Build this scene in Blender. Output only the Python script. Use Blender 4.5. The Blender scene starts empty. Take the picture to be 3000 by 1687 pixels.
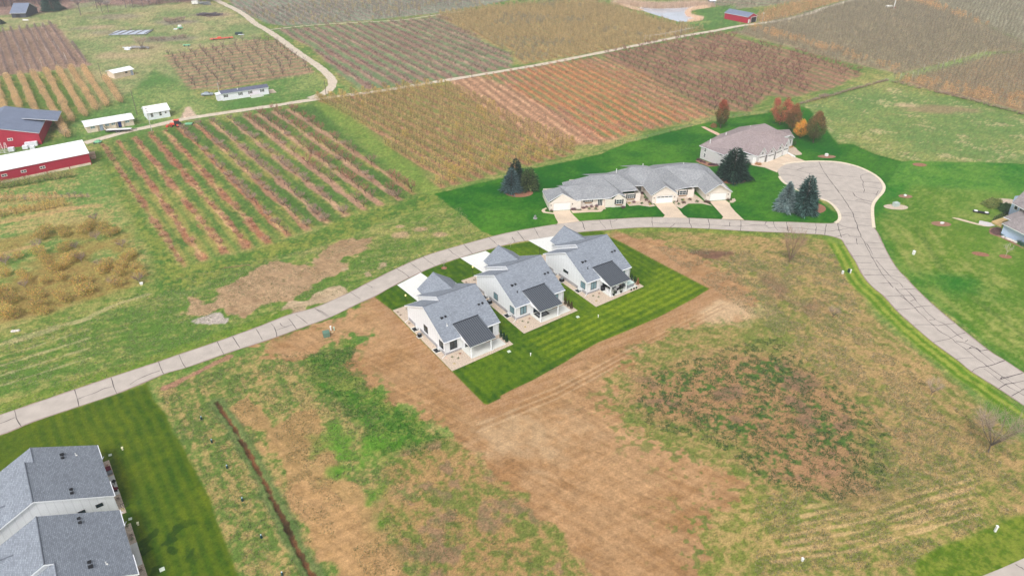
import bpy, bmesh, math, random
import numpy as np
from mathutils import Vector, Matrix
from mathutils.geometry import tessellate_polygon
rad = math.radians
# ---------------------------------------------------------------- camera, sky, sun, exposure
FOC, PITCH, CAMH = 2100.0, rad(31.0), 85.0
scene = bpy.context.scene
cd = bpy.data.cameras.new('camera'); cam = bpy.data.objects.new('camera', cd)
scene.collection.objects.link(cam)
cam.location = (0, 0, CAMH); cam.rotation_euler = (math.pi/2 - PITCH, 0, 0)
cd.sensor_width = 36; cd.lens = FOC/3000*36; cd.clip_start = 1; cd.clip_end = 12000
scene.camera = cam
scene.render.resolution_x = 1024; scene.render.resolution_y = 575
SUN_EL, SUN_AZ = rad(48), rad(200)          # azimuth clockwise from +Y (north)
world = bpy.data.worlds.new('World'); scene.world = world; world.use_nodes = True
wn = world.node_tree; bg = wn.nodes['Background']
sky = wn.nodes.new('ShaderNodeTexSky'); sky.sky_type = 'NISHITA'; sky.sun_disc = False
sky.sun_elevation = SUN_EL; sky.sun_rotation = SUN_AZ; sky.dust_density = 4.0; sky.air_density = 1.0
hs = wn.nodes.new('ShaderNodeHueSaturation'); hs.inputs['Saturation'].default_value = 0.20
wn.links.new(sky.outputs[0], hs.inputs['Color']); wn.links.new(hs.outputs[0], bg.inputs['Color'])
bg.inputs['Strength'].default_value = 0.15
sl = bpy.data.lights.new('sun', 'SUN'); sl.energy = 1.5; sl.angle = rad(18); sl.color = (1.0, 0.97, 0.92)
so = bpy.data.objects.new('sun', sl); scene.collection.objects.link(so)
so.rotation_euler = (math.pi/2 - SUN_EL, 0, math.pi - SUN_AZ)
vs = scene.view_settings
vs.view_transform = 'Standard'; vs.look = 'None'; vs.gamma = 1.0; vs.use_curve_mapping = False
vs.exposure = 0.29
scene.render.engine = 'CYCLES'
scene.cycles.volume_bounces = 0
# ---------------------------------------------------------------- helpers
col = scene.collection
random.seed(7); NP = np.random.RandomState(11)
def ray(u, v):
    x = (u-1500)/FOC; y = -(v-843.5)/FOC; cp, sp = math.cos(PITCH), math.sin(PITCH)
    return (x, cp + y*sp, -sp + y*cp)
def P(u, v, z=0.0):
    d = ray(u, v); t = (z-CAMH)/d[2]
    return Vector((d[0]*t, d[1]*t, z))
def q(c, r, x, y):                      # a point read in one of the 16 survey tiles
    return (750*c + x*.29126, (0, 422, 844, 1265)[r] + y*.29126)
def Q(c, r, x, y, z=0.0): return P(*q(c, r, x, y), z)
def D(x, y, z=0.0): return P(x*1.1646, y*1.1646, z)
def crop(x0, y0, s): return lambda x, y, z=0.0: P(x0+x*s, y0+y*s, z)
def height_over(base, top_uv):          # height of something standing on base whose top is seen at pixel top_uv
    d = ray(*top_uv); t = math.hypot(base[0], base[1])/math.hypot(d[0], d[1])
    return CAMH + d[2]*t
def tag(o, label=None, cat=None, group=None, kind=None):
    if label: o['label'] = label
    if cat: o['category'] = cat
    if group: o['group'] = group
    if kind: o['kind'] = kind
    return o
def empty(name, loc, rz=0, **k):
    o = bpy.data.objects.new(name, None); col.objects.link(o)
    o.location = loc; o.rotation_euler = (0, 0, rz); o.empty_display_size = .3
    return tag(o, **k)
def s2l(c):
    return tuple((x/255/12.92 if x/255 <= .04045 else ((x/255+.055)/1.055)**2.4) for x in c)
MATS = {}
def mat(name, rgb, rough=.8, var=.12, scale=3.0, bump=0.0, metal=0.0, spec=.3, kind='noise', coord='Object', emit=None):
    if name in MATS: return MATS[name]
    m = bpy.data.materials.new(name); m.use_nodes = True; MATS[name] = m
    nt = m.node_tree; b = nt.nodes['Principled BSDF']; L = nt.links
    c = s2l(rgb)
    b.inputs['Roughness'].default_value = rough; b.inputs['Metallic'].default_value = metal
    b.inputs['Specular IOR Level'].default_value = spec
    tc = nt.nodes.new('ShaderNodeTexCoord')
    n = nt.nodes.new('ShaderNodeTexNoise'); n.inputs['Scale'].default_value = scale; n.inputs['Detail'].default_value = 5
    L.new(tc.outputs[coord], n.inputs['Vector'])
    r = nt.nodes.new('ShaderNodeValToRGB'); L.new(n.outputs['Fac'], r.inputs['Fac'])
    r.color_ramp.elements[0].position = .3; r.color_ramp.elements[1].position = .7
    r.color_ramp.elements[0].color = (*[x*(1-var) for x in c], 1); r.color_ramp.elements[1].color = (*[min(1, x*(1+var)) for x in c], 1)
    out = r.outputs['Color']
    if kind == 'shingle':
        br = nt.nodes.new('ShaderNodeTexBrick'); L.new(tc.outputs['UV'], br.inputs['Vector'])
        br.inputs['Scale'].default_value = 1.0; br.inputs['Brick Width'].default_value = .45; br.inputs['Row Height'].default_value = .22
        br.inputs['Mortar Size'].default_value = .022; br.offset = .5
        br.inputs['Color1'].default_value = (.82, .82, .82, 1); br.inputs['Color2'].default_value = (1.18, 1.18, 1.16, 1); br.inputs['Mortar'].default_value = (.6, .6, .62, 1)
        n2 = nt.nodes.new('ShaderNodeTexNoise'); n2.inputs['Scale'].default_value = .35; n2.inputs['Detail'].default_value = 6; L.new(tc.outputs['Object'], n2.inputs['Vector'])
        mr = nt.nodes.new('ShaderNodeMapRange'); mr.inputs['To Min'].default_value = .85; mr.inputs['To Max'].default_value = 1.15; L.new(n2.outputs['Fac'], mr.inputs['Value'])
        for o2 in (br.outputs['Color'], mr.outputs['Result']):
            mx = nt.nodes.new('ShaderNodeMix'); mx.data_type = 'RGBA'; mx.blend_type = 'MULTIPLY'; mx.inputs['Factor'].default_value = 1
            L.new(out, mx.inputs['A']); L.new(o2, mx.inputs['B']); out = mx.outputs['Result']
    if kind in ('batten', 'lap'):
        w = nt.nodes.new('ShaderNodeTexWave'); w.wave_type = 'BANDS'; w.bands_direction = 'X' if kind == 'batten' else 'Y'; w.wave_profile = 'SAW'
        w.inputs['Scale'].default_value = .32 if kind == 'batten' else .75; L.new(tc.outputs['UV'], w.inputs['Vector'])
        r2 = nt.nodes.new('ShaderNodeValToRGB'); L.new(w.outputs['Fac'], r2.inputs['Fac'])
        r2.color_ramp.elements[0].color = (.84, .84, .84, 1); r2.color_ramp.elements[1].color = (1, 1, 1, 1); r2.color_ramp.elements[1].position = .16
        mx = nt.nodes.new('ShaderNodeMix'); mx.data_type = 'RGBA'; mx.blend_type = 'MULTIPLY'; mx.inputs['Factor'].default_value = 1
        L.new(out, mx.inputs['A']); L.new(r2.outputs['Color'], mx.inputs['B']); out = mx.outputs['Result']
    L.new(out, b.inputs['Base Color'])
    if bump:
        bp = nt.nodes.new('ShaderNodeBump'); bp.inputs['Strength'].default_value = bump; bp.inputs['Distance'].default_value = .05
        L.new(n.outputs['Fac'], bp.inputs['Height']); L.new(bp.outputs[0], b.inputs['Normal'])
    if emit:
        b.inputs['Emission Color'].default_value = (*s2l(rgb), 1); b.inputs['Emission Strength'].default_value = emit
    return m
def attr_mat(name, rough=.9, noise=((6., .25), (1.2, .15)), bump=.3, rnd=0.0, spec=.15, coord='Object', thin=0):
    m = bpy.data.materials.new(name); m.use_nodes = True; MATS[name] = m
    nt = m.node_tree; b = nt.nodes['Principled BSDF']; L = nt.links
    b.inputs['Roughness'].default_value = rough; b.inputs['Specular IOR Level'].default_value = spec
    a = nt.nodes.new('ShaderNodeAttribute'); a.attribute_name = 'Col'; out = a.outputs['Color']
    tc = nt.nodes.new('ShaderNodeTexCoord'); last = None
    for sc, amt in noise:
        n = nt.nodes.new('ShaderNodeTexNoise'); n.inputs['Scale'].default_value = sc; n.inputs['Detail'].default_value = 4; n.inputs['Roughness'].default_value = .65
        L.new(tc.outputs[coord], n.inputs['Vector'])
        mr = nt.nodes.new('ShaderNodeMapRange'); mr.inputs['From Min'].default_value = .25; mr.inputs['From Max'].default_value = .75
        mr.inputs['To Min'].default_value = 1-amt; mr.inputs['To Max'].default_value = 1+amt; L.new(n.outputs['Fac'], mr.inputs['Value'])
        mx = nt.nodes.new('ShaderNodeMix'); mx.data_type = 'RGBA'; mx.blend_type = 'MULTIPLY'; mx.inputs['Factor'].default_value = 1
        L.new(out, mx.inputs['A']); L.new(mr.outputs['Result'], mx.inputs['B']); out = mx.outputs['Result']; last = last or n
    if rnd:
        oi = nt.nodes.new('ShaderNodeObjectInfo'); mr = nt.nodes.new('ShaderNodeMapRange')
        mr.inputs['To Min'].default_value = 1-rnd; mr.inputs['To Max'].default_value = 1+rnd; L.new(oi.outputs['Random'], mr.inputs['Value'])
        mx = nt.nodes.new('ShaderNodeMix'); mx.data_type = 'RGBA'; mx.blend_type = 'MULTIPLY'; mx.inputs['Factor'].default_value = 1
        L.new(out, mx.inputs['A']); L.new(mr.outputs['Result'], mx.inputs['B']); out = mx.outputs['Result']
    L.new(out, b.inputs['Base Color'])
    if thin:
        tb = nt.nodes.new('ShaderNodeBsdfTranslucent'); L.new(out, tb.inputs['Color']); ms = nt.nodes.new('ShaderNodeMixShader'); ms.inputs[0].default_value = thin
        L.new(b.outputs[0], ms.inputs[1]); L.new(tb.outputs[0], ms.inputs[2]); L.new(ms.outputs[0], nt.nodes['Material Output'].inputs['Surface'])
    if bump and last:
        bp = nt.nodes.new('ShaderNodeBump'); bp.inputs['Strength'].default_value = bump; bp.inputs['Distance'].default_value = .12
        L.new(last.outputs['Fac'], bp.inputs['Height']); L.new(bp.outputs[0], b.inputs['Normal'])
    return m
class MB:                                   # collects faces, builds ONE mesh object
    def __init__(s): s.v = []; s.f = []; s.m = []; s.mats = []
    def mi(s, m):
        if m not in s.mats: s.mats.append(m)
        return s.mats.index(m)
    def face(s, pts, m):
        i = len(s.v); s.v += [tuple(p) for p in pts]; s.f.append(tuple(range(i, i+len(pts)))); s.m.append(s.mi(m)); return s
    def box(s, x0, x1, y0, y1, z0, z1, m, top=None):
        c = [(x0,y0,z0),(x1,y0,z0),(x1,y1,z0),(x0,y1,z0),(x0,y0,z1),(x1,y0,z1),(x1,y1,z1),(x0,y1,z1)]
        i = len(s.v); s.v += c; k = s.mi(m)
        for n, f in enumerate(((0,3,2,1),(4,5,6,7),(0,1,5,4),(1,2,6,5),(2,3,7,6),(3,0,4,7))):
            s.f.append(tuple(i+j for j in f)); s.m.append(s.mi(top) if (top and n == 1) else k)
        return s
    def bar(s, a, b, r, m, n=6, r2=None):
        a, b = Vector(a), Vector(b); d = (b-a)
        if d.length < 1e-6: return s
        d.normalize(); up = Vector((0,0,1)) if abs(d.z) < .9 else Vector((1,0,0))
        x = d.cross(up).normalized(); y = d.cross(x); r2 = r if r2 is None else r2
        i = len(s.v); k = s.mi(m)
        for p, rr in ((a, r), (b, r2)):
            for j in range(n):
                t = 2*math.pi*j/n + .3; s.v.append(tuple(p + x*math.cos(t)*rr + y*math.sin(t)*rr))
        for j in range(n):
            s.f.append((i+j, i+(j+1)%n, i+n+(j+1)%n, i+n+j)); s.m.append(k)
        s.f.append(tuple(i+j for j in range(n))[::-1]); s.m.append(k)
        s.f.append(tuple(i+n+j for j in range(n))); s.m.append(k)
        return s
    def lathe(s, c, prof, m, n=16, ax='z'):
        i = len(s.v); k = s.mi(m)
        for r, h in prof:
            for j in range(n):
                t = 2*math.pi*j/n
                if ax == 'z': s.v.append((c[0]+r*math.cos(t), c[1]+r*math.sin(t), c[2]+h))
                elif ax == 'y': s.v.append((c[0]+r*math.cos(t), c[1]+h, c[2]+r*math.sin(t)))
                else: s.v.append((c[0]+h, c[1]+r*math.cos(t), c[2]+r*math.sin(t)))
        for a in range(len(prof)-1):
            for j in range(n):
                s.f.append((i+a*n+j, i+a*n+(j+1)%n, i+(a+1)*n+(j+1)%n, i+(a+1)*n+j)); s.m.append(k)
        s.f.append(tuple(i+j for j in range(n))[::-1]); s.m.append(k)
        s.f.append(tuple(i+(len(prof)-1)*n+j for j in range(n))); s.m.append(k)
        return s
    def slab(s, V, faces, th, mtop, mside):  # roof skin: top faces, underside and a fascia on the open edges only
        V = [Vector(p) for p in V]; cnt = {}
        for f in faces:
            for a, b in zip(f, f[1:]+f[:1]): cnt[(a, b)] = cnt.get((a, b), 0)+1
        tris = []
        for f in faces:
            if len(f) > 3:
                n0 = (V[f[1]]-V[f[0]]).cross(V[f[2]]-V[f[0]]).normalized()
                if max(abs((V[i]-V[f[0]]).dot(n0)) for i in f) > .015:
                    tris += [[f[i] for i in t] for t in tessellate_polygon([[V[i].to_2d().to_3d() for i in f]])]; continue
            tris.append(f)
        for f in tris:
            if len(f) == 3 and f not in faces:
                if (V[f[1]]-V[f[0]]).cross(V[f[2]]-V[f[0]]).z < 0: f = f[::-1]
            s.face([V[i] for i in f], mtop); s.face([V[i]-Vector((0,0,th)) for i in reversed(f)], mside)
        for f in faces:
            for a, b in zip(f, f[1:]+f[:1]):
                if (b, a) not in cnt and cnt[(a, b)] == 1: s.face([V[b], V[a], V[a]-Vector((0,0,th)), V[b]-Vector((0,0,th))], mside)
        return s
    def build(s, name, parent=None, loc=None, rz=0, uv=False, smooth=False, **k):
        me = bpy.data.meshes.new(name); me.from_pydata(s.v, [], s.f)
        for m in s.mats: me.materials.append(m)
        me.polygons.foreach_set('material_index', s.m)
        if smooth: me.polygons.foreach_set('use_smooth', [True]*len(s.f))
        me.update()
        if uv:
            ul = me.uv_layers.new(name='UVMap')
            for p in me.polygons:
                n = p.normal; h = Vector((-n.y, n.x, 0))
                h = h.normalized() if h.length > 1e-3 else Vector((1,0,0)); vv = n.cross(h)
                for li in p.loop_indices:
                    c = me.vertices[me.loops[li].vertex_index].co; ul.data[li].uv = (c.dot(h), c.dot(vv))
        o = bpy.data.objects.new(name, me); col.objects.link(o)
        if parent: o.parent = parent
        if loc is not None: o.location = loc
        if rz: o.rotation_euler = (0, 0, rz)
        return tag(o, **k)
def copy_tree(o, parent=None, **k):
    c = o.copy(); col.objects.link(c); c.parent = parent
    for ch in list(o.children): copy_tree(ch, c)
    return tag(c, **k)
def sheet(name, pts, z, m, uv=False, parent=None, **k):    # flat polygon sheet, triangulated
    bm = bmesh.new(); vs_ = [bm.verts.new((p[0], p[1], z)) for p in pts]
    f = bm.faces.new(vs_); bmesh.ops.triangulate(bm, faces=[f]); bm.normal_update()
    if sum(fc.normal.z for fc in bm.faces) < 0: bmesh.ops.reverse_faces(bm, faces=bm.faces)
    me = bpy.data.meshes.new(name); bm.to_mesh(me); bm.free(); me.materials.append(m)
    o = bpy.data.objects.new(name, me); col.objects.link(o)
    if parent: o.parent = parent
    return tag(o, **k)
def smooth_line(pts, n=6):                # Catmull-Rom through 2-D points
    p = [Vector((a[0], a[1])) for a in pts]; p = [p[0]*2-p[1]] + p + [p[-1]*2-p[-2]]; out = []
    for i in range(1, len(p)-2):
        for k in range(n):
            t = k/n; a, b, c, d = p[i-1], p[i], p[i+1], p[i+2]
            out.append(.5*((2*b) + (c-a)*t + (2*a-5*b+4*c-d)*t*t + (3*b-a-3*c+d)*t**3))
    out.append(p[-2]); return out
def ribbon(name, pts, w, z, m, parent=None, wob=0, **k):
    p = [Vector((a[0], a[1])) for a in pts]; mb = MB(); L = []; R = []
    for i, a in enumerate(p):
        d = (p[min(i+1, len(p)-1)]-p[max(i-1, 0)]).normalized(); n = Vector((-d.y, d.x)); ww = w*(1+random.uniform(-wob, wob))/2
        L.append(a+n*ww); R.append(a-n*ww)
    for i in range(len(p)-1):
        mb.face([(*R[i], z), (*R[i+1], z), (*L[i+1], z), (*L[i], z)], m)
    return mb.build(name, parent=parent, **k)
def strip(name, left, right, z, m, th=0, **k):             # surface between two edge polylines (same count)
    mb = MB()
    for i in range(len(left)-1):
        mb.face([(*right[i][:2], z), (*right[i+1][:2], z), (*left[i+1][:2], z), (*left[i][:2], z)], m)
    return mb.build(name, **k)
def resample(pts, n):
    p = [Vector((a[0], a[1])) for a in pts]; d = [0]
    for a, b in zip(p, p[1:]): d.append(d[-1]+(b-a).length)
    out = []; j = 0
    for i in range(n):
        t = d[-1]*i/(n-1)
        while j < len(p)-2 and d[j+1] < t: j += 1
        s = (t-d[j])/max(1e-9, d[j+1]-d[j]); out.append(p[j].lerp(p[j+1], min(1, s)))
    return out
# ---------------------------------------------------------------- noise and polygon fields (numpy)
def _h(ix, iy, seed):
    n = (ix*374761393 + iy*668265263 + seed*974634777) & 0xffffffff
    n = ((n ^ (n >> 13))*1274126177) & 0xffffffff
    return ((n ^ (n >> 16)) & 0xffff)/65535.0
def vnoise(x, y, seed):
    fx, fy = np.floor(x), np.floor(y); ix, iy = fx.astype(np.int64), fy.astype(np.int64); tx, ty = x-fx, y-fy
    tx = tx*tx*(3-2*tx); ty = ty*ty*(3-2*ty)
    a = _h(ix, iy, seed); b = _h(ix+1, iy, seed); c = _h(ix, iy+1, seed); d = _h(ix+1, iy+1, seed)
    return (a*(1-tx)+b*tx)*(1-ty) + (c*(1-tx)+d*tx)*ty
def fbm(x, y, s, seed=1, o=4, g=.5):
    r = 0; a = 1; t = 0
    for i in range(o):
        r = r + a*vnoise(x/s*2**i+i*17.3, y/s*2**i-i*9.1, seed+i); t += a; a *= g
    return r/t
def sm(a, b, x):
    t = np.clip((x-a)/(b-a), 0, 1); return t*t*(3-2*t)
def sdf(X, Y, pts):                        # signed distance, positive inside
    pts = np.array([(p[0], p[1]) for p in pts]); best = np.full(X.shape, 60.0)
    lo = pts.min(0)-30; hi = pts.max(0)+30
    k = np.nonzero((X > lo[0]) & (X < hi[0]) & (Y > lo[1]) & (Y < hi[1]))[0]
    out = np.full(X.shape, -60.0)
    if len(k) == 0: return out
    x, y = X[k], Y[k]; d2 = np.full(x.shape, 1e9); ins = np.zeros(x.shape, bool)
    for (ax, ay), (bx, by) in zip(pts, np.roll(pts, -1, 0)):
        ex, ey = bx-ax, by-ay; L = ex*ex+ey*ey+1e-12
        t = np.clip(((x-ax)*ex+(y-ay)*ey)/L, 0, 1); d2 = np.minimum(d2, (x-ax-ex*t)**2+(y-ay-ey*t)**2)
        c = ((ay > y) != (by > y)); xi = ax + (y-ay)*ex/(ey if abs(ey) > 1e-9 else 1e-9)
        ins ^= c & (x < xi)
    d = np.sqrt(d2); out[k] = np.where(ins, d, -d); return out
def linedist(X, Y, pts):
    pts = [(p[0], p[1]) for p in pts]; d2 = np.full(X.shape, 1e9)
    for (ax, ay), (bx, by) in zip(pts, pts[1:]):
        ex, ey = bx-ax, by-ay; L = ex*ex+ey*ey+1e-12
        t = np.clip(((X-ax)*ex+(Y-ay)*ey)/L, 0, 1); d2 = np.minimum(d2, (X-ax-ex*t)**2+(Y-ay-ey*t)**2)
    return np.sqrt(d2)
# ---------------------------------------------------------------- layout of the land (points on the ground)
A3 = lambda pts: [P(*p) for p in pts]
DD = lambda *a: [D(a[i], a[i+1]) for i in range(0, len(a), 2)]
def QQ(c, r, *a): return [Q(c, r, a[i], a[i+1]) for i in range(0, len(a), 2)]
road_up = [Q(0,2,-900,1580)] + QQ(0,2, -300,1380, 0,1275, 145,1226, 750,1020, 1115,897, 1595,740, 1800,668, 2185,538, 2575,398) + QQ(1,2, 340,265, 590,198, 820,100, 950,40) + \
    QQ(1,1, 1110,1405, 1410,1255, 1680,1135, 1930,1055, 2345,940) + QQ(2,1, 0,885, 220,845, 420,812, 700,778, 880,765, 1060,755, 1410,738, 1780,745, 2300,768) + QQ(3,1, 0,782, 190,785, 480,798, 620,800, 675,797)
road_lo = [Q(0,2,-900,1780)] + QQ(0,2, -300,1575, 80,1449, 215,1390, 440,1305, 1175,1060, 1645,865, 1870,800, 2250,665) + QQ(1,2, 0,560, 210,490, 410,415, 740,295, 1040,150, 1190,85, 1345,-2) + \
    QQ(1,1, 1540,1345, 1800,1230, 2050,1145, 2300,1070) + QQ(2,1, 0,1000, 160,970, 385,935, 670,888, 910,868, 1190,845, 1420,838, 1810,845, 2300,872) + QQ(3,1, 0,885, 190,892, 480,908, 570,915, 680,938, 745,965)
ns_left = QQ(3,1, 745,965, 790,1040, 840,1120, 885,1190, 930,1280, 990,1370) + QQ(3,2, 1065,0, 1170,85, 1290,220, 1455,370, 1660,545, 1895,715, 2050,840, 2320,1010, 2575,1180, 2900,1400, 3300,1640, 3750,1850)
ns_right = QQ(3,1, 1065,845, 1100,890, 1140,975, 1180,1055, 1230,1150, 1310,1270, 1385,1345) + QQ(3,2, 1480,0, 1665,175, 1880,355, 2210,620, 2380,725, 2575,855, 2900,1070, 3400,1350, 4000,1600, 4600,1800)
isl = smooth_line(QQ(3,1, 675,797, 715,765, 720,720, 700,670, 650,612, 590,572, 490,540, 400,505, 310,468, 240,437, 185,405, 150,378, 120,340, 103,290, 100,250, 122,222, 160,204, 230,190, 375,178, 500,174, 700,183, 880,222, 1020,282, 1110,342, 1155,400, 1168,440, 1150,490, 1100,545, 1062,600, 1050,660, 1055,760, 1065,845), 4)
corner_road = QQ(3,3, 1950,1560, 2140,1452, 2350,1368, 2575,1268, 2800,1150, 3100,1100, 3100,1700, 1950,1700)
track_a = QQ(0,0, 2165,0, 2290,60, 2400,115, 2490,175, 2575,245) + QQ(1,0, 100,300, 250,400, 420,530, 600,650, 700,730, 755,790, 770,840, 740,900, 660,950, 540,990)
main_track = QQ(0,0, 850,1440, 1300,1320, 1560,1265, 1750,1218, 2000,1175, 2575,1090) + QQ(1,0, 150,1070, 400,1030, 600,1000, 870,965, 1250,915, 1600,860, 2000,795, 2575,700) + QQ(2,0, 350,640, 700,570, 1200,470, 1700,370, 2040,312, 2300,262, 2575,228) + QQ(3,0, 230,185, 440,130, 560,85, 700,45, 860,0, 1000,-50, 1300,-120)
side_track = QQ(1,0, 150,300, 500,262, 900,235, 1450,205, 1700,170, 2100,110)
sod = QQ(1,2, 1190,88, 1350,-4) + QQ(1,1, 1660,1290, 2050,1145, 2440,1035) + QQ(2,1, 385,938, 670,890, 910,870, 940,900) + [P(1755,695), P(1791,695), P(1830,714.5), P(1920,763), P(2079,846)] + \
    QQ(2,2, 1820,110, 1480,290, 1180,420, 870,545, 660,660, 550,735, 200,930, 0,1022) + QQ(1,2, 2455,1085, 2468,1104, 2330,1170, 2290,1160, 1975,842, 1365,222)
green_lawn = QQ(1,1, 1790,500, 2100,430, 2480,345) + QQ(2,1, 0,250, 250,235, 600,170, 900,95, 1130,0) + QQ(2,0, 1500,1350, 1900,1250, 2200,1190, 2575,1140) + QQ(3,0, 0,1115, 300,1060, 420,1100, 700,1449) + QQ(3,1, 850,0, 1050,90, 1350,170, 1700,185, 2200,190, 2575,215, 2800,240, 2900,1449, 2575,1400) + QQ(3,1, 2100,1180, 1900,1000, 1500,900, 1300,800, 1230,1150, 1140,975, 1065,845, 1060,620, 1168,440, 1020,282, 700,183, 375,178, 100,290, 490,540, 720,720, 675,797, 0,780) + QQ(2,1, 2300,768, 1410,738, 880,765, 420,812, 0,885) + QQ(1,1, 2400,930, 2280,880, 2100,740)
right_lawn = QQ(3,1, 1060,620, 1168,440, 1350,170, 2700,200, 2900,1449) + QQ(3,2, 3200,1300, 2575,855, 1480,0) + QQ(3,1, 1230,1150, 1065,845)
bl_lawn = [Q(0,2,-500,1640)] + QQ(0,2, 80,1449, 215,1390, 440,1305, 1175,1060, 1490,950, 1560,1100, 1680,1250, 1750,1449) + QQ(0,3, 1880,200, 2030,520, 2170,820, 2260,1080, 2400,1400, 2480,1640, -600,1700)
soil = DD(943,757, 1000,800, 1140,940, 1218,1010, 1380,935, 1600,820, 1765,727, 1670,665, 1550,610, 1560,592, 1640,600, 1760,640, 1850,690, 1890,740, 1900,790, 1830,810, 1700,830, 1600,880, 1545,940, 1540,1010, 1580,1075, 1700,1130, 1850,1180, 1900,1235, 1830,1290, 1760,1330, 1790,1449, 1820,1560, 1560,1560, 1480,1449, 1400,1340, 1340,1275, 1270,1215, 1215,1150, 1120,1090, 1060,1040, 980,990, 940,960, 880,925, 890,880, 930,840, 860,850, 800,880, 740,905, 660,895, 620,870, 700,840, 800,815, 880,785)
soil_n = DD(560,715, 620,690, 700,650, 780,665, 790,635, 860,605, 940,595, 930,625, 880,650, 850,690, 800,720, 740,760, 660,770, 610,800, 560,780, 510,795, 460,790, 465,742, 500,745, 520,760)
soil_n2 = DD(700,760, 840,700, 930,660, 1010,630, 1000,665, 930,710, 860,750, 760,790, 640,800)
strip_l = DD(700,1040, 790,1000, 830,1090, 880,1180, 960,1300, 1040,1400, 1060,1500, 800,1500, 740,1300, 680,1180, 560,1010, 640,960)
green_l = DD(760,900, 900,860, 880,930, 960,990, 1060,1050, 1130,1110, 1010,1190, 960,1140, 880,1060, 800,990)
ditch = DD(545,1012, 590,1075, 640,1165, 668,1215, 690,1262, 720,1320, 750,1385, 793,1460, 815,1500)
burnt = DD(1880,860, 1950,840, 2000,890, 2090,960, 2230,1080, 2230,1230, 2100,1260, 1960,1230, 1800,1120, 1620,1070, 1590,1000, 1640,930)
tan_b = DD(760,1200, 900,1290, 1010,1400, 1050,1500, 820,1500, 740,1330, 690,1220)
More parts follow.
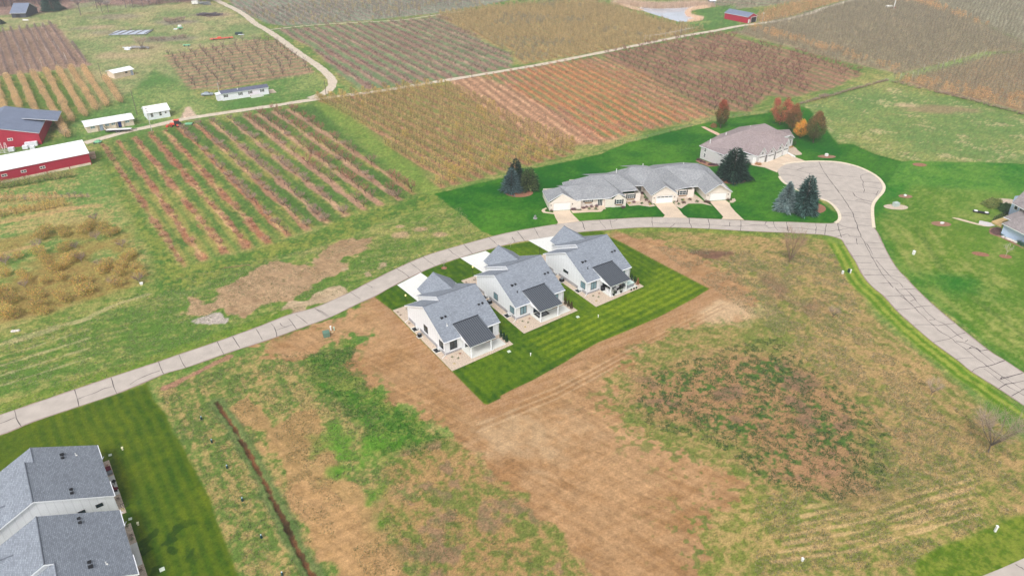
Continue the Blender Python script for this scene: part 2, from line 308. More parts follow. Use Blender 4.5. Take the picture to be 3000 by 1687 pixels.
# orchard blocks: outline, row direction, row gap, tree gap, floor colours
rdir = (Q(0,1,1040,20), Q(0,1,1830,1210))
OB = {
 'peach': dict(poly=DD(252,366, 440,322, 600,293, 790,264, 860,330, 960,410, 1048,487, 1030,500, 930,525, 860,548, 780,580, 680,612, 540,648, 462,672, 430,625), d=rdir, rows='A', gap=6.4, step=4.3, lane=(84,126,54), strip=(164,126,94), w=.29, h=(2.2,3.6)),
 'mixed': dict(poly=DD(795,250, 1060,214, 1135,214, 1300,300, 1445,368, 1440,390, 1270,432, 1105,476, 1060,430, 920,330), d=(P(870,330), P(1260,560)), gap=4.6, step=2.3, lane=(126,138,76), strip=(164,130,98), w=.5, h=(2.6,3.5)),
 'bare': dict(poly=QQ(0,0,1650,560, 1740,690, 1900,900, 2200,900, 2575,835)+QQ(1,0,130,810, 600,740, 500,600, 220,410, 0,400)+QQ(0,0,2300,440), d=(Q(0,0,1760,640), Q(0,0,2575,540)), gap=6.2, step=5.2, lane=(128,136,96), strip=(168,138,112), w=.5, h=(2.6,3.6)),
 'north': dict(poly=QQ(1,0,190,300, 1150,232, 1700,190, 1850,160, 2300,420, 2575,540, 2575,680, 1900,800, 1080,915, 860,780, 560,480, 260,340), d=(Q(1,0,1050,620), Q(1,0,1400,830)), gap=6.2, step=3.2, lane=(116,142,98), strip=(156,130,114), w=.5, h=(1.6,2.8)),
 'yellow': dict(poly=QQ(1,0,1810,150, 2100,110, 2575,50)+QQ(2,0,300,30, 800,10, 1150,105, 1500,215, 1950,300, 1700,360, 1200,455, 700,555, 100,650, 0,560)+QQ(1,0,2575,530, 2300,420), d=(Q(2,0,300,40), Q(2,0,1250,440)), gap=4.4, step=2.0, lane=(150,148,98), strip=(168,142,96), w=.5, h=(2.4,3.3)),
 'young': dict(poly=QQ(2,0,-300,760, 60,700, 850,570, 1100,620, 1500,830, 1950,1100, 2050,1160, 1800,1215, 1330,1320, 870,1449, 800,1449, 0,900), d=(Q(2,0,0,870), Q(2,0,860,1449)), gap=4.4, step=1.7, lane=(128,136,86), strip=(182,136,106), w=.55, h=(1.0,1.7)),
 'cleared': dict(poly=QQ(2,0,-660,800, -300,760, 0,880, 900,1380, 1100,1385, 870,1449, 350,1470, -100,1210, -560,900), d=(Q(2,0,0,870), Q(2,0,860,1449)), gap=4.2, step=2.6, lane=(150,120,92), strip=(190,152,120), w=.55, h=(.5,1.0)),
 'red': dict(poly=QQ(2,0,870,556, 1700,402, 2150,342, 2575,462)+QQ(3,0,300,522, 960,745, 650,885, 200,990, 0,965)+QQ(2,0,2400,1120, 2060,1125, 1930,1080, 1500,845, 1080,640), d=(Q(2,0,1300,600), Q(2,0,2300,1020)), gap=5.6, step=4.4, lane=(122,124,82), strip=(158,122,100), w=.55, h=(2.6,3.8)),
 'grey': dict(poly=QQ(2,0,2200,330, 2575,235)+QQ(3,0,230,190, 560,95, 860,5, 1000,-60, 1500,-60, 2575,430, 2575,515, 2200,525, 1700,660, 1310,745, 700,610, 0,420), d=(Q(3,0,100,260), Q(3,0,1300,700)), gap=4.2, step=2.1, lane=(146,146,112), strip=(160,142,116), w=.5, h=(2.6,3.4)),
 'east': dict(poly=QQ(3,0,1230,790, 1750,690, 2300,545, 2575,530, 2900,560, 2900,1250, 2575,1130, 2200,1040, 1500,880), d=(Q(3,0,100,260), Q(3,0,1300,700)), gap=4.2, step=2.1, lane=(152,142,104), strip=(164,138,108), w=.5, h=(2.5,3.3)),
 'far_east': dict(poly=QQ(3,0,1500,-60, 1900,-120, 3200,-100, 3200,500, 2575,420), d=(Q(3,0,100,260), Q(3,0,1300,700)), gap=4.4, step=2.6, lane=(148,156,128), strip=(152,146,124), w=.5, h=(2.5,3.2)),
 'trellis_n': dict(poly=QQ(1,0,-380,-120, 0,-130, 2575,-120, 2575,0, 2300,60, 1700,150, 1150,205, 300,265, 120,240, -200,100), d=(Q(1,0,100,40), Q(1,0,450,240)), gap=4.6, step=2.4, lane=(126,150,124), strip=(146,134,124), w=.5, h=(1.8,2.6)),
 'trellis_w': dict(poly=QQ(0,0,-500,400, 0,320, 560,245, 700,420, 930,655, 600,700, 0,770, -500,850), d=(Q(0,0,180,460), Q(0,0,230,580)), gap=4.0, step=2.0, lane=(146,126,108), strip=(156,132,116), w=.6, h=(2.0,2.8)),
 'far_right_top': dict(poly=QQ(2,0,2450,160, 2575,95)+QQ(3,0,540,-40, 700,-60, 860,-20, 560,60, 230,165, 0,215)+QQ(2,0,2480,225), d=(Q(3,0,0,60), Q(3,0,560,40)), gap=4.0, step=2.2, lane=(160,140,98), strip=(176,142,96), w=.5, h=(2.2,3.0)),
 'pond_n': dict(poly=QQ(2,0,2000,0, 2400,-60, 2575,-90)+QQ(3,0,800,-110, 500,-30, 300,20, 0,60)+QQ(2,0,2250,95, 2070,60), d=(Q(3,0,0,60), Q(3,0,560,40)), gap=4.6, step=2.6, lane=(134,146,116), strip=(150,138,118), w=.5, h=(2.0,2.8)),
}
hedges = [((-40,830),(75,1175)), ((75,790),(205,1110)), ((215,780),(385,1180)), ((340,760),(690,1400)), ((470,740),(735,1240)), ((590,710),(860,1190)), ((720,710),(975,1120)), ((840,700),(1085,1080)), ((1070,810),(1225,1050))]
hedges = [(Q(0,0,*a), Q(0,0,*b)) for a, b in hedges]
def block_rows(k):                          # rows as (start, end) world segments clipped to the outline
    b = OB[k]; a0, a1 = b['d']; dv = Vector((a1.x-a0.x, a1.y-a0.y)).normalized(); n = Vector((-dv.y, dv.x))
    poly = [Vector((p[0], p[1])) for p in b['poly']]; o = Vector((a0.x, a0.y))
    if b.get('rows') == 'A':
        ends = QQ(0,1, 1830,1210, 2040,1140, 2270,1090, 2480,1020) + QQ(1,1, 90,960, 295,900, 490,820, 690,770, 890,700, 1060,625, 1230,590, 1400,530, 1590,490)
        offs = [(Vector((e.x, e.y))-o).dot(n) for e in ends]
    else:
        c = [(p-o).dot(n) for p in poly]; offs = list(np.arange(math.floor(min(c)/b['gap']), math.ceil(max(c)/b['gap'])+1)*b['gap'])
    rows = []
    for of in offs:
        ts = []
        for p, r in zip(poly, poly[1:]+poly[:1]):
            cp, cr = (p-o).dot(n)-of, (r-o).dot(n)-of
            if (cp > 0) != (cr > 0):
                s = cp/(cp-cr); ts.append((p.lerp(r, s)-o).dot(dv))
        ts.sort()
        for a, c_ in zip(ts[::2], ts[1::2]):
            if c_-a > 3: rows.append((o+n*of+dv*a, o+n*of+dv*c_, of))
    b['offs'] = np.array(offs); b['n'] = n; b['o'] = o; b['dv'] = dv
    return rows
ROWS = {k: block_rows(k) for k in OB}
# ---------------------------------------------------------------- the ground: one sheet, coloured by what grows or lies on it
def make_ground():
    NV, NT = 820, 1080
    v = np.linspace(1960, -205, NV); yy = -(v-843.5)/FOC; cp, sp = math.cos(PITCH), math.sin(PITCH)
    ys = (cp+yy*sp)*CAMH/(sp-yy*cp)
    t = np.linspace(-.98, .98, NT); Y, T = np.meshgrid(ys, t, indexing='ij'); X = T*np.hypot(Y, 45); X = X.ravel(); Y = Y.ravel()
    L = lambda c: np.array(s2l(c)); N = len(X); C = np.zeros((N, 3)); cls = np.zeros(N, np.int8)
    f = lambda s, seed, o=4: fbm(X, Y, s, seed, o)
    n60, n18, n6, n2, n07 = f(60, 3), f(18, 5), f(6, 7, 3), f(2.2, 9, 3), f(.8, 11, 2)
    def streak(ang, a, b, seed, o=3):
        c, s = math.cos(ang), math.sin(ang); return fbm((X*c+Y*s)/a*b, (-X*s+Y*c), b, seed, o)
    n03 = f(.42, 13, 2); hi = np.clip(.5+2.0*(.24*n2+.40*n07+.36*n03-.5), 0, 1)                       # tuft-sized mottling
    grain = NP.normal(size=N)
    def put(m, c, cl=None):
        nonlocal C
        C = C*(1-m[:, None]) + np.asarray(c)*m[:, None]
        if cl is not None: cls[m > .5] = cl
    mixc = lambda a, b, w: L(a)*(1-w[:, None]) + L(b)*w[:, None]
    # rough meadow
    st = streak(rad(25), 7, 1.0, 21)
    base = mixc((96,138,58), (160,158,96), sm(.40, .72, .45*n18+.3*st+.25*hi)); put(np.ones(N), base)
    # far pasture top left
    m = sm(-4, 4, sdf(X, Y, QQ(0,0,-500,0, 0,60, 2200,30, 2560,240)+QQ(1,0,80,320, 0,400)+QQ(0,0,2300,440, 1700,540, 1900,900, 2100,1150, 1000,1200, 600,700, 560,240, -500,350)))
    put(m, mixc((122,150,90), (168,164,118), sm(.36, .70, .5*n18+.3*n6+.2*hi)))
    for (x, y, r, c) in ((1760,225,9,(130,126,118)), (870,285,7,(140,140,112)), (1000,280,7,(176,160,128)), (1150,170,11,(146,140,118)), (1580,400,8,(132,128,112)), (1800,390,7,(136,132,116)), (1100,330,9,(148,146,118)), (1450,470,9,(168,158,122)), (2150,150,9,(148,128,118)), (1200,560,10,(178,164,128))):
        p = Q(0,0,x,y); put(.8*sm(1.2, .35, np.hypot((X-p.x)/1.6, Y-p.y)/r + .9*(n6-.5)), L(c))
    # woods floor
    m = sm(-6, 6, sdf(X, Y, QQ(0,0,-600,-300, 2100,-300, 1900,20, 1400,60, 900,60, 600,110, 300,140, -600,190)) + 14*(n18-.5)); put(m, mixc((134,116,108), (160,136,122), n6))
    put(.7*sm(.5,.66,n18)*sm(-6,6,sdf(X,Y,QQ(0,0,700,-50,1900,-50,1500,90,800,130))), L((136,160,112)))
    # meadow east of the maples, pale green
    m = sm(-3, 3, sdf(X, Y, QQ(3,0,300,1070, 1180,830, 1500,920, 2200,1075, 2700,1200, 3200,1449)+QQ(3,1,3200,230, 2575,205, 1350,165, 850,-5)+QQ(3,0,640,1400)))
    put(m, mixc((108,146,76), (150,158,92), sm(.34, .76, .5*n18+.2*streak(rad(165), 9, 1.2, 22)+.3*hi)))
    p = Q(3,0,1750,1100); put(m*.75*sm(1.1, .4, np.hypot((X-p.x)/2.4, Y-p.y)/7+.9*(n6-.5)), L((150,132,102)))
    p = Q(3,0,1380,1060); put(m*.7*sm(1.1, .5, np.hypot((X-p.x)/2.0, Y-p.y)/3.5+.9*(n6-.5)), L((196,172,140)))
    put(m*.5*sm(.62, .7, n6*.6+hi*.4), L((196,180,142)))
    # orchards
    for k, b in OB.items():
        w = 2.2 if k in ('cleared', 'young', 'yellow', 'east', 'grey', 'far_east') else 1.3
        m = sm(-w, w, sdf(X, Y, b['poly']) + 2.5*(n6-.5))
        if m.max() < .05: continue
        pc = (X-b['o'].x)*b['n'].x + (Y-b['o'].y)*b['n'].y
        if b.get('rows') == 'A': rd = np.min(np.abs(pc[:, None]-b['offs'][None, :]), axis=1) if N < 1 else None
        if b.get('rows') == 'A':
            so_ = np.sort(b['offs']); i = np.clip(np.searchsorted(so_, pc), 1, len(so_)-1); rd = np.minimum(np.abs(pc-so_[i-1]), np.abs(pc-so_[i])); g = 6.2
        else:
            g = b['gap']; rd = np.abs((pc/g+.5) % 1 - .5)*g
        c, s = b['dv'].x, b['dv'].y; along = fbm((X*c+Y*s)/9*1.5, pc, 1.5, 31, 3)
        sw = sm(b['w']*g*.5+.5, b['w']*g*.5-.5, rd + 2.6*(along-.5)*min(1, g/6)+ 1.0*(n2-.5))
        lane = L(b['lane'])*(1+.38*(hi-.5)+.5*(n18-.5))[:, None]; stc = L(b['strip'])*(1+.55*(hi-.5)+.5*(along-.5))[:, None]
        if k == 'peach':
            pale = sm(.47, .60, along*.55+n6*.45)[:, None]; right = sm(-3, 9, sdf(X, Y, DD(470,250, 800,262, 1070,500, 760,600, 560,400)))[:, None]
            stc = stc*(1-pale*.8)+L((206,176,126))*(1+.3*(hi-.5))[:, None]*pale*.8
            stc = stc*(1-.55*right)+L((176,150,128))*.55*right
            red = (sm(.5,.6,streak(rad(120),6,1,37))*(1-right[:,0]))[:,None]; stc = stc*(1-.5*red)+L((158,98,72))*.5*red
            yl = (sm(.46,.64,n18*.4+along*.35+hi*.25)*sm(3.4,1.4,rd))[:,None]; lane = lane*(1-.6*yl)+L((176,160,92))*.6*yl
        if k == 'young':
            og = sm(.50, .58, .6*f(30, 41, 2)+.4*along)[:, None]; stc = stc*(1-.45*og)+L((206,138,72))*.45*og
            dk = sm(.58,.66, f(24,47,3))[:,None]; lane = lane*(1-.5*dk)+L((92,122,64))*.5*dk
        if k == 'cleared': stc = stc*(1-.5*sm(.5,.6,along)[:,None])+L((208,176,138))*.5*sm(.5,.6,along)[:,None]
        if k == 'north':
            pa = (sm(.54,.62,along)*sm(.45,.6,n18))[:,None]; stc = stc*(1-.7*pa)+L((196,172,148))*.7*pa; mr_ = sm(.5,.65,f(30,55,2))[:,None]; stc = stc*(1-.4*mr_)+L((142,104,98))*.4*mr_
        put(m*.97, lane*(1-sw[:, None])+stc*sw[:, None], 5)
    # grass alley between the eastern blocks, orchard verges
    put(sm(-2, 2, sdf(X, Y, QQ(3,0,1150,800, 1330,745, 1700,665, 2200,525, 2320,530, 1900,650, 1450,775, 1200,830))+2*(n6-.5)), mixc((132,168,92), (160,180,104), n6))
    for k in ('peach',):
        e = DD(462,676, 540,652, 680,616, 780,584, 860,552, 930,529, 1048,491, 1105,478, 1130,505, 1000,548, 900,590, 760,635, 600,680, 430,745, 350,745, 372,660, 340,560, 258,430, 238,366, 252,366, 430,640)
        put(.9*sm(-1.5, 2, sdf(X, Y, e)+3*(n6-.5)), mixc((76,124,44), (132,146,64), sm(.4,.66,.5*n6+.5*hi)))
        put(.5*sm(1.4,.3,linedist(X,Y,DD(400,765,560,705,760,645,900,600,1060,540)))*sm(.35,.6,n6), L((72,100,36)))
        put(.85*sm(-2, 2, sdf(X, Y, DD(792,258, 860,262, 930,330, 1060,430, 1115,490, 1045,485, 960,400, 860,320))+3*(n6-.5)), mixc((102,146,58), (142,160,76), hi))
    # homestead grass, greener
    for pl in (QQ(0,0,700,1230, 1000,1100, 1350,900, 1550,700, 1850,860, 1950,960, 2200,1040, 2575,960)+QQ(1,0,130,830, 600,740, 720,830, 660,930, 540,985, 0,1070)+QQ(0,0,2000,1160, 1300,1310, 700,1440, 600,1300), QQ(1,0,790,830, 1080,930, 860,960, 780,960), QQ(2,0,1850,110, 2250,40, 2250,200, 2300,250, 1750,310, 1780,230, 1940,190)):
        put(.9*sm(-2, 2, sdf(X, Y, pl)+4*(n6-.5)), mixc((86,138,62), (140,162,92), sm(.42, .74, .6*n18+.4*hi)))
    p = Q(0,0,1900,1150); 
    put(.9*sm(-.6, .8, sdf(X, Y, QQ(0,0,1800,1210, 1850,1120, 1870,1080, 1900,1075, 1940,1120, 2005,1170, 1900,1200))+1.5*(n2-.5)), L((206,186,166))*(1+.3*(hi-.5))[:,None])
    # land left of the peaches, old apples
    m = sm(-2, 2, sdf(X, Y, QQ(0,1,-400,420, 0,400, 700,260, 1050,260, 1150,560, 1300,850, 1500,1100, 1560,1449)+QQ(0,2,1500,0, 700,200, 300,330, -500,420))+3*(n6-.5))
    put(m, mixc((104,148,70), (166,158,100), sm(.44, .64, .4*n18+.3*streak(rad(20), 8, 1.2, 24)+.3*hi)))
    m2 = sm(-3, 4, sdf(X, Y, QQ(0,1,-300,1000, 300,900, 900,780, 1250,850, 1420,1100, 1480,1449)+QQ(0,2,1400,0, 1000,110, 400,310, -400,400))+6*(n6-.5))
    put(m2*.85*sm(.40, .58, .5*n6+.5*n18), mixc((150,116,70), (140,146,74), hi))
    for row in (QQ(0,1,0,660, 700,640, 1000,620), QQ(0,1,0,530, 900,520), QQ(0,1,0,790, 800,640), QQ(0,1,0,1110,350,1020)):
        put(.6*sm(1.6, .4, linedist(X, Y, row)+2*(n2-.5)), L((188,156,112)))
    # north verge meadow with bare soil
    m = sm(-1.5, 1.5, sdf(X, Y, QQ(0,2,-600,560, 0,440, 700,200, 1500,-60)+DD(440,760, 600,690, 760,645, 900,600, 1010,552, 1110,503, 1160,515, 1240,585, 1300,560, 1200,700, 1000,760, 700,850, 400,960, 0,1080, -200,1140)))
    put(m*.95, mixc((92,134,50), (150,154,86), sm(.40, .74, .35*n18+.30*streak(rad(23), 9, 1.0, 25)+.35*hi)))
    for yv in (560, 660, 750, 850, 950):
        put(m*.38*sm(900, 60, np.hypot(X-Q(0,2,0,700).x, (Y-Q(0,2,0,700).y))*18)*sm(.5, .12, linedist(X, Y, QQ(0,2,-300,yv+130, 0,yv+30, 300,yv-60, 900,yv-250))+1.0*(n2-.5)+.3*(n6-.3)), L((204,188,150)))
    put(m*.38*sm(1.0,.3,linedist(X, Y, QQ(0,2,0,570, 380,445, 800,330, 1180,160, 1500,60))+1.4*(n2-.5)), L((200,186,146)))
    verge = sm(-.4, .6, 3.4-linedist(X, Y, road_up)+1.6*(n6-.5)); put(.75*verge*sm(-3, 3, sdf(X, Y, QQ(0,2,-600,1600,-300,400,3000,-300,3000,430,0,1300))), mixc((92,140,34), (128,146,60), hi))
    def dirt(poly, amp, thr, c1=(192,150,112), c2=(166,124,86), op=.97, cl=4, seed=61, rag=3.0):
        m = sm(-.35, .55, sdf(X, Y, poly)+amp*(n6-.5)+rag*(n2-.5)+1.0*(n07-.5)+thr)
        t1 = streak(rad(-32), 5, .8, seed); t2 = streak(rad(30), 6, .9, seed+3)
        col_ = mixc(c1, c2, sm(.34, .70, .34*n18+.26*t1+.22*t2+.18*n2)); col_ = col_*(1+.22*(hi-.5)+.34*(streak(rad(-40), 9, .38, seed+9, 2)-.5)+.22*(streak(rad(28), 9, .4, seed+11, 2)-.5))[:, None]
        put(m*op, col_, cl); return m
    dirt(soil_n, 4, -.4, (194,158,126), (172,136,104)); dirt(soil_n2, 12, -2.0, (204,176,148), (180,152,122))
    for x, y, r in ((1450,830,1.3), (1850,915,2.2), (1460,920,3.0), (1660,855,2.5)):
        p = Q(1,1,x,y); put(.8*sm(1.1,.5,np.hypot(X-p.x,(Y-p.y)*1.3)/r+1.0*(n2-.5)), L((186,160,128)))
    # olive field inside the loop road
    rf = DD(1545,588, 1640,580, 2100,592, 2116,640, 2200,800, 2400,960, 2576,1110, 2800,1280, 2800,1700, 1000,1700, 1040,1449, 960,1300, 900,1200, 960,1100, 1200,1100, 1500,1000)
    m = sm(-1, 1, sdf(X, Y, rf))
    a1, a2 = streak(rad(-38), 7, .9, 71), streak(rad(22), 7, .9, 73)
    put(m, mixc((110,128,58), (168,146,98), sm(.34, .68, .28*n18+.22*a1+.13*a2+.37*hi)))
    m2 = sm(-4, 4, sdf(X, Y, burnt)+16*(n18-.5))*m
    put(m2*.85, mixc((72,114,48), (158,126,90), sm(.38, .56, .16*n6+.50*hi+.16*n2+.18*a1+.05)))
    put(m2*.55*sm(.55, .66, .6*f(4, 75)+.4*n2), L((116,98,84)))
    br = sm(-4, 4, sdf(X, Y, DD(2000,1130, 2120,1080, 2350,1180, 2420,1260, 2250,1320, 2050,1280))+14*(n18-.5))*m
    put(br*.6*sm(.36,.6,n6), mixc((142,108,82), (170,138,104), hi))
    br = sm(-4, 4, sdf(X, Y, DD(1700,620, 1900,680, 2060,770, 2000,830, 1900,700, 1740,650))+12*(n18-.5))*m
    put(br*.75*sm(.45,.62,n6), L((134,104,84)))
    put(.8*m*sm(1.15,.6,np.hypot((X-D(1790,640).x)/2.4,(Y-D(1790,640).y))/2.3+1.2*(n2-.5)), L((112,82,72)))
    lo = sm(-3, 3, sdf(X, Y, DD(1850,1200, 2150,1290, 2500,1150, 2560,1380, 2100,1460, 1500,1560, 1800,1320)))*m
    put(lo*.6, mixc((116,136,54), (164,152,92), sm(.38, .66, .5*a2+.5*hi)))
    for k in range(7):
        ln = QQ(3,3, 400-60*k,760+90*k, 1000-20*k,620+95*k, 1600,400+95*k, 2000+20*k,300+88*k)
        put(lo*.8*sm(.55, .1, linedist(X, Y, ln)+.9*(n2-.5)+.5*(n6-.25)), L((194,170,122)))
    for k in range(8):
        ln = QQ(3,2, 150+150*k,60+30*k, 800+150*k,560+30*k, 1500+120*k,1100+30*k)
        put(m*.55*sm(.6, .1, linedist(X, Y, ln)+1.2*(n2-.5)+.8*(n6-.2)), L((186,160,114)))
    # left field between the ditch and the bare soil
    lf = DD(392,975, 640,880, 880,840, 960,1000, 1110,1090, 1080,1449, 1060,1600, 560,1600, 560,1449)
    m = sm(-1, 1, sdf(X, Y, lf)); b1 = streak(rad(-57), 9, 1.0, 81)
    put(m, mixc((100,132,58), (162,148,94), sm(.36, .66, .25*n18+.3*b1+.45*hi)))
    dirt(strip_l, 9, -.8, (194,152,106), (172,134,88), .9); dirt(tan_b, 8, -1.0, (200,156,110), (178,138,92), .92)
    m = sm(-1.5, 2, sdf(X, Y, green_l)+7*(n6-.5)); put(m*.92, mixc((72,132,34), (126,146,66), sm(.35, .76, hi*.5+n6*.5)))
    for (x, y, r) in ((1280,640,2.6), (1360,740,3.0), (1450,860,3.2), (830,80,4), (1200,120,4), (850,380,3), (900,230,2.5)):
        p = Q(1,3,x,y); put(.75*sm(1.3, .3, np.hypot((X-p.x), Y-p.y)/r+1.6*(n2-.5)+.8*(n6-.5)), L((92,152,40)))
    p = Q(1,3,1490,620); put(.8*sm(1.1,.4,np.hypot(X-p.x,Y-p.y)/2.6+.9*(n2-.5)), L((196,174,154)))
    mid = DD(1010,1130, 1130,1100, 1260,1200, 1420,1360, 1480,1460, 1490,1600, 1050,1600, 1040,1449, 960,1300, 980,1180)
    m = sm(-2, 2, sdf(X, Y, mid)+4*(n6-.5)); put(m*.9, mixc((108,126,58), (160,134,88), sm(.36, .64, .35*n6+.25*streak(rad(-45), 6, .9, 83)+.4*hi)))
    put(.6*m*sm(.56,.64,.6*f(5,85)+.4*n2), L((132,112,92)))
    # main graded soil
    m = dirt(soil, 3.5, .0, (196,152,112), (166,122,82), rag=5.0)
    p = Q(2,3,180,60); put(.45*sm(1.3,.1,np.hypot((X-p.x)/1.6,Y-p.y)/7+1.6*(n2-.5)), L((214,182,146)))
    p = Q(2,2,2150,230); put(.6*sm(1.2,.3,np.hypot((X-p.x)/1.6,Y-p.y)/6+1.0*(n2-.5)), L((222,190,156)))
    for off in np.linspace(-6, 7, 12):        # wheel and blade marks
        a, b_ = D(1230+off*16, 1140-off*4), D(1640+off*16, 1460-off*6); k_ = .5+.5*math.sin(off*7)
        put(m*.28*k_*sm(.35, .05, linedist(X, Y, [a, b_])+.6*(n6-.5)), L((160,116,76)))
    for off in range(5):
        ln = DD(1200,1050+off*9, 1400,975+off*7, 1600,870+off*6, 1820,760+off*5)
        put(m*.30*sm(.3, .05, linedist(X, Y, ln)+.5*(n6-.5)), L((150,108,72) if off % 2 else (226,192,156)))
    for off in range(3):
        put(m*.4*sm(.35,.05,linedist(X,Y,QQ(1,2,1420+25*off,420,1700+25*off,720-10*off,1950+20*off,1010))+.4*(n6-.5)), L((150,106,70)))
    put(m*.5*sm(.25,.05,linedist(X,Y,QQ(1,2,1360,410,1480,352))+.4*(n2-.5)), L((120,84,60)))
    # scattered weeds over the soil edge
    wd = sm(-4, 0, -np.abs(sdf(X, Y, soil)))*sm(.62, .68, .7*fbm(X, Y, 1.0, 90, 2)+.3*f(5, 91)); put(wd*.6*sm(-1, 1, Y-95), L((80,120,52)))
    sdl = sdf(X, Y, DD(1560,1000, 1600,1075, 1700,1130, 1850,1180, 1900,1235, 1830,1290, 1760,1330, 1790,1449, 1850,1600, 2100,1600, 2100,1100, 1800,900)); wz = sm(-13, 3, sdl)*sm(.56, .62, .62*fbm(X, Y, .9, 93, 2)+.18*n6+.2*sm(-12, 5, sdl)); put(wz*.85*(cls == 4), mixc((72,120,40), (112,132,56), hi))
    sdl = -sdf(X, Y, DD(943,757, 1300,1250, 1500,1500, 2400,1500, 2400,600, 1500,560)); wz = 0*sm(-1, 2, 5-np.abs(sdl+4))*sm(.66, .72, .7*fbm(X, Y, .9, 95, 2)+.3*n6); put(wz*.8*(cls == 4), L((80,122,46)))
    # lawns
    m = sm(-.3, .3, sdf(X, Y, green_lawn)+1.2*(n6-.5)); g = mixc((20,98,12), (82,136,32), sm(.36, .80, .5*n18+.28*n6+.22*hi)); put(m, g, 2)
    m = sm(-3, 3, sdf(X, Y, QQ(3,1,1240,600, 1500,420, 2500,500, 2900,1500)+QQ(3,2,3000,1300, 2575,855, 1480,0)+QQ(3,1,1200,1000, 1090,800)))*sm(-.3, .4, sdf(X, Y, right_lawn))
    arc = linedist(X, Y, ns_right); w1 = .5+.5*np.sin(arc*1.9+2*(n18-.5))
    put(sm(-.3,.4,sdf(X,Y,right_lawn)+1*(n6-.5)), mixc((36,116,22), (102,148,50), sm(.36,.76,.5*n18+.22*n6+.28*hi)), 2)
    put(m*.92*sm(95, 8, arc)*sm(.26,.56,.45*f(26,97,2)+.55*n18), mixc((98,132,34), (154,156,82), sm(.3,.75,.45*hi+.4*n6+.15*w1*sm(28,5,arc))))
    put(sm(-.3,.4,sdf(X,Y,right_lawn))*.45*sm(1.4,.3,np.abs(arc-11)+2.5*(n6-.5))*sm(.3,.6,n18), L((40,98,12)))
    # road verge east side strip inside the loop
    vd = linedist(X, Y, ns_left); put(sm(5.2, 3.6, vd+1.2*(n6-.5))*sm(-1,1,sdf(X,Y,rf)+6), mixc((92,132,22), (148,158,62), sm(.3,.7,.5*hi+.5*(.5+.5*np.sin(vd*3)))), 2)
    vd = linedist(X, Y, QQ(2,1,910,868, 1190,845, 1420,838, 1810,845, 2300,872)+QQ(3,1,0,885,480,908,745,965)); put(.85*sm(3.6,2.0,vd+1.4*(n6-.5))*sm(-1,1,sdf(X,Y,rf)+3), mixc((80,128,40), (146,156,72), hi))
    cr = linedist(X, Y, corner_road[:6]); put(sm(6.4, 5.2, cr+.8*(n6-.5)), mixc((88,118,22), (126,138,46), sm(.3,.7,hi*.6+.4*n6)), 2)
    m = sm(-.3, .5, sdf(X, Y, bl_lawn)+1.0*(n6-.5)); dl = linedist(X, Y, QQ(0,2,1490,950, 1560,1100, 1680,1250)+QQ(0,3,1880,200, 2030,520, 2170,820, 2400,1400, 2600,1800))
    stp = sm(.1,.9,.5+.5*np.sin(dl*3.4+2.6*(n18-.5))); up = sm(-4, 6, Y-115+.25*(X+75))
    put(m, mixc((52,88,6), (110,122,18), np.clip(sm(.30,.70,.4*n18+.25*hi+.35*n6)*.45+.26*stp*(1-up)*sm(26,15,dl)+.05,0,1)), 2)
    put(m*up*.6, mixc((50,96,8), (92,124,22), sm(.3,.7,.5*hi+.5*n6)))
    dk = m*sm(.56,.62,f(1.6,101,2))*sm(1.2,.6,np.hypot((X-Q(0,3,1600,1180).x)/1.1,Y-Q(0,3,1600,1180).y)/6); put(dk*.7, L((24,62,10)))
    # the new sod
    sd = sdf(X, Y, sod); rim = sm(-4.5, -3, sd+2.5*(n6-.5))*sm(-4, 0, sdf(X, Y, DD(935,745, 1215,1080, 1600,900, 1860,735, 1640,590, 1560,590, 1450,700, 1100,850)))
    put(rim*.97, mixc((194,150,112), (166,124,86), sm(.34,.7,.5*hi+.5*streak(rad(30), 6, .5, 64)))*(1+.2*(hi-.5))[:, None], 4)
    m = sm(-.14, .14, sd)
    q1, q2 = Q(2,2,0,1022), Q(2,2,1820,110); dv = Vector((q2.x-q1.x, q2.y-q1.y)).normalized(); pn = (X-q1.x)*(-dv.y)+(Y-q1.y)*dv.x; al = (X-q1.x)*dv.x+(Y-q1.y)*dv.y
    s1 = sm(.3,.7,.5+.5*np.sin(pn*2*math.pi/1.9+.8*(n18-.5))); inz = sm(-3,3,sdf(X,Y,QQ(2,2, 130,470, 850,200, 1400,-40, 1500,-250, 2150,-100, 1700,220, 900,560, 440,740)+[]))
    c0, s0 = math.cos(rad(34.5)), math.sin(rad(34.5)); pb = X*c0+Y*s0; s2 = sm(.3,.7,.5+.5*np.sin(pb*2*math.pi/1.7))
    e3 = sm(-2,2,sdf(X,Y,[P(1791,690),P(2120,846),P(2060,870),P(1760,760)]))
    base = mixc((44,86,4), (82,112,10), sm(.3,.7,.35*n6+.35*hi+.3*n18)); light = mixc((96,126,8), (136,150,24), hi)
    stf = np.clip(inz*(.30+.42*s1)+(1-inz)*(.06+.16*s2)+e3*.15*s2, 0, 1)*(.5+1.0*n18)*(.8+.4*n6)
    stf = np.clip(stf, 0, 1)[:, None]; put(m, base*(1-stf)+light*stf, 3)
    put(m*.35*sm(.9,.3,np.abs(sd-1.0)), L((40,84,6)))
    # gravel pile spot, tan rubble rows
    p = Q(0,2,2110,320); put(.95*sm(1.05,.85,np.hypot((X-p.x)/1.5,Y-p.y)/2.2+1.3*(n2-.5)), L((180,176,168)))
    for a, b_ in ((1660,2000), (1990,2080), (2090,2300)):
        put(.8*sm(.9,.4,linedist(X, Y, QQ(0,2, a,1010-(a-1660)*.5, b_,1010-(b_-1660)*.5))+1.5*(n2-.5)), L((166,124,106)))
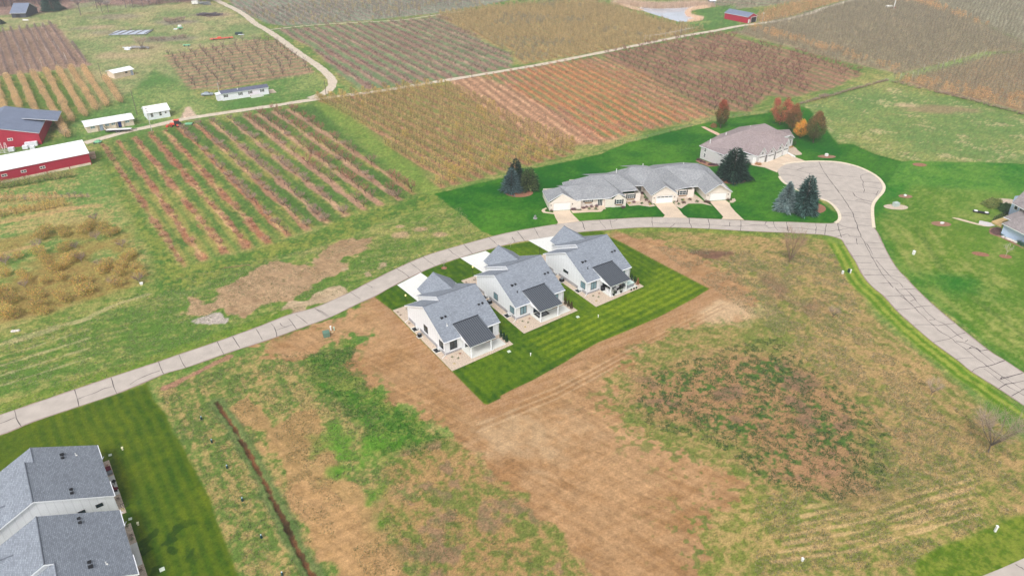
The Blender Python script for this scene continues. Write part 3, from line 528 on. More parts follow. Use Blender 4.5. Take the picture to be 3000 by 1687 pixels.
    dd = linedist(X, Y, ditch); dm = sm(.50, .20, dd+.75*(n07-.5)+.4*(n2-.5)); put(.9*sm(1.9, 1.0, dd+1.2*(n2-.5)), mixc((78,112,54), (108,128,76), hi)); put(dm, mixc((66,56,36), (118,82,52), sm(.3, .7, .5*n6+.5*n2)), 6)
    Z = -.28*sm(.6, .15, dd) + .05*(n6-.5)*(1-sm(-1, 0, sd)) 
    rut = sm(2.2, 1.0, linedist(X, Y, road_up))+sm(2.2, 1.0, linedist(X, Y, road_lo))
    for nm in (road_up, road_lo, ns_left, ns_right, main_track, track_a): Z *= np.clip(1-sm(6.5, 4.0, linedist(X, Y, nm)), 0, 1)+0*Z
    Z = np.where(cls >= 2, Z*(cls != 2)*(cls != 3), Z)
    C *= (1+.25*(n07-.5)+np.clip(grain, -2, 2)*np.choose(np.clip(cls, 0, 6), [.17, .17, .07, .06, .06, .15, .15]))[:, None]
    lum = C.mean(1, keepdims=True); C = lum+(C-lum)*.98; C = C*np.where(cls == 4, 1, 0)[:, None]*np.array([[.87, .90, .86]])+C*np.where(cls != 4, 1, 0)[:, None]*np.where(np.isin(cls, (2, 3))[:, None], np.array([[1.0, 1.0, 1.0]]), np.array([[1.07, .955, .95]])); gs = np.clip((C[:, 1]-np.maximum(C[:, 0], C[:, 2]))*7, 0, 1)*np.where((cls == 3), .0, np.where(cls == 2, .06, .14)); C = C*(1-gs)[:, None]; C = np.clip(C*.92, .004, .9)
    idx = np.arange(N).reshape(NV, NT); qd = np.stack([idx[:-1,:-1], idx[:-1,1:], idx[1:,1:], idx[1:,:-1]], -1).reshape(-1, 4)
    fc = cls[qd[:, 0]]; co = np.stack([X, Y, Z], -1); gm = attr_mat('ground_cover', noise=((2.6, .24), (9.0, .28)), bump=.6)
    for ids, name in (((0, 1), 'meadow_ground'), ((2,), 'lawn'), ((3,), 'sod_lawn'), ((4,), 'bare_soil'), ((5,), 'orchard_floor'), ((6,), 'ditch')):
        fs = qd[np.isin(fc, ids)]
        if len(fs) == 0: continue
        u, inv = np.unique(fs, return_inverse=True); fi = inv.reshape(-1, 4)
        me = bpy.data.meshes.new(name); me.vertices.add(len(u)); me.vertices.foreach_set('co', co[u].astype(np.float32).ravel())
        me.loops.add(fi.size); me.loops.foreach_set('vertex_index', fi.ravel().astype(np.int32)); me.polygons.add(len(fi))
        me.polygons.foreach_set('loop_start', np.arange(0, fi.size, 4, dtype=np.int32)); me.polygons.foreach_set('use_smooth', np.ones(len(fi), bool))
        me.update(calc_edges=True)
        at = me.color_attributes.new('Col', 'FLOAT_COLOR', 'POINT'); at.data.foreach_set('color', np.concatenate([C[u], np.ones((len(u), 1))], 1).astype(np.float32).ravel())
        me.materials.append(gm); o = bpy.data.objects.new(name, me); col.objects.link(o); tag(o, kind='structure')
make_ground()
mt_out = mat('distant_grass', (124,140,92), var=.2, scale=.02)
mb = MB(); S = 4000; mb.face([(-S,-S,-.75),(S,-S,-.75),(S,S,-.75),(-S,S,-.75)], mt_out); mb.build('ground', kind='structure')
# ---------------------------------------------------------------- roads, tracks, kerb, cracks
m_road = mat('asphalt_pale', (184,174,165), var=.10, scale=.45, bump=.05, rough=.9)
m_road2 = mat('asphalt_edge', (158,138,130), var=.15, scale=.8, rough=.9)
m_crack = mat('crack_tar', (84,76,78), var=.2, scale=2, rough=.7)
m_kerb = mat('kerb_concrete', (222,208,186), var=.08, scale=1.0)
m_track = mat('gravel_track', (204,190,172), var=.16, scale=.6, rough=.95)
m_oldc = mat('old_concrete', (208,188,166), var=.10, scale=.35)
m_newc = mat('new_concrete', (224,224,220), var=.04, scale=.35)
m_gravel = mat('river_gravel', (196,178,160), var=.30, scale=5.0, bump=.4)
m_mulch = mat('mulch', (150,112,92), var=.3, scale=4)
lu = resample(smooth_line(road_up), 160); ll = resample(smooth_line(road_lo), 160)
road = strip('road', lu, ll, .030, m_road, kind='structure')
nl = resample(smooth_line(ns_left), 90); nr = resample(smooth_line(ns_right), 90)
east = strip('road', nr, nl, .030, m_road, kind='structure')
bulb = sheet('cul_de_sac', [(p.x, p.y) for p in isl] + [(p.x, p.y) for p in QQ(3,1, 1100,890, 1140,975, 790,1040, 745,965, 680,938)], .022, m_road, kind='structure')
sheet('road', corner_road, .03, m_road, kind='structure')
for a, b_ in ((lu, 1), (ll, -1), (nl, 1), (nr, -1)):
    ribbon('road_edge', a, .28, .036, m_road2, parent=road, wob=.4)
kb = MB(); kp = isl[:]
for i in range(len(kp)-1):
    a, b_ = kp[i], kp[i+1]; d = (b_-a)
    if d.length < 1e-4: continue
    n = Vector((-d.y, d.x)).normalized()*.42
    if .385 < i/len(kp) < .50: continue
    kb.face([(*(a-n),.10),(*(b_-n),.10),(*(b_+n),.10),(*(a+n),.10)], m_kerb); kb.face([(*(a+n),.10),(*(b_+n),.10),(*(b_+n),0),(*(a+n),0)], m_kerb); kb.face([(*(b_-n),.10),(*(a-n),.10),(*(a-n),0),(*(b_-n),0)], m_kerb)
kb.build('kerb', kind='structure')
def track(name, pts, w, m=m_track): return ribbon(name, resample(smooth_line(pts), 140), w, .02, m, wob=.12, kind='structure')
track('dirt_road', main_track, 3.6); track('dirt_road', track_a, 3.9); track('dirt_road', side_track, 1.6)
CR = [  # cracks: tile col,row, points
 (0,2,145,1226,158,1290,185,1345,215,1390),(0,2,750,1020,768,1090,785,1130,795,1190),(0,2,1115,897,1132,960,1150,1010,1175,1060),(0,2,785,1115,830,1095,960,1050,1060,1005,1130,990),(0,2,1595,740,1612,800,1645,862),(0,2,1310,968,1380,920,1480,875,1610,830),(0,2,1800,668,1835,740,1868,798),(0,2,2185,538,2220,600,2250,664),(0,2,2340,490,2380,550,2415,600),(0,2,0,1362,90,1325,150,1300),
 (1,2,0,412,30,455,65,520),(1,2,150,355,190,400,212,460,210,488),(1,2,205,425,290,395,370,368),(1,2,330,310,370,360,410,415),(1,2,400,268,450,305,525,360),(1,2,590,202,640,240,720,290),(1,2,615,215,670,235,740,292),(1,2,950,42,1000,75,1050,108),(1,2,240,350,265,385,290,390),
 (1,1,1110,1408,1170,1445),(1,1,1415,1255,1480,1290,1540,1340),(1,1,1550,1198,1610,1235,1660,1282),(1,1,1680,1137,1735,1180,1805,1228),(1,1,1930,1057,1980,1100,2045,1143),(1,1,2090,1012,2130,1050,2178,1103),(1,1,2345,942,2400,990,2440,1030),
 (2,1,0,935,30,990),(2,1,55,885,90,930,125,972),(2,1,222,845,255,905,285,945),(2,1,420,812,450,816),(2,1,700,778,720,820,732,862),(2,1,880,766,905,810,945,852),(2,1,985,765,990,800,1008,850),(2,1,985,782,1030,780,1058,760),(2,1,800,808,880,802),(2,1,1410,738,1408,780,1418,838),(2,1,1420,795,1520,800,1620,798,1720,800,1800,800,1900,810,1980,815,2150,825,2300,830,2430,815,2575,822),(2,1,1780,745,1785,800,1805,812,1805,845),(2,1,1970,752,1988,800,1980,855),(2,1,2300,768,2302,820,2298,872),(2,1,1590,840,1640,800),(2,1,2190,790,2190,825),(2,1,2560,778,2545,815,2575,835),
 (3,1,0,845,80,840,200,850,330,845,480,865,600,880,700,870,800,850),(3,1,55,783,65,830,100,870),(3,1,185,787,195,840,205,885),(3,1,480,798,488,850,475,905),(3,1,585,808,570,915),(3,1,700,797,712,860,738,940),(3,1,680,935,760,915,800,905,830,930,940,935),(3,1,700,800,760,835,840,850,910,850),
 (3,1,510,175,560,280,640,390,700,465,780,580,850,690,905,850,940,940,985,1020,1040,1130,1110,1250,1160,1330,1260,1445),
 (3,1,150,245,280,265,420,295,640,310,700,322,860,330,935,340),(3,1,290,262,360,240,440,232,500,225),(3,1,125,308,250,320,300,330,345,352),(3,1,420,295,420,330),(3,1,935,340,930,325,960,310,1030,295),(3,1,932,340,955,385,960,430,975,470,962,490),(3,1,460,385,560,402,650,408),(3,1,955,380,1050,385,1145,395),(3,1,960,428,1050,440,1130,455),(3,1,490,460,510,472,700,468,850,485,960,490,1090,505),(3,1,250,430,300,412),(3,1,850,485,880,530,950,560,1050,585),(3,1,600,575,680,565,760,568,880,575,970,590,1065,612),(3,1,880,570,910,556,970,570),(3,1,1112,470,1085,515),(3,1,760,695,860,686,1045,695),(3,1,725,720,800,722,880,745,1040,760),(3,1,1042,745,1045,770),(3,1,900,815,1060,828),(3,1,960,990,1060,993,1145,1000),(3,1,780,1003,880,1000,960,1005),(3,1,890,950,888,980,900,1010),(3,1,1020,1050,1170,1053),(3,1,840,1128,1020,1130),(3,1,1050,1145,1228,1152),(3,1,890,1193,1040,1198),(3,1,920,1262,1110,1262,1305,1268),(3,1,965,1320,1160,1315,1380,1348),(3,1,990,1000,1030,1060,1050,1110),(3,1,1085,1165,1140,1230,1200,1300,1240,1340,1330,1400,1360,1445),(3,1,1040,1405,1200,1400,1310,1405),
 (3,2,1280,0,1370,95,1470,195,1630,350,1720,430,1840,500,1880,540,2000,620,2080,690,2200,780,2330,870,2440,940,2575,1030),(3,2,1370,0,1450,75,1500,140,1560,200,1620,270,1690,320,1790,370,1880,450,1960,510),(3,2,1300,15,1480,8),(3,2,1175,85,1370,72,1550,80),(3,2,1290,218,1470,205,1500,190,1660,175),(3,2,1460,370,1640,365,1690,380,1780,365,1880,355),(3,2,1660,545,1840,510,1900,470,1985,450),(3,2,1895,715,1960,700,2080,700),(3,2,1890,535,2000,555,2100,610,2200,690,2280,755),(3,2,2000,615,2060,600,2130,630,2210,620),(3,2,2050,840,2110,800,2200,785,2300,760,2380,728),(3,2,2170,810,2260,870,2330,930,2430,1000,2575,1080),(3,2,2320,1010,2400,960,2470,955,2575,930),(3,2,2330,920,2420,890,2560,855),(3,2,2450,1085,2520,1040,2575,1010),(3,2,1330,80,1400,130,1430,155),(3,2,1430,130,1475,120),(3,2,1620,320,1680,315),(3,2,1980,540,2010,520),(3,2,2020,610,2060,580,2100,600,2140,640),(3,2,2340,910,2360,890,2420,905),(3,3,2490,1330,2575,1385)]
for c in CR:
    pts = [Q(c[0], c[1], c[i], c[i+1]) for i in range(2, len(c), 2)]
    L_ = sum((b_-a).length for a, b_ in zip(pts, pts[1:])); n = max(4, int(L_/1.1)); r = resample(pts, n)
    r = [p+Vector((random.uniform(-.10,.10), random.uniform(-.10,.10))) if 0 < i < n-1 else p for i, p in enumerate(r)]
    ribbon('sealed_crack', r, (.11 if c[1] == 2 and c[0] < 2 else .13) if r[0].y < 175 else .15, .042, m_crack, parent=(road if c[0] < 3 else east), wob=.5)
# ---------------------------------------------------------------- buildings
m_shing = mat('slate_shingle', (140,147,158), var=.16, scale=9, kind='shingle', rough=.9)
m_wall = mat('white_siding', (226,228,231), var=.02, scale=1, kind='batten', rough=.6)
m_trim = mat('white_trim', (236,238,242), var=.02, rough=.5)
m_stone = mat('grey_stone_veneer', (158,156,158), var=.3, scale=4, rough=.9)
m_metal = mat('standing_seam_metal', (104,110,118), var=.05, scale=.6, rough=.45, metal=.3)
m_seam = mat('metal_rib', (52,56,64), var=.05, rough=.4, metal=.3)
m_frame = mat('black_window_frame', (24,26,30), var=.1, rough=.4)
m_glass = mat('dark_glass', (44,58,66), var=.5, scale=.8, rough=.12, spec=.8)
m_glassb = mat('blind_glass', (120,150,160), var=.2, scale=.6, rough=.2, spec=.6)
m_black = mat('black_plastic', (30,32,36), var=.1, rough=.5)
m_grey = mat('grey_metal', (138,142,146), var=.1, rough=.45, metal=.4)
m_patio = mat('patio_concrete', (214,214,208), var=.05, scale=.6)
m_wood = mat('weathered_wood', (150,122,92), var=.25, scale=3)
m_green = mat('transformer_green', (98,128,112), var=.1, rough=.5)
m_white = mat('white_plastic', (228,228,226), var=.04, rough=.5)
m_dgreen = mat('dark_green_plastic', (30,66,62), var=.1, rough=.5)
def window(parent, o, u, n, w, h, mf=None, mg=None, bars=1, hbar=0, t=.07, depth=.06, sills=False):
    """frame with panes; o lower corner on the wall, u along, n out of the wall"""
    mf = mf or m_frame; mg = mg or m_glass; o, u, n = Vector(o), Vector(u).normalized(), Vector(n).normalized(); z = Vector((0,0,1))
    def bx(mb, a0, a1, z0, z1, d0, d1, m):
        c = [o+u*a+z*zz+n*d for d in (d0, d1) for a, zz in ((a0,z0),(a1,z0),(a1,z1),(a0,z1))]
        for f in ((0,1,2,3),(7,6,5,4),(0,4,5,1),(1,5,6,2),(2,6,7,3),(3,7,4,0)): mb.face([c[i] for i in f], m)
    fr = MB(); D1 = depth
    bx(fr,0,w,0,t,0,D1,mf); bx(fr,0,w,h-t,h,0,D1,mf); bx(fr,0,t,t,h-t,0,D1,mf); bx(fr,w-t,w,t,h-t,0,D1,mf)
    for i in range(bars): x = w*(i+1)/(bars+1); bx(fr,x-t/2,x+t/2,t,h-t,0,D1-.005,mf)
    if hbar: bx(fr,t,w-t,h/2-t/2,h/2+t/2,0,D1-.008,mf)
    f = fr.build('window', parent)
    for i in range(bars+1):
        x0 = w*i/(bars+1)+t/2; x1 = w*(i+1)/(bars+1)-t/2; g = MB(); bx(g, x0, x1, t*.8, h-t*.8, 0, .022, mg); g.build('pane', f)
    return f
def xf(o, a, b, z): return o.matrix_world @ Vector((a, b, z))
def new_house(name, loc, th, label, mir=False, patio=True, side='tall', group='new white villas'):
    r = empty(name, (loc[0], loc[1], 0), rad(th), label=label, cat='house')
    if group: r['group'] = group
    def B(mb, nm, parent=r, **k):
        if mir:
            mb.v = [(12.6-x, y, z) for x, y, z in mb.v]; mb.f = [f[::-1] for f in mb.f]
        return mb.build(nm, parent, **k)
    def X(a): return 12.6-a if mir else a
    w = MB(); W = m_wall
    w.face([(0,15.6,0),(0,0,0),(0,0,3.25),(0,7.9,7.3),(0,15.6,3.55)], W)
    w.face([(0,0,0),(12.6,0,0),(12.6,0,3.25),(0,0,3.25)], W)
    w.face([(12.6,0,0),(12.6,18.2,0),(12.6,18.2,3.3),(12.6,8.95,7.8),(12.6,0,3.25)], W)
    w.face([(3.8,15.6,0),(0,15.6,0),(0,15.6,3.55),(3.8,15.6,3.55)], W)
    w.face([(3.8,18.1,0),(3.8,8.2,0),(3.8,8.2,7.4),(3.8,8.95,7.82),(3.8,18.1,3.4)], W)
    w.face([(5.4,18.1,0),(3.8,18.1,0),(3.8,18.1,3.4),(5.4,18.1,3.4)], W)
    w.face([(5.4,20.5,0),(5.4,18.1,0),(5.4,18.1,3.4),(5.4,20.5,3.4)], W)
    w.face([(13.2,20.5,0),(5.4,20.5,0),(5.4,20.5,3.4),(9.3,20.5,6.15),(13.2,20.5,3.4)], W)
    w.face([(13.2,17.9,0),(13.2,20.5,0),(13.2,20.5,3.4),(13.2,17.9,3.4)], W)
    w.face([(12.6,17.9,0),(13.2,17.9,0),(13.2,17.9,3.4),(12.6,17.9,3.4)], W)
    B(w, 'wall', uv=True)
    s = MB(); s.slab([(-.35,-.3,3.3),(12.95,-.3,3.3),(12.95,8.95,7.93),(3.45,8.95,7.93),(3.45,7.9,7.405),(-.35,7.9,7.405),(12.95,18.5,3.3),(3.45,18.5,3.3)],
        [[0,1,2,3,4,5],[3,2,6,7]], .22, m_shing, m_trim)
    s.slab([(-.35,7.92,7.4),(3.79,7.92,7.4),(3.79,16.35,3.3),(-.35,16.35,3.3)], [[0,1,2,3]], .22, m_shing, m_trim)
    s.slab([(9.3,20.9,6.27),(9.3,12.2,6.27),(4.9,18.6,3.24),(5.03,20.9,3.3),(13.3,18.2,3.5),(13.57,20.9,3.3),(13.57,18.2,3.3)], [[0,1,2,3],[5,6,4,1,0]], .2, m_shing, m_trim)
    ro = B(s, 'roof', uv=True)
    rc = MB(); rc.bar((3.5,8.95,7.94),(12.95,8.95,7.94),.09,m_shing,6); rc.bar((-.3,7.92,7.42),(3.7,7.92,7.42),.09,m_shing,6); rc.bar((9.3,12.5,6.29),(9.3,20.9,6.29),.09,m_shing,6); B(rc,'ridge_cap',ro)
    for (a, b, big) in ((1.99,4.4,1),(2.86,4.43,0),(10.83,4.45,0),(11.7,4.48,0)):
        v = MB(); z = 3.45+.5*b; k = .2 if big else .15; v.box(a-k,a+k,b-k,b+k,z-.1,z+.16,m_black); v.box(a-k-.08,a+k+.08,b-k-.08,b+k+.08,z+.16,z+.2,m_black); B(v, 'roof_vent')
    v = MB(); z = 3.45+.5*2.61; v.lathe((2.2,2.75,z-.1),[(.22,0),(.22,.14),(.06,.2),(.06,.62)],m_white if loc[0] < -10 else m_black,10); B(v,'vent_pipe')
    st = MB()
    for b0, b1 in ((0,1.5),(3.2,10.4),(12.6,15.6)): st.box(-.09,0,b0,b1,0,.72,m_stone)
    st.box(0,3.7,-.09,0,0,.42,m_stone); B(st, 'stone_base', uv=True)
    for gb in ((-.35,3.4,-.42,-.3),(9.4,12.95,-.42,-.3),(-.35,3.7,16.36,16.47)): B(MB().box(*gb,3.12,3.26,m_trim),'gutter')
    for a, b, dx, dy in ((-.1,-.1,-.95,-.45),(-.1,15.5,-1.1,-.5),(12.7,-.1,.9,-.4)):
        ds = MB(); ds.bar((a,b,3.2),(a,b,.15),.055,m_trim,5); ds.bar((a,b,.15),(a+dx,b+dy,.08),.055,m_trim,5); B(ds,'downspout')
    n, u = Vector((-1,0,0)), Vector((0,-1,0))
    def win(a, b, z, uu, nn, w_, h_, **k):
        if mir:
            window(r, (12.6-a,b,z), (-uu[0],uu[1],0), (-nn[0],nn[1],0), w_, h_, **k)
        else: window(r, (a,b,z), uu, nn, w_, h_, **k)
    gl = m_glass if side == 'tall' else m_glassb
    if side == 'slim': win(0,8.75,2.0,(0,-1,0),(-1,0,0),1.8,.65)
    elif side != 'none': win(0,8.6,1.15,(0,-1,0),(-1,0,0),1.6,1.6,mg=gl)
    if patio: win(0,2.25,1.0,(0,-1,0),(-1,0,0),1.6,1.6,mg=gl)
    if mir:
        win(12.6,2.4,2.08,(0,-1,0),(1,0,0),.95,.62); win(12.6,4.75,2.15,(0,-1,0),(1,0,0),.95,.62)
    win(1.1,0,.85,(1,0,0),(0,-1,0),1.65,1.9,mg=gl); win(9.9,0,.95,(1,0,0),(0,-1,0),1.4,1.75,mg=gl)
    win(4.6,0,.1,(1,0,0),(0,-1,0),3.2,2.15,bars=2)
    gd = MB(); gd.box(6.4,12.2,20.5,20.56,.05,2.5,m_trim); g = B(gd,'garage_door')
    for k in range(1,4): q_ = MB(); q_.box(6.4,12.2,20.56,20.575,.05+k*.61,.08+k*.61,m_grey); B(q_,'door_groove',g)
    win(1.0,15.6,.9,(1,0,0),(0,1,0),1.8,1.6)
    if patio:
        sl_ = MB(); sl_.box(3.72,8.9,-3.95,-.01,-.02,.10,m_patio); sl_.box(8.91,12.0,-3.8,-1.2,-.02,.10,m_patio); B(sl_,'patio')
        for a in (3.78, 8.42):
            p_ = MB(); p_.box(a-.1,a+.1,-3.85,-3.65,.1,2.72,m_trim); B(p_,'post')
        bm_ = MB(); bm_.box(3.6,9.2,-3.88,-3.62,2.62,2.88,m_trim); bm_.box(3.62,3.82,-3.62,0,2.62,2.88,m_trim); bm_.box(8.9,9.1,-3.62,0,2.62,2.88,m_trim)
        bm_.face([(3.55,2.3,4.55),(3.55,-3.9,2.80),(3.55,-3.9,2.62),(3.55,-.05,2.62),(3.55,-.05,3.3)],m_trim); bm_.face([(9.25,2.3,4.55),(9.25,-.05,3.3),(9.25,-.05,2.62),(9.25,-3.9,2.62),(9.25,-3.9,2.80)],m_trim); B(bm_,'beam')
        a0, a1, nP = 3.38, 9.42, 13; sx = (4.74-2.93)/6.5
        mr = MB(); mr.slab([(a0,-4.02,2.92),(a1,-4.02,2.92),(a1,2.5,4.73),(a0,2.5,4.73)], [[0,1,2,3]], .16, m_metal, m_trim); base = B(mr,'patio_roof')
        for k in range(nP):
            x0 = a0+(a1-a0)*k/nP+.03; x1 = a0+(a1-a0)*(k+1)/nP-.03; p_ = MB()
            p_.slab([(x0,-4.04,2.945),(x1,-4.04,2.945),(x1,2.5,4.755),(x0,2.5,4.755)], [[0,1,2,3]], .02, m_metal, m_metal)
            p_.slab([(x0-.07,-4.05,2.995),(x0+.03,-4.05,2.995),(x0+.03,2.5,4.81),(x0-.07,2.5,4.81)], [[0,1,2,3]], .04, m_seam, m_seam); B(p_,'roof_panel',base)
        fl = MB(); fl.box(a0,a1,2.42,2.56,4.70,4.86,m_seam); B(fl,'flashing',base)
    bpy.context.view_layer.update(); return r
H = []
hs_ = [('villa', (-13.244,115.458), 34.67, 'white villa with slate roof and brown tinted side windows, nearest to the bare soil', 'tall'),
       ('villa', (.84,128.186), 34.29, 'middle white villa of the three, with a dark rug and fire table on its patio', 'green'),
       ('villa', (16.918,138.52), 33.98, 'white villa with slim side window, patio furniture and a hot tub behind it', 'slim')]
for nm, l, t, lb, sd in hs_: H.append(new_house(nm, l, t, lb, side=sd, group='new white villas on the sod lawn'))
HB = new_house('villa', (-50.19,62.31), 124.95, 'white villa with slate roof cut off by the bottom left corner', patio=False, side='none', group='white villas beside the striped lawn')
HA = new_house('villa', (-59.85,75.94), 126.41, 'white villa with two small black side windows above the corner villa', mir=True, patio=False, group='white villas beside the striped lawn', side='tall')
def loc_pts(h, pts): return [h.matrix_world @ Vector((a, b, 0)) for a, b in pts]
ords = ['nearest', 'middle', 'farthest']
def leafball(name, loc, r, h, rgb, n, parent=None, col_=None, **k): return shrub(name, loc, r, h, rgb, n, **k)
for i, h in enumerate(H):
    sheet('gravel_bed', loc_pts(h, [(-1.55,-5.2),(13.25,-4.6),(13.4,18.2),(13.4,20.9),(-1.25,20.9)] if i else [(-1.55,-5.2),(13.25,-4.6),(13.4,20.9),(-1.2,20.9)]), .03, m_gravel, kind='structure')
ends = [(crop(1120,780,.23464)(480,82), crop(1120,780,.23464)(186,235)), (P(1422.8,735.5), P(1348.6,756.4)), (P(1628,691.5), P(1546.6,704.5))]
for i, (h, e) in enumerate(zip(H, ends)):
    a = loc_pts(h, [(5.1,20.6),(12.7,20.6)])
    sheet('driveway', [a[0], a[1], e[0], e[1]], .045, m_newc, kind='structure')
# ---------------------------------------------------------------- explicit roofs: vertices (x, y on picture, height) turned to ground positions
def roofed(name, C, R, faces, label, cat, mtop, mside, th=.2, extra=None, **k):
    V = {n: (a if isinstance(a, Vector) else C(a[0], a[1], a[2])) for n, a in R.items()}
    keys = list(V); g = empty(name, sum((Vector((v.x, v.y, 0)) for v in V.values()), Vector())/len(V), label=label, cat=cat, **k)
    off = g.location.copy(); mb = MB(); mb.slab([V[x]-off for x in keys], [[keys.index(x) for x in f] for f in faces], th, mtop, mside)
    bpy.context.view_layer.update(); mb.build('roof', g, uv=True); return g, V, off
def wallloop(g, off, pts, z1, m, z0=0.0, closed=True, name='wall', tops=None):
    mb = MB(); n = len(pts)
    for i in range(n if closed else n-1):
        a, b = pts[i], pts[(i+1) % n]; za = tops[i] if tops else z1; zb = tops[(i+1) % n] if tops else z1
        mb.face([(a[0]-off.x,a[1]-off.y,z0),(b[0]-off.x,b[1]-off.y,z0),(b[0]-off.x,b[1]-off.y,zb),(a[0]-off.x,a[1]-off.y,za)], m)
    return mb.build(name, g, uv=True)
W_ = crop(1560,450,.24068)
m_gray = mat('grey_shingle', (150,152,156), var=.14, scale=5, kind='shingle', rough=.9)
m_cream = mat('cream_siding', (226,216,206), var=.03, scale=1, kind='lap', rough=.6)
m_shut = mat('black_shutter', (38,46,50), var=.1)
RF = dict(e0=(118,452,2.6), e1=(190,592,2.6), pk1=(365,485,5.2), e2=(525,570,2.6), e3=(945,541,2.6), r1=(335,403,5.2), r2=(630,380,5.3), rA=(695,270,6.2), rB=(815,262,6.2),
 l0=(360,352,3.6), l1=(385,398,3.6), hb=(1018,430,4.2), pkb=(1050,487,4.2), e4=(1140,522,2.7), hv=(1082,461,2.9), r12=(1030,250,6.2), e12=(1280,442,2.6),
 m1=(1240,390,3.6), bl0=(910,235,3.4), bl1=(912,255,3.4), u2c=(1160,250,5.3), u2a=(1190,165,6.6), u2b=(1395,148,6.6), r13=(1085,259,5.6),
 X=(1470,192,6.4), g2v=(1345,390,2.9), g2l=(1445,510,2.6), g2p=(1625,395,5.5), g2r=(1770,487,2.6), g2i=(1565,312,5.5), g2w=(1735,440,2.9),
 Y=(1628,182,6.3), u3a=(1640,150,6.8), e3a=(1920,405,2.6), e3b=(2015,397,2.7), u3b=(2005,118,6.8), h3=(2108,212,6.3), g3l=(2105,490,2.6), g3p=(2285,372,5.6), g3r=(2440,466,2.6), g3b=(2142,165,5.4))
FC = [['e0','e1','pk1','r1'],['r1','pk1','e2'],['r1','e2','e3','hb','rB','rA','r2'],['l0','l1','r2','rA'],['e3','pkb','hb'],['hb','pkb','e4','hv'],['rB','hb','hv','e12','r12'],
 ['r13','r12','m1','g2v','X','u2b','u2a','u2c'],['bl0','bl1','r13','u2c','u2a'],['r12','e12','m1'],['g2v','g2l','g2p','g2i','X'],['X','g2i','Y','u3a'],['g2i','g2p','g2r','g2w'],['Y','g2i','g2w','e3a'],
 ['u3a','Y','e3a','e3b','h3','u3b'],['h3','e3b','g3l','g3p'],['u3b','h3','g3p','g3r','g3b']]
wc, V, off = roofed('terraced_house', W_, RF, FC, 'long cream terrace with grey hipped roofs and three white garage doors facing the road', 'house', m_gray, m_trim)
wd_ = rad(8.5); uW = Vector((math.cos(wd_), math.sin(wd_), 0)); vW = Vector((-math.sin(wd_), math.cos(wd_), 0)); oW = P(*(lambda a: (1560+a[0]*.24068, 450+a[1]*.24068))((205,700)))
def WL(u, v, z=0): return oW + uW*u + vW*v + Vector((0,0,z))
foot = [(0,0),(9,0),(9,1.2),(16,1.2),(16,0),(17.9,0),(17.9,-.2),(22,-.2),(22,3),(27.2,3),(27.2,9),(30,9),(30,0.6),(37.4,.6),(37.4,3.2),(43.4,3.2),(43.4,9),(45.8,9),(45.8,0),(53.3,0),(53.3,17.5),(27,19),(27,15.5),(9,15.5),(9,10),(0,10)]
wallloop(wc, off, [WL(*p) for p in foot], 2.5, m_cream)
def gable(g, off, a, b, pk, z, zp, m, ov=0):
    mb = MB(); mb.face([a-off+Vector((0,0,z)), b-off+Vector((0,0,z)), pk-off+Vector((0,0,zp))], m); return mb.build('gable', g, uv=True)
for a, b, pu, pz in ((0.1,7.9,3.7,4.9),(17.95,21.95,19.6,3.95),(30,37.3,34,5.15),(45.9,53.2,50.3,5.2)):
    v0 = {0.1:0,17.95:-.2,30:.6,45.9:0}[a]; gable(wc, off, WL(a,v0-.01), WL(b,v0-.01), WL(pu,v0-.01), 2.45, pz, m_cream)
wb = MB()
for p in (rad(0),): pass
def on_wall(u0, v0, z0): return WL(u0, v0, z0)-off
for i, (u0, v0) in enumerate(((1.15,0),(31.15,.6),(47.0,0))):
    d = MB(); o_ = on_wall(u0, v0, .03); n = -vW
    c = [o_+uW*a+Vector((0,0,z))+n*dd for dd in (-.02,.06) for a, z in ((0,0),(4.85,0),(4.85,2.15),(0,2.15))]
    for f in ((0,1,2,3),(7,6,5,4),(0,4,5,1),(1,5,6,2),(2,6,7,3),(3,7,4,0)): d.face([c[j] for j in f], m_white)
    gd = d.build('garage_door', wc)
    if i == 1:
        for k in range(4): window(gd, on_wall(u0+.25+k*1.15, v0, 1.72)-gd.location*0+n*.06, uW, n, .95, .28, bars=2, t=.03, depth=.03)
    fr = MB(); tr = [(-.15,0,0,2.3),(4.85,5.0,0,2.3),(-.15,5.0,2.18,2.4)]
    for a0,a1,z0,z1 in tr:
        c = [o_+uW*a+Vector((0,0,z))+n*dd for dd in (-.02,.04) for a, z in ((a0,z0),(a1,z0),(a1,z1),(a0,z1))]
        for f in ((0,1,2,3),(7,6,5,4),(0,4,5,1),(1,5,6,2),(2,6,7,3),(3,7,4,0)): fr.face([c[j] for j in f], m_cream)
    fr.build('door_frame', wc)
    for s_ in (-.7, 5.4):
        l_ = MB(); p = o_+uW*s_+n*.08+Vector((0,0,1.55)); l_.box(p.x-.09,p.x+.09,p.y-.09,p.y+.09,p.z,p.z+.35,m_black); l_.build('wall_lamp', wc)
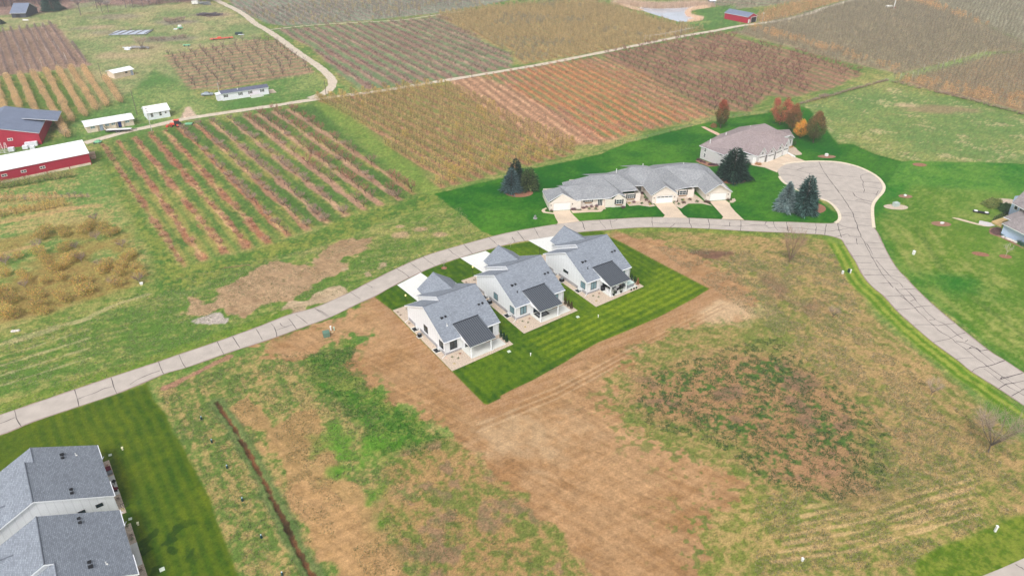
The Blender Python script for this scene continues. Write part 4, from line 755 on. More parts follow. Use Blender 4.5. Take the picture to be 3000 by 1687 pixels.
def shuttered(g, o_, u, n, w, h, bars=1, box=True):
    f = window(g, o_, u, n, w, h, mf=m_white, mg=m_glass, bars=bars, hbar=1, t=.08)
    for s_ in (-.42, w+.05):
        mb = MB(); c = [Vector(o_)+u*(s_+a)+Vector((0,0,z))+n*dd for dd in (0,.05) for a, z in ((0,-.05),(.37,-.05),(.37,h+.05),(0,h+.05))]
        for q_ in ((0,1,2,3),(7,6,5,4),(0,4,5,1),(1,5,6,2),(2,6,7,3),(3,7,4,0)): mb.face([c[j] for j in q_], m_shut)
        mb.build('shutter', g)
    if box:
        mb = MB(); c = [Vector(o_)+u*a+Vector((0,0,z))+n*dd for dd in (.0,.25) for a, z in ((-.1,-.32),(w+.1,-.32),(w+.1,-.08),(-.1,-.08))]
        for q_ in ((0,1,2,3),(7,6,5,4),(0,4,5,1),(1,5,6,2),(2,6,7,3),(3,7,4,0)): mb.face([c[j] for j in q_], m_wood)
        mb.build('window_box', g)
shuttered(wc, on_wall(19.1,-.2,.95), uW, -vW, 1.7, 1.35); shuttered(wc, on_wall(23.4,3,.95), uW, -vW, 1.9, 1.35, 2); shuttered(wc, on_wall(38.9,3.2,.95), uW, -vW, 2.1, 1.35, 1)
shuttered(wc, on_wall(10.4,1.2,1.5), uW, -vW, 1.9, .7, 2)
for u0, v0, w0 in ((14.1,1.2,1.5),(28.0,9,1.3),(44.1,9,1.3)): window(wc, on_wall(u0,v0,.05), uW, -vW, w0, 2.1, mf=m_white, bars=2, t=.09)
cp_ = MB(); cp_.box(0,0,0,0,0,0,m_oldc)
for u0, u1, v0, v1 in ((9.05,16,-1.3,1.15),): sheet('porch', [WL(u0,v0)-off, WL(u1,v0)-off, WL(u1,v1)-off, WL(u0,v1)-off], .10, m_oldc, parent=wc)
for p in ((1.2,700-695,0),): pass
for (x, y) in ((1345,142),(1838,128),(1023,205)):
    pv = MB(); p = W_(x, y, 5.6)-off; pv.bar(p-Vector((0,0,1.0)), p+Vector((0,0,.5)), .12, m_white, 8); pv.build('vent_pipe', wc)
bk = MB()                                  # rear slopes, down to the garden side
for a, b_, dz in (('rA','rB',2.6),('rB','r12',2.6),('u2a','u2b',2.6),('u2b','X',2.6),('X','u3a',2.6),('u3a','u3b',2.6),('r1','r2',3.2)):
    A, B_ = V[a]-off, V[b_]-off; d = vW*( -(A.z-dz)/-.36 ); e = vW*((B_.z-dz)/.36); d = vW*((A.z-dz)/.36)
    bk.face([B_, A, Vector((A.x+d.x, A.y+d.y, dz)), Vector((B_.x+e.x, B_.y+e.y, dz))], m_gray)
bk.build('rear_roof', wc, uv=True)
for pts in (((250,702),(458,688),(468,716),(500,752),(575,826),(300,861),(311,835),(282,790)), ((1480,607),(1700,590),(1755,650),(1800,700),(1835,745),(1890,785),(1588,780),(1612,752),(1535,670)), ((2150,582),(2350,569),(2400,605),(2410,640),(2470,712),(2576,810),(2300,798),(2322,772),(2215,650))):
    sheet('driveway', [W_(*p) for p in pts], .045, m_oldc, kind='structure')
sheet('footpath', [W_(*p) for p in ((465,690),(560,694),(800,690),(825,672),(805,645),(850,640),(860,690),(835,710),(700,715),(490,727))], .04, m_oldc, kind='structure')
sheet('footpath', [W_(*p) for p in ((165,660),(120,680),(108,700),(130,722),(265,738),(262,722),(160,708),(145,690),(185,672))], .04, m_oldc, kind='structure')
for pts in (((1130,590),(1250,545),(1330,470),(1350,500),(1450,600),(1500,640),(1430,650),(1290,630),(1180,640)), ((1720,590),(1750,545),(1890,530),(1950,480),(2010,520),(2100,590),(2190,640),(2060,610),(1900,610),(1810,670),(1740,640)), ((2400,560),(2460,545),(2480,575),(2440,600),(2400,600))):
    sheet('gravel_bed', [W_(*p) for p in pts], .034, m_gravel, kind='structure')
sheet('mulch_bed', [W_(*p) for p in ((460,690),(600,640),(830,640),(820,675),(700,690),(560,692))], .034, mat('dark_soil', (86,84,66), var=.3, scale=3), kind='structure')
# taupe house beside the turning circle
T_ = crop(2020,330,.1475); m_taupe = mat('taupe_shingle', (160,146,146), var=.10, scale=5, kind='shingle'); m_tsid = mat('greige_siding', (200,198,198), var=.03, kind='lap'); 
RT = dict(e0=(195,655,4.4), e1=(680,840,3.6), e2=(1010,748,3.2), ga=(1350,870,2.75), gp=(1555,660,4.9), gr=(1620,708,3.9), ta=(1020,375,6.6), r0=(1500,218,7.6), r1=(1750,345,7.0), bp=(2015,440,5.4), be=(2095,500,3.2), bw=(1895,552,3.2), c1=(1765,520,4.2), g12=Vector((82.2,220.75,2.75)), g23=Vector((85.9,223.2,2.75)), g34=Vector((89.5,226.7,2.75)), gE=Vector((92.0,228.5,2.75)), bb=Vector((97.2,244.0,3.2)))
ta_, V2, off2 = roofed('house', T_, RT, [['e0','e1','e2','ta'],['ta','e2','ga','g12','g23','g34','gE','c1','r1','r0'],['r1','c1','bw','bp'],['r1','bp','be','bb']], 'greige house with taupe roof and four small gabled garage doors by the turning circle', 'house', m_taupe, m_trim)
tw = [T_(*p) for p in ((203,905),(600,1062),(900,985),(1250,1012),(1335,1022))]
wallloop(ta_, off2, tw + [Vector((92,228.2,0)), Vector((95,242,0)), T_(203,905)+Vector((24,12,0))], 3, m_tsid, tops=[4.2,3.5,3.1,2.65,2.65,3.0,3.0,4.2])
gar = [((1345,1018),(1490,985),1555,660,5.4),((1515,992),(1672,940),1655,720,4.9),((1690,930),(1832,862),1805,680,5.0),((1838,858),(1942,825),1860,565,5.7)]
for i, (a, b_, px, py, pz) in enumerate(gar):
    A, B_ = T_(*a), T_(*b_); pk = (A+B_)/2; mb = MB(); mb.face([A-off2, B_-off2, B_-off2+Vector((0,0,3.0)), pk-off2+Vector((0,0,pz-.25)), A-off2+Vector((0,0,3.0))], m_tsid); mb.build('gable', ta_, uv=True)
    u = (B_-A).normalized(); n = Vector((u.y, -u.x, 0)); back = -n*7
    rb = MB(); ov = u*.35; R0, R1 = A-ov+n*.35-off2, B_+ov+n*.35-off2; pt = pk+n*.35-off2
    rb.slab([R0+Vector((0,0,2.85)), R1+Vector((0,0,2.85)), pt+Vector((0,0,pz)), pt+back+Vector((0,0,pz)), R0+back+Vector((0,0,2.85)), R1+back+Vector((0,0,2.85))], [[4,0,2,3],[3,2,1,5]], .16, m_taupe, m_trim); rb.build('garage_roof', ta_, uv=True)
    w = (B_-A).length; d = MB(); c = [A-off2+u*x+Vector((0,0,z))+n*dd for dd in (0,.06) for x, z in ((w*.1,.03),(w*.9,.03),(w*.9,2.45),(w*.1,2.45))]
    for f in ((0,1,2,3),(7,6,5,4),(0,4,5,1),(1,5,6,2),(2,6,7,3),(3,7,4,0)): d.face([c[j] for j in f], m_white)
    gd = d.build('garage_door', ta_)
    for k in range(4): window(gd, A-off2+u*(w*(.16+.18*k))+Vector((0,0,1.85))+n*.06, u, n, w*.13, .36, bars=0, t=.03, depth=.03)
    window(ta_, A-off2+u*(w*.44)+Vector((0,0,3.05))+n*.02, u, n, w*.14, .5, bars=0, t=.04, depth=.04)
A, B_ = T_(203,905), T_(600,1062); u = (B_-A).normalized(); n = Vector((u.y,-u.x,0))
n = n if n.y < 0 else -n
window(ta_, A+u*1.4-off2+Vector((0,0,.9)), u, n, .95, 1.3, mf=m_white, hbar=1, bars=0, t=.1); window(ta_, A+u*1.4-off2+Vector((0,0,2.75)), u, n, .95, 1.2, mf=m_white, hbar=1, bars=0, t=.1)
A, B_ = T_(1250,1012), T_(1335,1022); u = (B_-A).normalized(); n = Vector((u.y,-u.x,0)); d = MB(); c = [A-off2-u*.1+u*x+Vector((0,0,z))+n*dd for dd in (0,.07) for x, z in ((0,.03),(1.0,.03),(1.0,2.1),(0,2.1))]
for f in ((0,1,2,3),(7,6,5,4),(0,4,5,1),(1,5,6,2),(2,6,7,3),(3,7,4,0)): d.face([c[j] for j in f], m_white)
d.build('door', ta_)
A, B_ = Vector((V2['bw'].x,V2['bw'].y,0)), Vector((V2['be'].x,V2['be'].y,0)); u = (B_-A).normalized(); n = Vector((u.y,-u.x,0)); A = A-n*.3; B_ = B_-n*.3-u*.3
wl = MB(); wl.face([Vector((92.0,228.3,0))-off2, A-off2, A-off2+Vector((0,0,3)), Vector((92.0,228.3,2.8))-off2], m_tsid); wl.face([B_-off2, B_-off2-n*8, B_-off2-n*8+Vector((0,0,3)), B_-off2+Vector((0,0,3))], m_tsid); wl.build('wall', ta_, uv=True)
gm_ = MB(); gm_.face([A-off2,B_-off2,B_-off2+Vector((0,0,3)),(A+B_)/2-off2+Vector((0,0,5)),A-off2+Vector((0,0,3))], m_tsid); gm_.build('gable', ta_, uv=True)
for k in range(4): window(ta_, A-off2+u*(.45+k*.85)+n*.04+Vector((0,0,1.1)), u, n, .72, 1.5, mf=m_white, bars=0, hbar=1, t=.09)
for x, y in ((415,560),(728,425),(1208,290)): 
    pv = MB(); p = T_(x, y, 5.6)-off2; pv.bar(p-Vector((0,0,1)), p+Vector((0,0,.55)), .14, m_white, 8); pv.build('vent_pipe', ta_)
bk = MB()
for a, b_ in (('e0','ta'),('ta','r0'),('r0','r1'),('r1','bp')):
    A, B_ = V2[a]-off2, V2[b_]-off2; k = Vector((-.55,.83,0)) if a in ('e0','ta') else Vector((.5,.85,0)); dz = 3.6
    if a == 'e0': bk.face([B_, A, B_+k*8+Vector((0,0,-3))], m_taupe)
    else: bk.face([B_, A, A+k*9*(A.z-dz)/3.5+Vector((0,0,dz-A.z)), B_+k*9*(B_.z-dz)/3.5+Vector((0,0,dz-B_.z))], m_taupe)
bk.build('rear_roof', ta_, uv=True)
sheet('driveway', [T_(*p) for p in ((1345,1015),(1500,985),(1680,935),(1940,825),(1965,805),(2060,850),(2095,885),(2300,965),(2100,985),(1930,1025),(1820,1080),(1760,1135),(1745,1195),(1500,1098),(1410,1078),(1190,1040),(1210,1010))], .045, m_oldc, kind='structure')
rb = MB(); rb.bar(T_(1945,800,.3), T_(2090,880,.3), .32, m_white, 8); tag(rb.build('retaining_wall'), 'low white retaining wall curving beside the taupe roofed house driveway', 'wall')
sheet('gravel_bed', [T_(*p) for p in ((1960,700),(2050,670),(2110,700),(2150,750),(2230,810),(2230,840),(2110,850),(2040,830),(1960,790))], .034, m_gravel, kind='structure')
sheet('gravel_bed', [T_(*p) for p in ((120,960),(190,920),(330,970),(560,1050),(560,1070),(380,1075),(200,1010))], .034, m_mulch, kind='structure')
sheet('gravel_bed', [T_(*p) for p in ((225,285),(300,280),(560,400),(670,470),(600,480),(400,380))], .034, mat('red_rock_bed', (214,178,156), var=.35, scale=2), kind='structure')
# generic small building from its front wall corners on the ground
def shed(name, A, B_, depth, h, rise, mw, mr, label, cat, ov=.4, ridge=.5, gable_front=False, mt=None, **k):
    A, B_ = Vector(A), Vector(B_); u = (B_-A).normalized(); v = Vector((-u.y, u.x, 0)); w = (B_-A).length
    g = empty(name, A, math.atan2(u.y, u.x), label=label, cat=cat, **k); mb = MB(); mt = mt or m_trim
    if not gable_front:
        yr = depth*ridge
        mb.face([(0,0,0),(w,0,0),(w,0,h),(0,0,h)],mw); mb.face([(w,0,0),(w,depth,0),(w,depth,h),(w,yr,h+rise),(w,0,h)],mw); mb.face([(w,depth,0),(0,depth,0),(0,depth,h),(w,depth,h)],mw); mb.face([(0,depth,0),(0,0,0),(0,0,h),(0,yr,h+rise),(0,depth,h)],mw)
        s = rise/yr*ov; s2 = rise/(depth-yr)*ov if depth > yr else 0
        R_ = [(-ov,-ov,h-s+.08),(w+ov,-ov,h-s+.08),(w+ov,yr,h+rise+.08),(-ov,yr,h+rise+.08),(w+ov,depth+ov,h-s2+.08),(-ov,depth+ov,h-s2+.08)]; fs = [[0,1,2,3],[3,2,4,5]]
    else:
        xr = w*ridge
        mb.face([(0,0,0),(w,0,0),(w,0,h),(xr,0,h+rise),(0,0,h)],mw); mb.face([(w,0,0),(w,depth,0),(w,depth,h),(w,0,h)],mw); mb.face([(w,depth,0),(0,depth,0),(0,depth,h),(xr,depth,h+rise),(w,depth,h)],mw); mb.face([(0,depth,0),(0,0,0),(0,0,h),(0,depth,h)],mw)
        s = rise/xr*ov
        R_ = [(-ov,-ov,h-s+.08),(xr,-ov,h+rise+.08),(xr,depth+ov,h+rise+.08),(-ov,depth+ov,h-s+.08),(w+ov,-ov,h-s+.08),(w+ov,depth+ov,h-s+.08)]; fs = [[0,1,2,3],[1,4,5,2]]
    mb.build('wall', g, uv=True); r = MB(); r.slab(R_, fs, .14, mr, mt); r.build('roof', g, uv=True); return g, w
U_, N_ = Vector((1,0,0)), Vector((0,-1,0))
m_red = mat('red_barn_steel', (176,44,66), var=.05, scale=.5, kind='batten', rough=.6)
m_wroof = mat('white_metal_roof', (243,244,248), var=.02, scale=.5, rough=.5)
m_broof = mat('blue_grey_metal', (120,130,152), var=.08, scale=.4, rough=.55)
m_cinder = mat('cream_block', (224,208,190), var=.08, scale=1)
m_wfade = mat('white_block', (232,236,244), var=.05, scale=1)
m_bdoor = mat('blue_door', (40,62,120), var=.1); m_lbdoor = mat('pale_blue_door', (160,172,192), var=.1)
def door(g, x, z0, w, h, m, y=0):
    mb = MB(); mb.box(x, x+w, y-.07, y, z0, z0+h, m); return mb.build('door', g)
B0 = crop(0,300,.17251)
d_ = (B0(1560,1055)-B0(0,1385)).normalized(); A = B0(1560,1055)-d_*62
g, w = shed('red_barn', A, B0(1560,1055), 12, 3.9, 2.6, m_red, m_wroof, 'long red barn with a bright white roof at the left edge', 'barn', ov=.25)
mb = MB()
for i in range(10): mb.box(w-6.3*i-6.2, w-6.3*i-.2, -.05, 0, 0, .75, m_cinder)
mb.build('base_panel', g)
for px, py in ((62,1275),(388,1210),(702,1145)):
    p = B0(px, py); x = (p-A).dot(d_); window(g, (x-.6,0,1.9), U_, N_, 1.5, .8, mf=m_white, t=.15)
A2 = B0(715,712); p2 = B0(0,905); d2 = Vector((math.cos(rad(22)), math.sin(rad(22)), 0))
g, w = shed('red_barn', A2-d2*26, A2, 26, 4.0, 3.4, m_red, m_broof, 'red barn with a blue grey metal roof behind the white roofed barn', 'barn', gable_front=True, ov=.3)
cw = MB(); cw.slab([(w-6,12,6.3),(w-6,24,6.3),(w+4.5,12,4.2),(w+4.5,24,4.2)], [[0,2,3,1]], .15, m_broof, m_trim); cw.build('side_roof', g)
for x, z in ((w-9.5,2.4),(w-16.5,1.2)): window(g, (x,0,z), U_, N_, 1.6, .9, mf=m_white, t=.18)
S2 = crop(200,170,.16563)
g, w = shed('bunkhouse', S2(350,1332), S2(1172,1188), 7.4, 2.5, .9, m_cinder, m_wroof, 'long low cream bunkhouse with white roof and two recessed doors beside the dirt road', 'house', ov=.5)
for x, m in ((w*.27,m_lbdoor),(w*.66,m_bdoor)): door(g, x, .1, 1.1, 2.1, m); rp = MB(); rp.box(x-.9,x-.8,-.6,0,0,2.5,m_cinder); rp.box(x+1.7,x+1.8,-.6,0,0,2.5,m_cinder); rp.build('door_screen', g)
for x in (w*.08, w*.38, w*.52, w*.82): window(g, (x,0,1.3), U_, N_, 1.5, .85, mf=m_white, mg=m_glassb, t=.1)
g, w = shed('cottage', S2(1420,1108), S2(1812,1040), 7.0, 2.9, 1.5, m_wfade, m_wroof, 'small white cottage with gabled white roof beside the utility pole', 'house', ov=.4)
for x in (w*.14, w*.52): window(g, (x,0,1.0), U_, N_, 1.0, 1.5, mf=m_white, hbar=1, bars=0, t=.1)
window(g, (w*.78,0,1.5), U_, N_, .7, .8, mf=m_white, bars=0)
lt = MB(); lt.slab([(1.2,7.3,2.7),(5.4,7.3,2.7),(5.6,10.4,2.0),(1.0,10.4,2.0)], [[0,1,2,3]], .12, m_wfade, m_trim)
for x, y in ((1.2,10.2),(5.4,10.2)): lt.box(x-.07,x+.07,y-.07,y+.07,0,2.0,m_wood)
lt.build('lean_to', g)
g, w = shed('pump_house', S2(830,374), S2(1165,300), 6.0, 2.6, .8, m_cinder, m_wroof, 'small weathered cream shed standing alone on the grass above the cottage', 'shed', ov=.5)
window(g, (w*.58,0,1.4), U_, N_, 1.0, .7, bars=1); door(g, w*.86, .05, 1.0, 2.1, m_lbdoor)
M2 = crop(480,200,.13975); m_vinyl = mat('white_vinyl', (240,240,248), var=.02, kind='lap')
g, w = shed('mobile_home', M2(1240,690), M2(2210,545), 4.6, 2.9, .75, m_vinyl, mat('dark_slate_roof', (104,108,128), var=.1, scale=3, kind='shingle'), 'white mobile home with dark roof, black shutters and a front deck', 'mobile home', ov=.3)
for x in (w*.06, w*.37, w*.58, w*.84): shuttered(g, Vector((x,0,1.35)), U_, N_, .75, 1.0, bars=0, box=False)
dk = MB(); dk.box(w*.58,w*.80,-2.2,-.02,0,.55,m_white); dk.box(w*.58,w*.80,-2.2,-2.1,.55,1.2,m_white); dk.box(w*.582,w*.798,-2.08,-.03,.55,.6,mat('deck_red', (150,96,86), var=.15)); dk.build('deck', g)
st_ = MB(); 
for k in range(3): st_.box(w*.80,w*.80+.35*(k+1),-2.0,-.9,.36-.17*k-.18,.52-.17*k-.0,m_white)
st_.build('steps', g)
pv = MB(); pv.lathe((w*.36,1.2,3.2),[(.15,0),(.15,.5),(.28,.55),(.28,.7)],m_white,8); pv.build('chimney', g)
el = MB(); el.box(-1.8,-.02,.8,3.8,0,2.5,m_vinyl); el.slab([(-2.1,.6,2.55),(0,.6,2.75),(0,4,2.75),(-2.1,4,2.55)], [[0,1,2,3]], .1, m_wfade, m_trim); el.build('entry_porch', g)
sheet('paved_pad', [M2(*p) for p in ((2205,450),(2290,440),(2370,515),(2240,530),(2215,520))], .04, m_oldc, kind='structure')
R2 = crop(1800,0,.19410)
g, w = shed('red_garage', R2(2003,357), R2(2140,333), 17.5, 3.6, 1.8, m_red, m_broof, 'small red garage with open white framed doorway near the pond', 'garage', gable_front=True, ov=.35)
dk = MB(); dk.box(w*.38,w*.93,-.04,.02,.02,3.0,m_black); dk.build('doorway', g); dk = MB(); dk.box(w*.34,w*.97,-.09,-.04,3.0,3.25,m_white); dk.box(w*.34,w*.38,-.09,-.04,0,3.0,m_white); dk.box(w*.93,w*.97,-.09,-.04,0,3.0,m_white); dk.build('door_frame', g); door(g, w*.07, .05, w*.16, 2.1, m_white)
g, w = shed('hunting_hut', R2(1440,92), R2(1515,90), 4, 3.2, .4, mat('blue_grey_boards', (128,140,170), var=.15), m_wfade, 'small blue grey hut on posts behind the pond', 'hut', ov=.6); door(g, w*.3, .1, 1.2, 2.0, m_black)
Q0 = lambda x, y, z=0.0: Q(0,0,x,y,z)
g, w = shed('grey_barn', Q0(125,183), Q0(268,180), 16, 3.0, 4.2, mat('dark_boards', (70,74,84), var=.2), m_broof, 'grey barn with blue grey roof against the far woods', 'barn', ov=.6); door(g, w*.3, .05, 2.5, 2.4, m_black)
# blue house at the right edge
U2 = crop(2750,540,.15179); m_blue = mat('pale_blue_siding', (188,206,232), var=.04, kind='lap'); 
RB = dict(a=(1415,357,5.6), b=(1760,20,9.5), c=(2300,200,9.5), d=(1960,660,5.6), e=(1252,628,3.4), f=(1400,690,3.4), g=(2300,420,6.4), h=(2100,300,6.4), i=(1220,752,3.3), j=(1960,1120,3.3), k=(2500,800,6.8), l=(1850,520,6.8))
bh, V3, off3 = roofed('blue_house', U2, RB, [['a','d','c','b'],['e','f','g','h'],['i','j','k','l']], 'pale blue house with grey roofs cut off by the right edge', 'house', mat('warm_grey_shingle', (150,142,142), var=.12, scale=4, kind='shingle'), m_trim)
A = U2(1188,975); B_ = U2(1990,1290); u = (B_-A).normalized(); n = Vector((u.y,-u.x,0)); v = -n
wallloop(bh, off3, [A, B_, B_+v*9, A+v*9], 3.15, m_blue)
for k in range(4): window(bh, A-off3+u*(7.2+k*6)+Vector((0,0,1.15)), u, n, 1.3, 1.6, mf=m_white, hbar=1, bars=0, t=.14)
A = U2(1335,575); B_ = U2(2000,900); u = (B_-A).normalized(); n = Vector((u.y,-u.x,0))
wallloop(bh, off3, [A, B_, B_-n*10, A-n*10], 5.4, m_blue)
for k in range(8): window(bh, A-off3+u*(1.0+k*1.7)+Vector((0,0,2.0)), u, n, 1.1, 2.7, mf=m_white, hbar=1, bars=0, t=.14)
m_deck = mat('cedar_deck', (206,176,124), var=.12, scale=2)
dk = MB(); dc = [U2(*p)-off3 for p in ((1130,700),(1290,655),(1340,700),(1215,755),(1230,790),(1195,830),(1015,740))]
dk.face([p+Vector((0,0,.45)) for p in dc], m_deck); 
for p, p_ in zip(dc, dc[1:]+dc[:1]): dk.face([p, p_, p_+Vector((0,0,.45)), p+Vector((0,0,.45))], m_deck)
dk.build('deck', bh)
fn = MB(); a, b_ = U2(1045,705), U2(1330,590)
for k in range(7): p = a.lerp(b_, k/6); fn.bar(p, p+Vector((0,0,1.3)), .06, m_black, 5)
for z in (.1,.35,.6,.85,1.1,1.3): fn.bar(a+Vector((0,0,z)), b_+Vector((0,0,z)), .04, m_black, 4)
tag(fn.build('fence'), 'dark railing fence beside the cedar deck of the blue house', 'fence')
sheet('footpath', [U2(*p) for p in ((255,640),(400,660),(600,715),(760,760),(1000,800),(1100,790),(1000,820),(880,815),(700,775),(450,708),(280,658))], .04, m_oldc, kind='structure')
sheet('footpath', [U2(*p) for p in ((790,700),(1010,745),(1090,800),(960,815),(768,765))], .044, mat('pale_path', (206,200,200), var=.05), kind='structure')
sheet('gravel_bed', [U2(*p) for p in ((1100,285),(1200,272),(1400,290),(1450,300),(1420,380),(1250,380),(1180,320))], .034, m_gravel, kind='structure')
sheet('mulch_bed', [U2(*p) for p in ((985,850),(1080,830),(1190,870),(1185,980),(1300,1040),(1647,1230),(1620,1240),(1200,1030),(1000,965),(970,925))], .034, m_mulch, kind='structure')
# ---------------------------------------------------------------- plants
m_plant = attr_mat('plant', noise=((3.0, .10),), bump=0, rnd=.16, rough=.85, spec=.1, thin=.42)
m_ever = attr_mat('evergreen', noise=((1.5, .18),), bump=0, rnd=.05, rough=.85, spec=.1, thin=.42)
def tri_mesh(name, V, C, m):
    V = np.asarray(V, np.float32).reshape(-1, 3); n = len(V)//3
    me = bpy.data.meshes.new(name); me.vertices.add(len(V)); me.vertices.foreach_set('co', V.ravel())
    me.loops.add(len(V)); me.loops.foreach_set('vertex_index', np.arange(len(V), dtype=np.int32)); me.polygons.add(n)
    me.polygons.foreach_set('loop_start', np.arange(0, len(V), 3, dtype=np.int32)); me.update(calc_edges=True)
    C = np.repeat(np.asarray(C, np.float32), 3, 0); at = me.color_attributes.new('Col', 'FLOAT_COLOR', 'POINT')
    at.data.foreach_set('color', np.concatenate([C, np.ones((len(C), 1), np.float32)], 1).ravel()); me.materials.append(m); return me
GAIN = 1.55                                 # leaves measured in the open are paler than a shaded crown looks
def unit(r, n):
    v = r.normal(size=(n, 3)); return v/np.linalg.norm(v, axis=1)[:, None]
def pick(r, cols, n, jit=.18):
    c = np.array([s2l(x) for x in cols])*GAIN; c = c.mean(1, keepdims=True)+(c-c.mean(1, keepdims=True))*.66; k = r.randint(0, len(c), n); return c[k]*(1+jit*r.uniform(-1, 1, (n, 1)))
def leaves(r, P_, size, cols, flat=.0, jit=.25):
    n = len(P_); a = unit(r, n); b = unit(r, n); 
    if flat: a[:, 2] *= flat; b[:, 2] *= flat
    s = size*r.uniform(.6, 1.3, (n, 1)); V = np.stack([P_-a*s*.5, P_+a*s*.5, P_+b*s*.8], 1); return V, pick(r, cols, n, jit)
def prism(a, b, ra, rb):
    a, b = np.array(a, float), np.array(b, float); d = b-a; d /= np.linalg.norm(d)+1e-9; u = np.cross(d, [0, 0, 1] if abs(d[2]) < .9 else [1, 0, 0]); u /= np.linalg.norm(u); w = np.cross(d, u); T = []
    A = [a+ra*(u*math.cos(t)+w*math.sin(t)) for t in (0, 2.09, 4.19)]; B = [b+rb*(u*math.cos(t)+w*math.sin(t)) for t in (0, 2.09, 4.19)]
    for i in range(3): j = (i+1) % 3; T += [[A[i], A[j], B[j]], [A[i], B[j], B[i]]]
    return T
def orchard_mesh(name, seed, H=3.2, R=1.6, trunk=.7, limbs=6, twigs=150, tcol=((140,104,96),), tw=.035, tl=.75, nl=0, lcol=((190,160,60),), ls=.16, bark=(78,66,62), shape='vase', tr=.09):
    r = np.random.RandomState(seed); V = []; C = []; bk = tuple(1.8*c for c in s2l(bark)); base = prism((0,0,-.1), (r.uniform(-.08,.08), r.uniform(-.08,.08), trunk), tr, tr*.75); V += base; C += [bk]*len(base); tips = []
    top = np.array([0, 0, trunk])
    for i in range(limbs):
        t = 2*math.pi*(i+r.uniform(-.3,.3))/limbs
        if shape == 'vase': e = np.array([math.cos(t)*R*.62, math.sin(t)*R*.62, H*r.uniform(.62,.85)]); s = top
        elif shape == 'spindle': z = trunk+(H*.85-trunk)*(i+.5)/limbs; s = np.array([0,0,z]); e = s+np.array([math.cos(t*2.4)*R*.7*(1.2-z/H), math.sin(t*2.4)*R*.7*(1.2-z/H), .25])
        else: e = np.array([math.cos(t)*R*.7, math.sin(t)*R*.7, H*r.uniform(.4,.8)]); s = top
        m = (s+e)/2+r.normal(0, .12, 3)*R*.4+np.array([0,0,-.1]); p = prism(s, m, tr*.6, tr*.42)+prism(m, e, tr*.42, tr*.15); V += p; C += [bk]*len(p); tips.append((m, e))
    if shape == 'spindle': p = prism(top, (0,0,H*.95), tr*.7, tr*.2); V += p; C += [bk]*len(p)
    V = np.array(V, float).reshape(-1, 3, 3); C = np.array(C)
    if twigs:
        k = r.randint(0, len(tips), twigs); f = r.uniform(.15, 1.1, (twigs, 1)); M = np.array([tips[i][0] for i in k]); E = np.array([tips[i][1] for i in k]); s = M+(E-M)*f
        d = unit(r, twigs)*.8; out = s.copy(); out[:, 2] = 0; out /= np.linalg.norm(out, axis=1)[:, None]+.2; d += out*.5; d[:, 2] = np.abs(d[:, 2])*.6+.35; d /= np.linalg.norm(d, axis=1)[:, None]
        L_ = tl*r.uniform(.5, 1.2, (twigs, 1)); side = np.cross(d, unit(r, twigs)); side /= np.linalg.norm(side, axis=1)[:, None]+1e-6
        T = np.stack([s-side*tw/2, s+side*tw/2, s+d*L_], 1); T2 = s+d*L_*.5; d2 = d+unit(r, twigs)*.7; T2 = np.stack([T2-side*tw*.3, T2+side*tw*.3, T2+d2*L_*.6], 1)
        V = np.concatenate([V, T, T2]); C = np.concatenate([C, pick(r, tcol, twigs), pick(r, tcol, twigs)])
    if nl:
        if shape == 'spindle': z = r.uniform(trunk*.6, H, nl); rr = R*np.sqrt(r.uniform(0, 1, nl))*(1.15-z/H*.8)
        else: z = trunk*.7+(H-trunk*.7)*r.beta(1.6, 1.6, nl); rr = R*np.sqrt(r.uniform(.05, 1, nl))*np.sqrt(np.clip(1-((z-(H*.55))/(H*.5))**2, .05, 1))
        t = r.uniform(0, 2*math.pi, nl); lump = .7+.6*_lump(t, z, seed); Pp = np.stack([rr*lump*np.cos(t), rr*lump*np.sin(t), z], 1); a, b = leaves(r, Pp, ls, lcol); V = np.concatenate([V, a]); C = np.concatenate([C, b])
    return tri_mesh(name, V, C, m_plant)
def _lump(t, z, s): return .5+.5*np.sin(3*t+s)*np.cos(2.1*z+s*1.3)
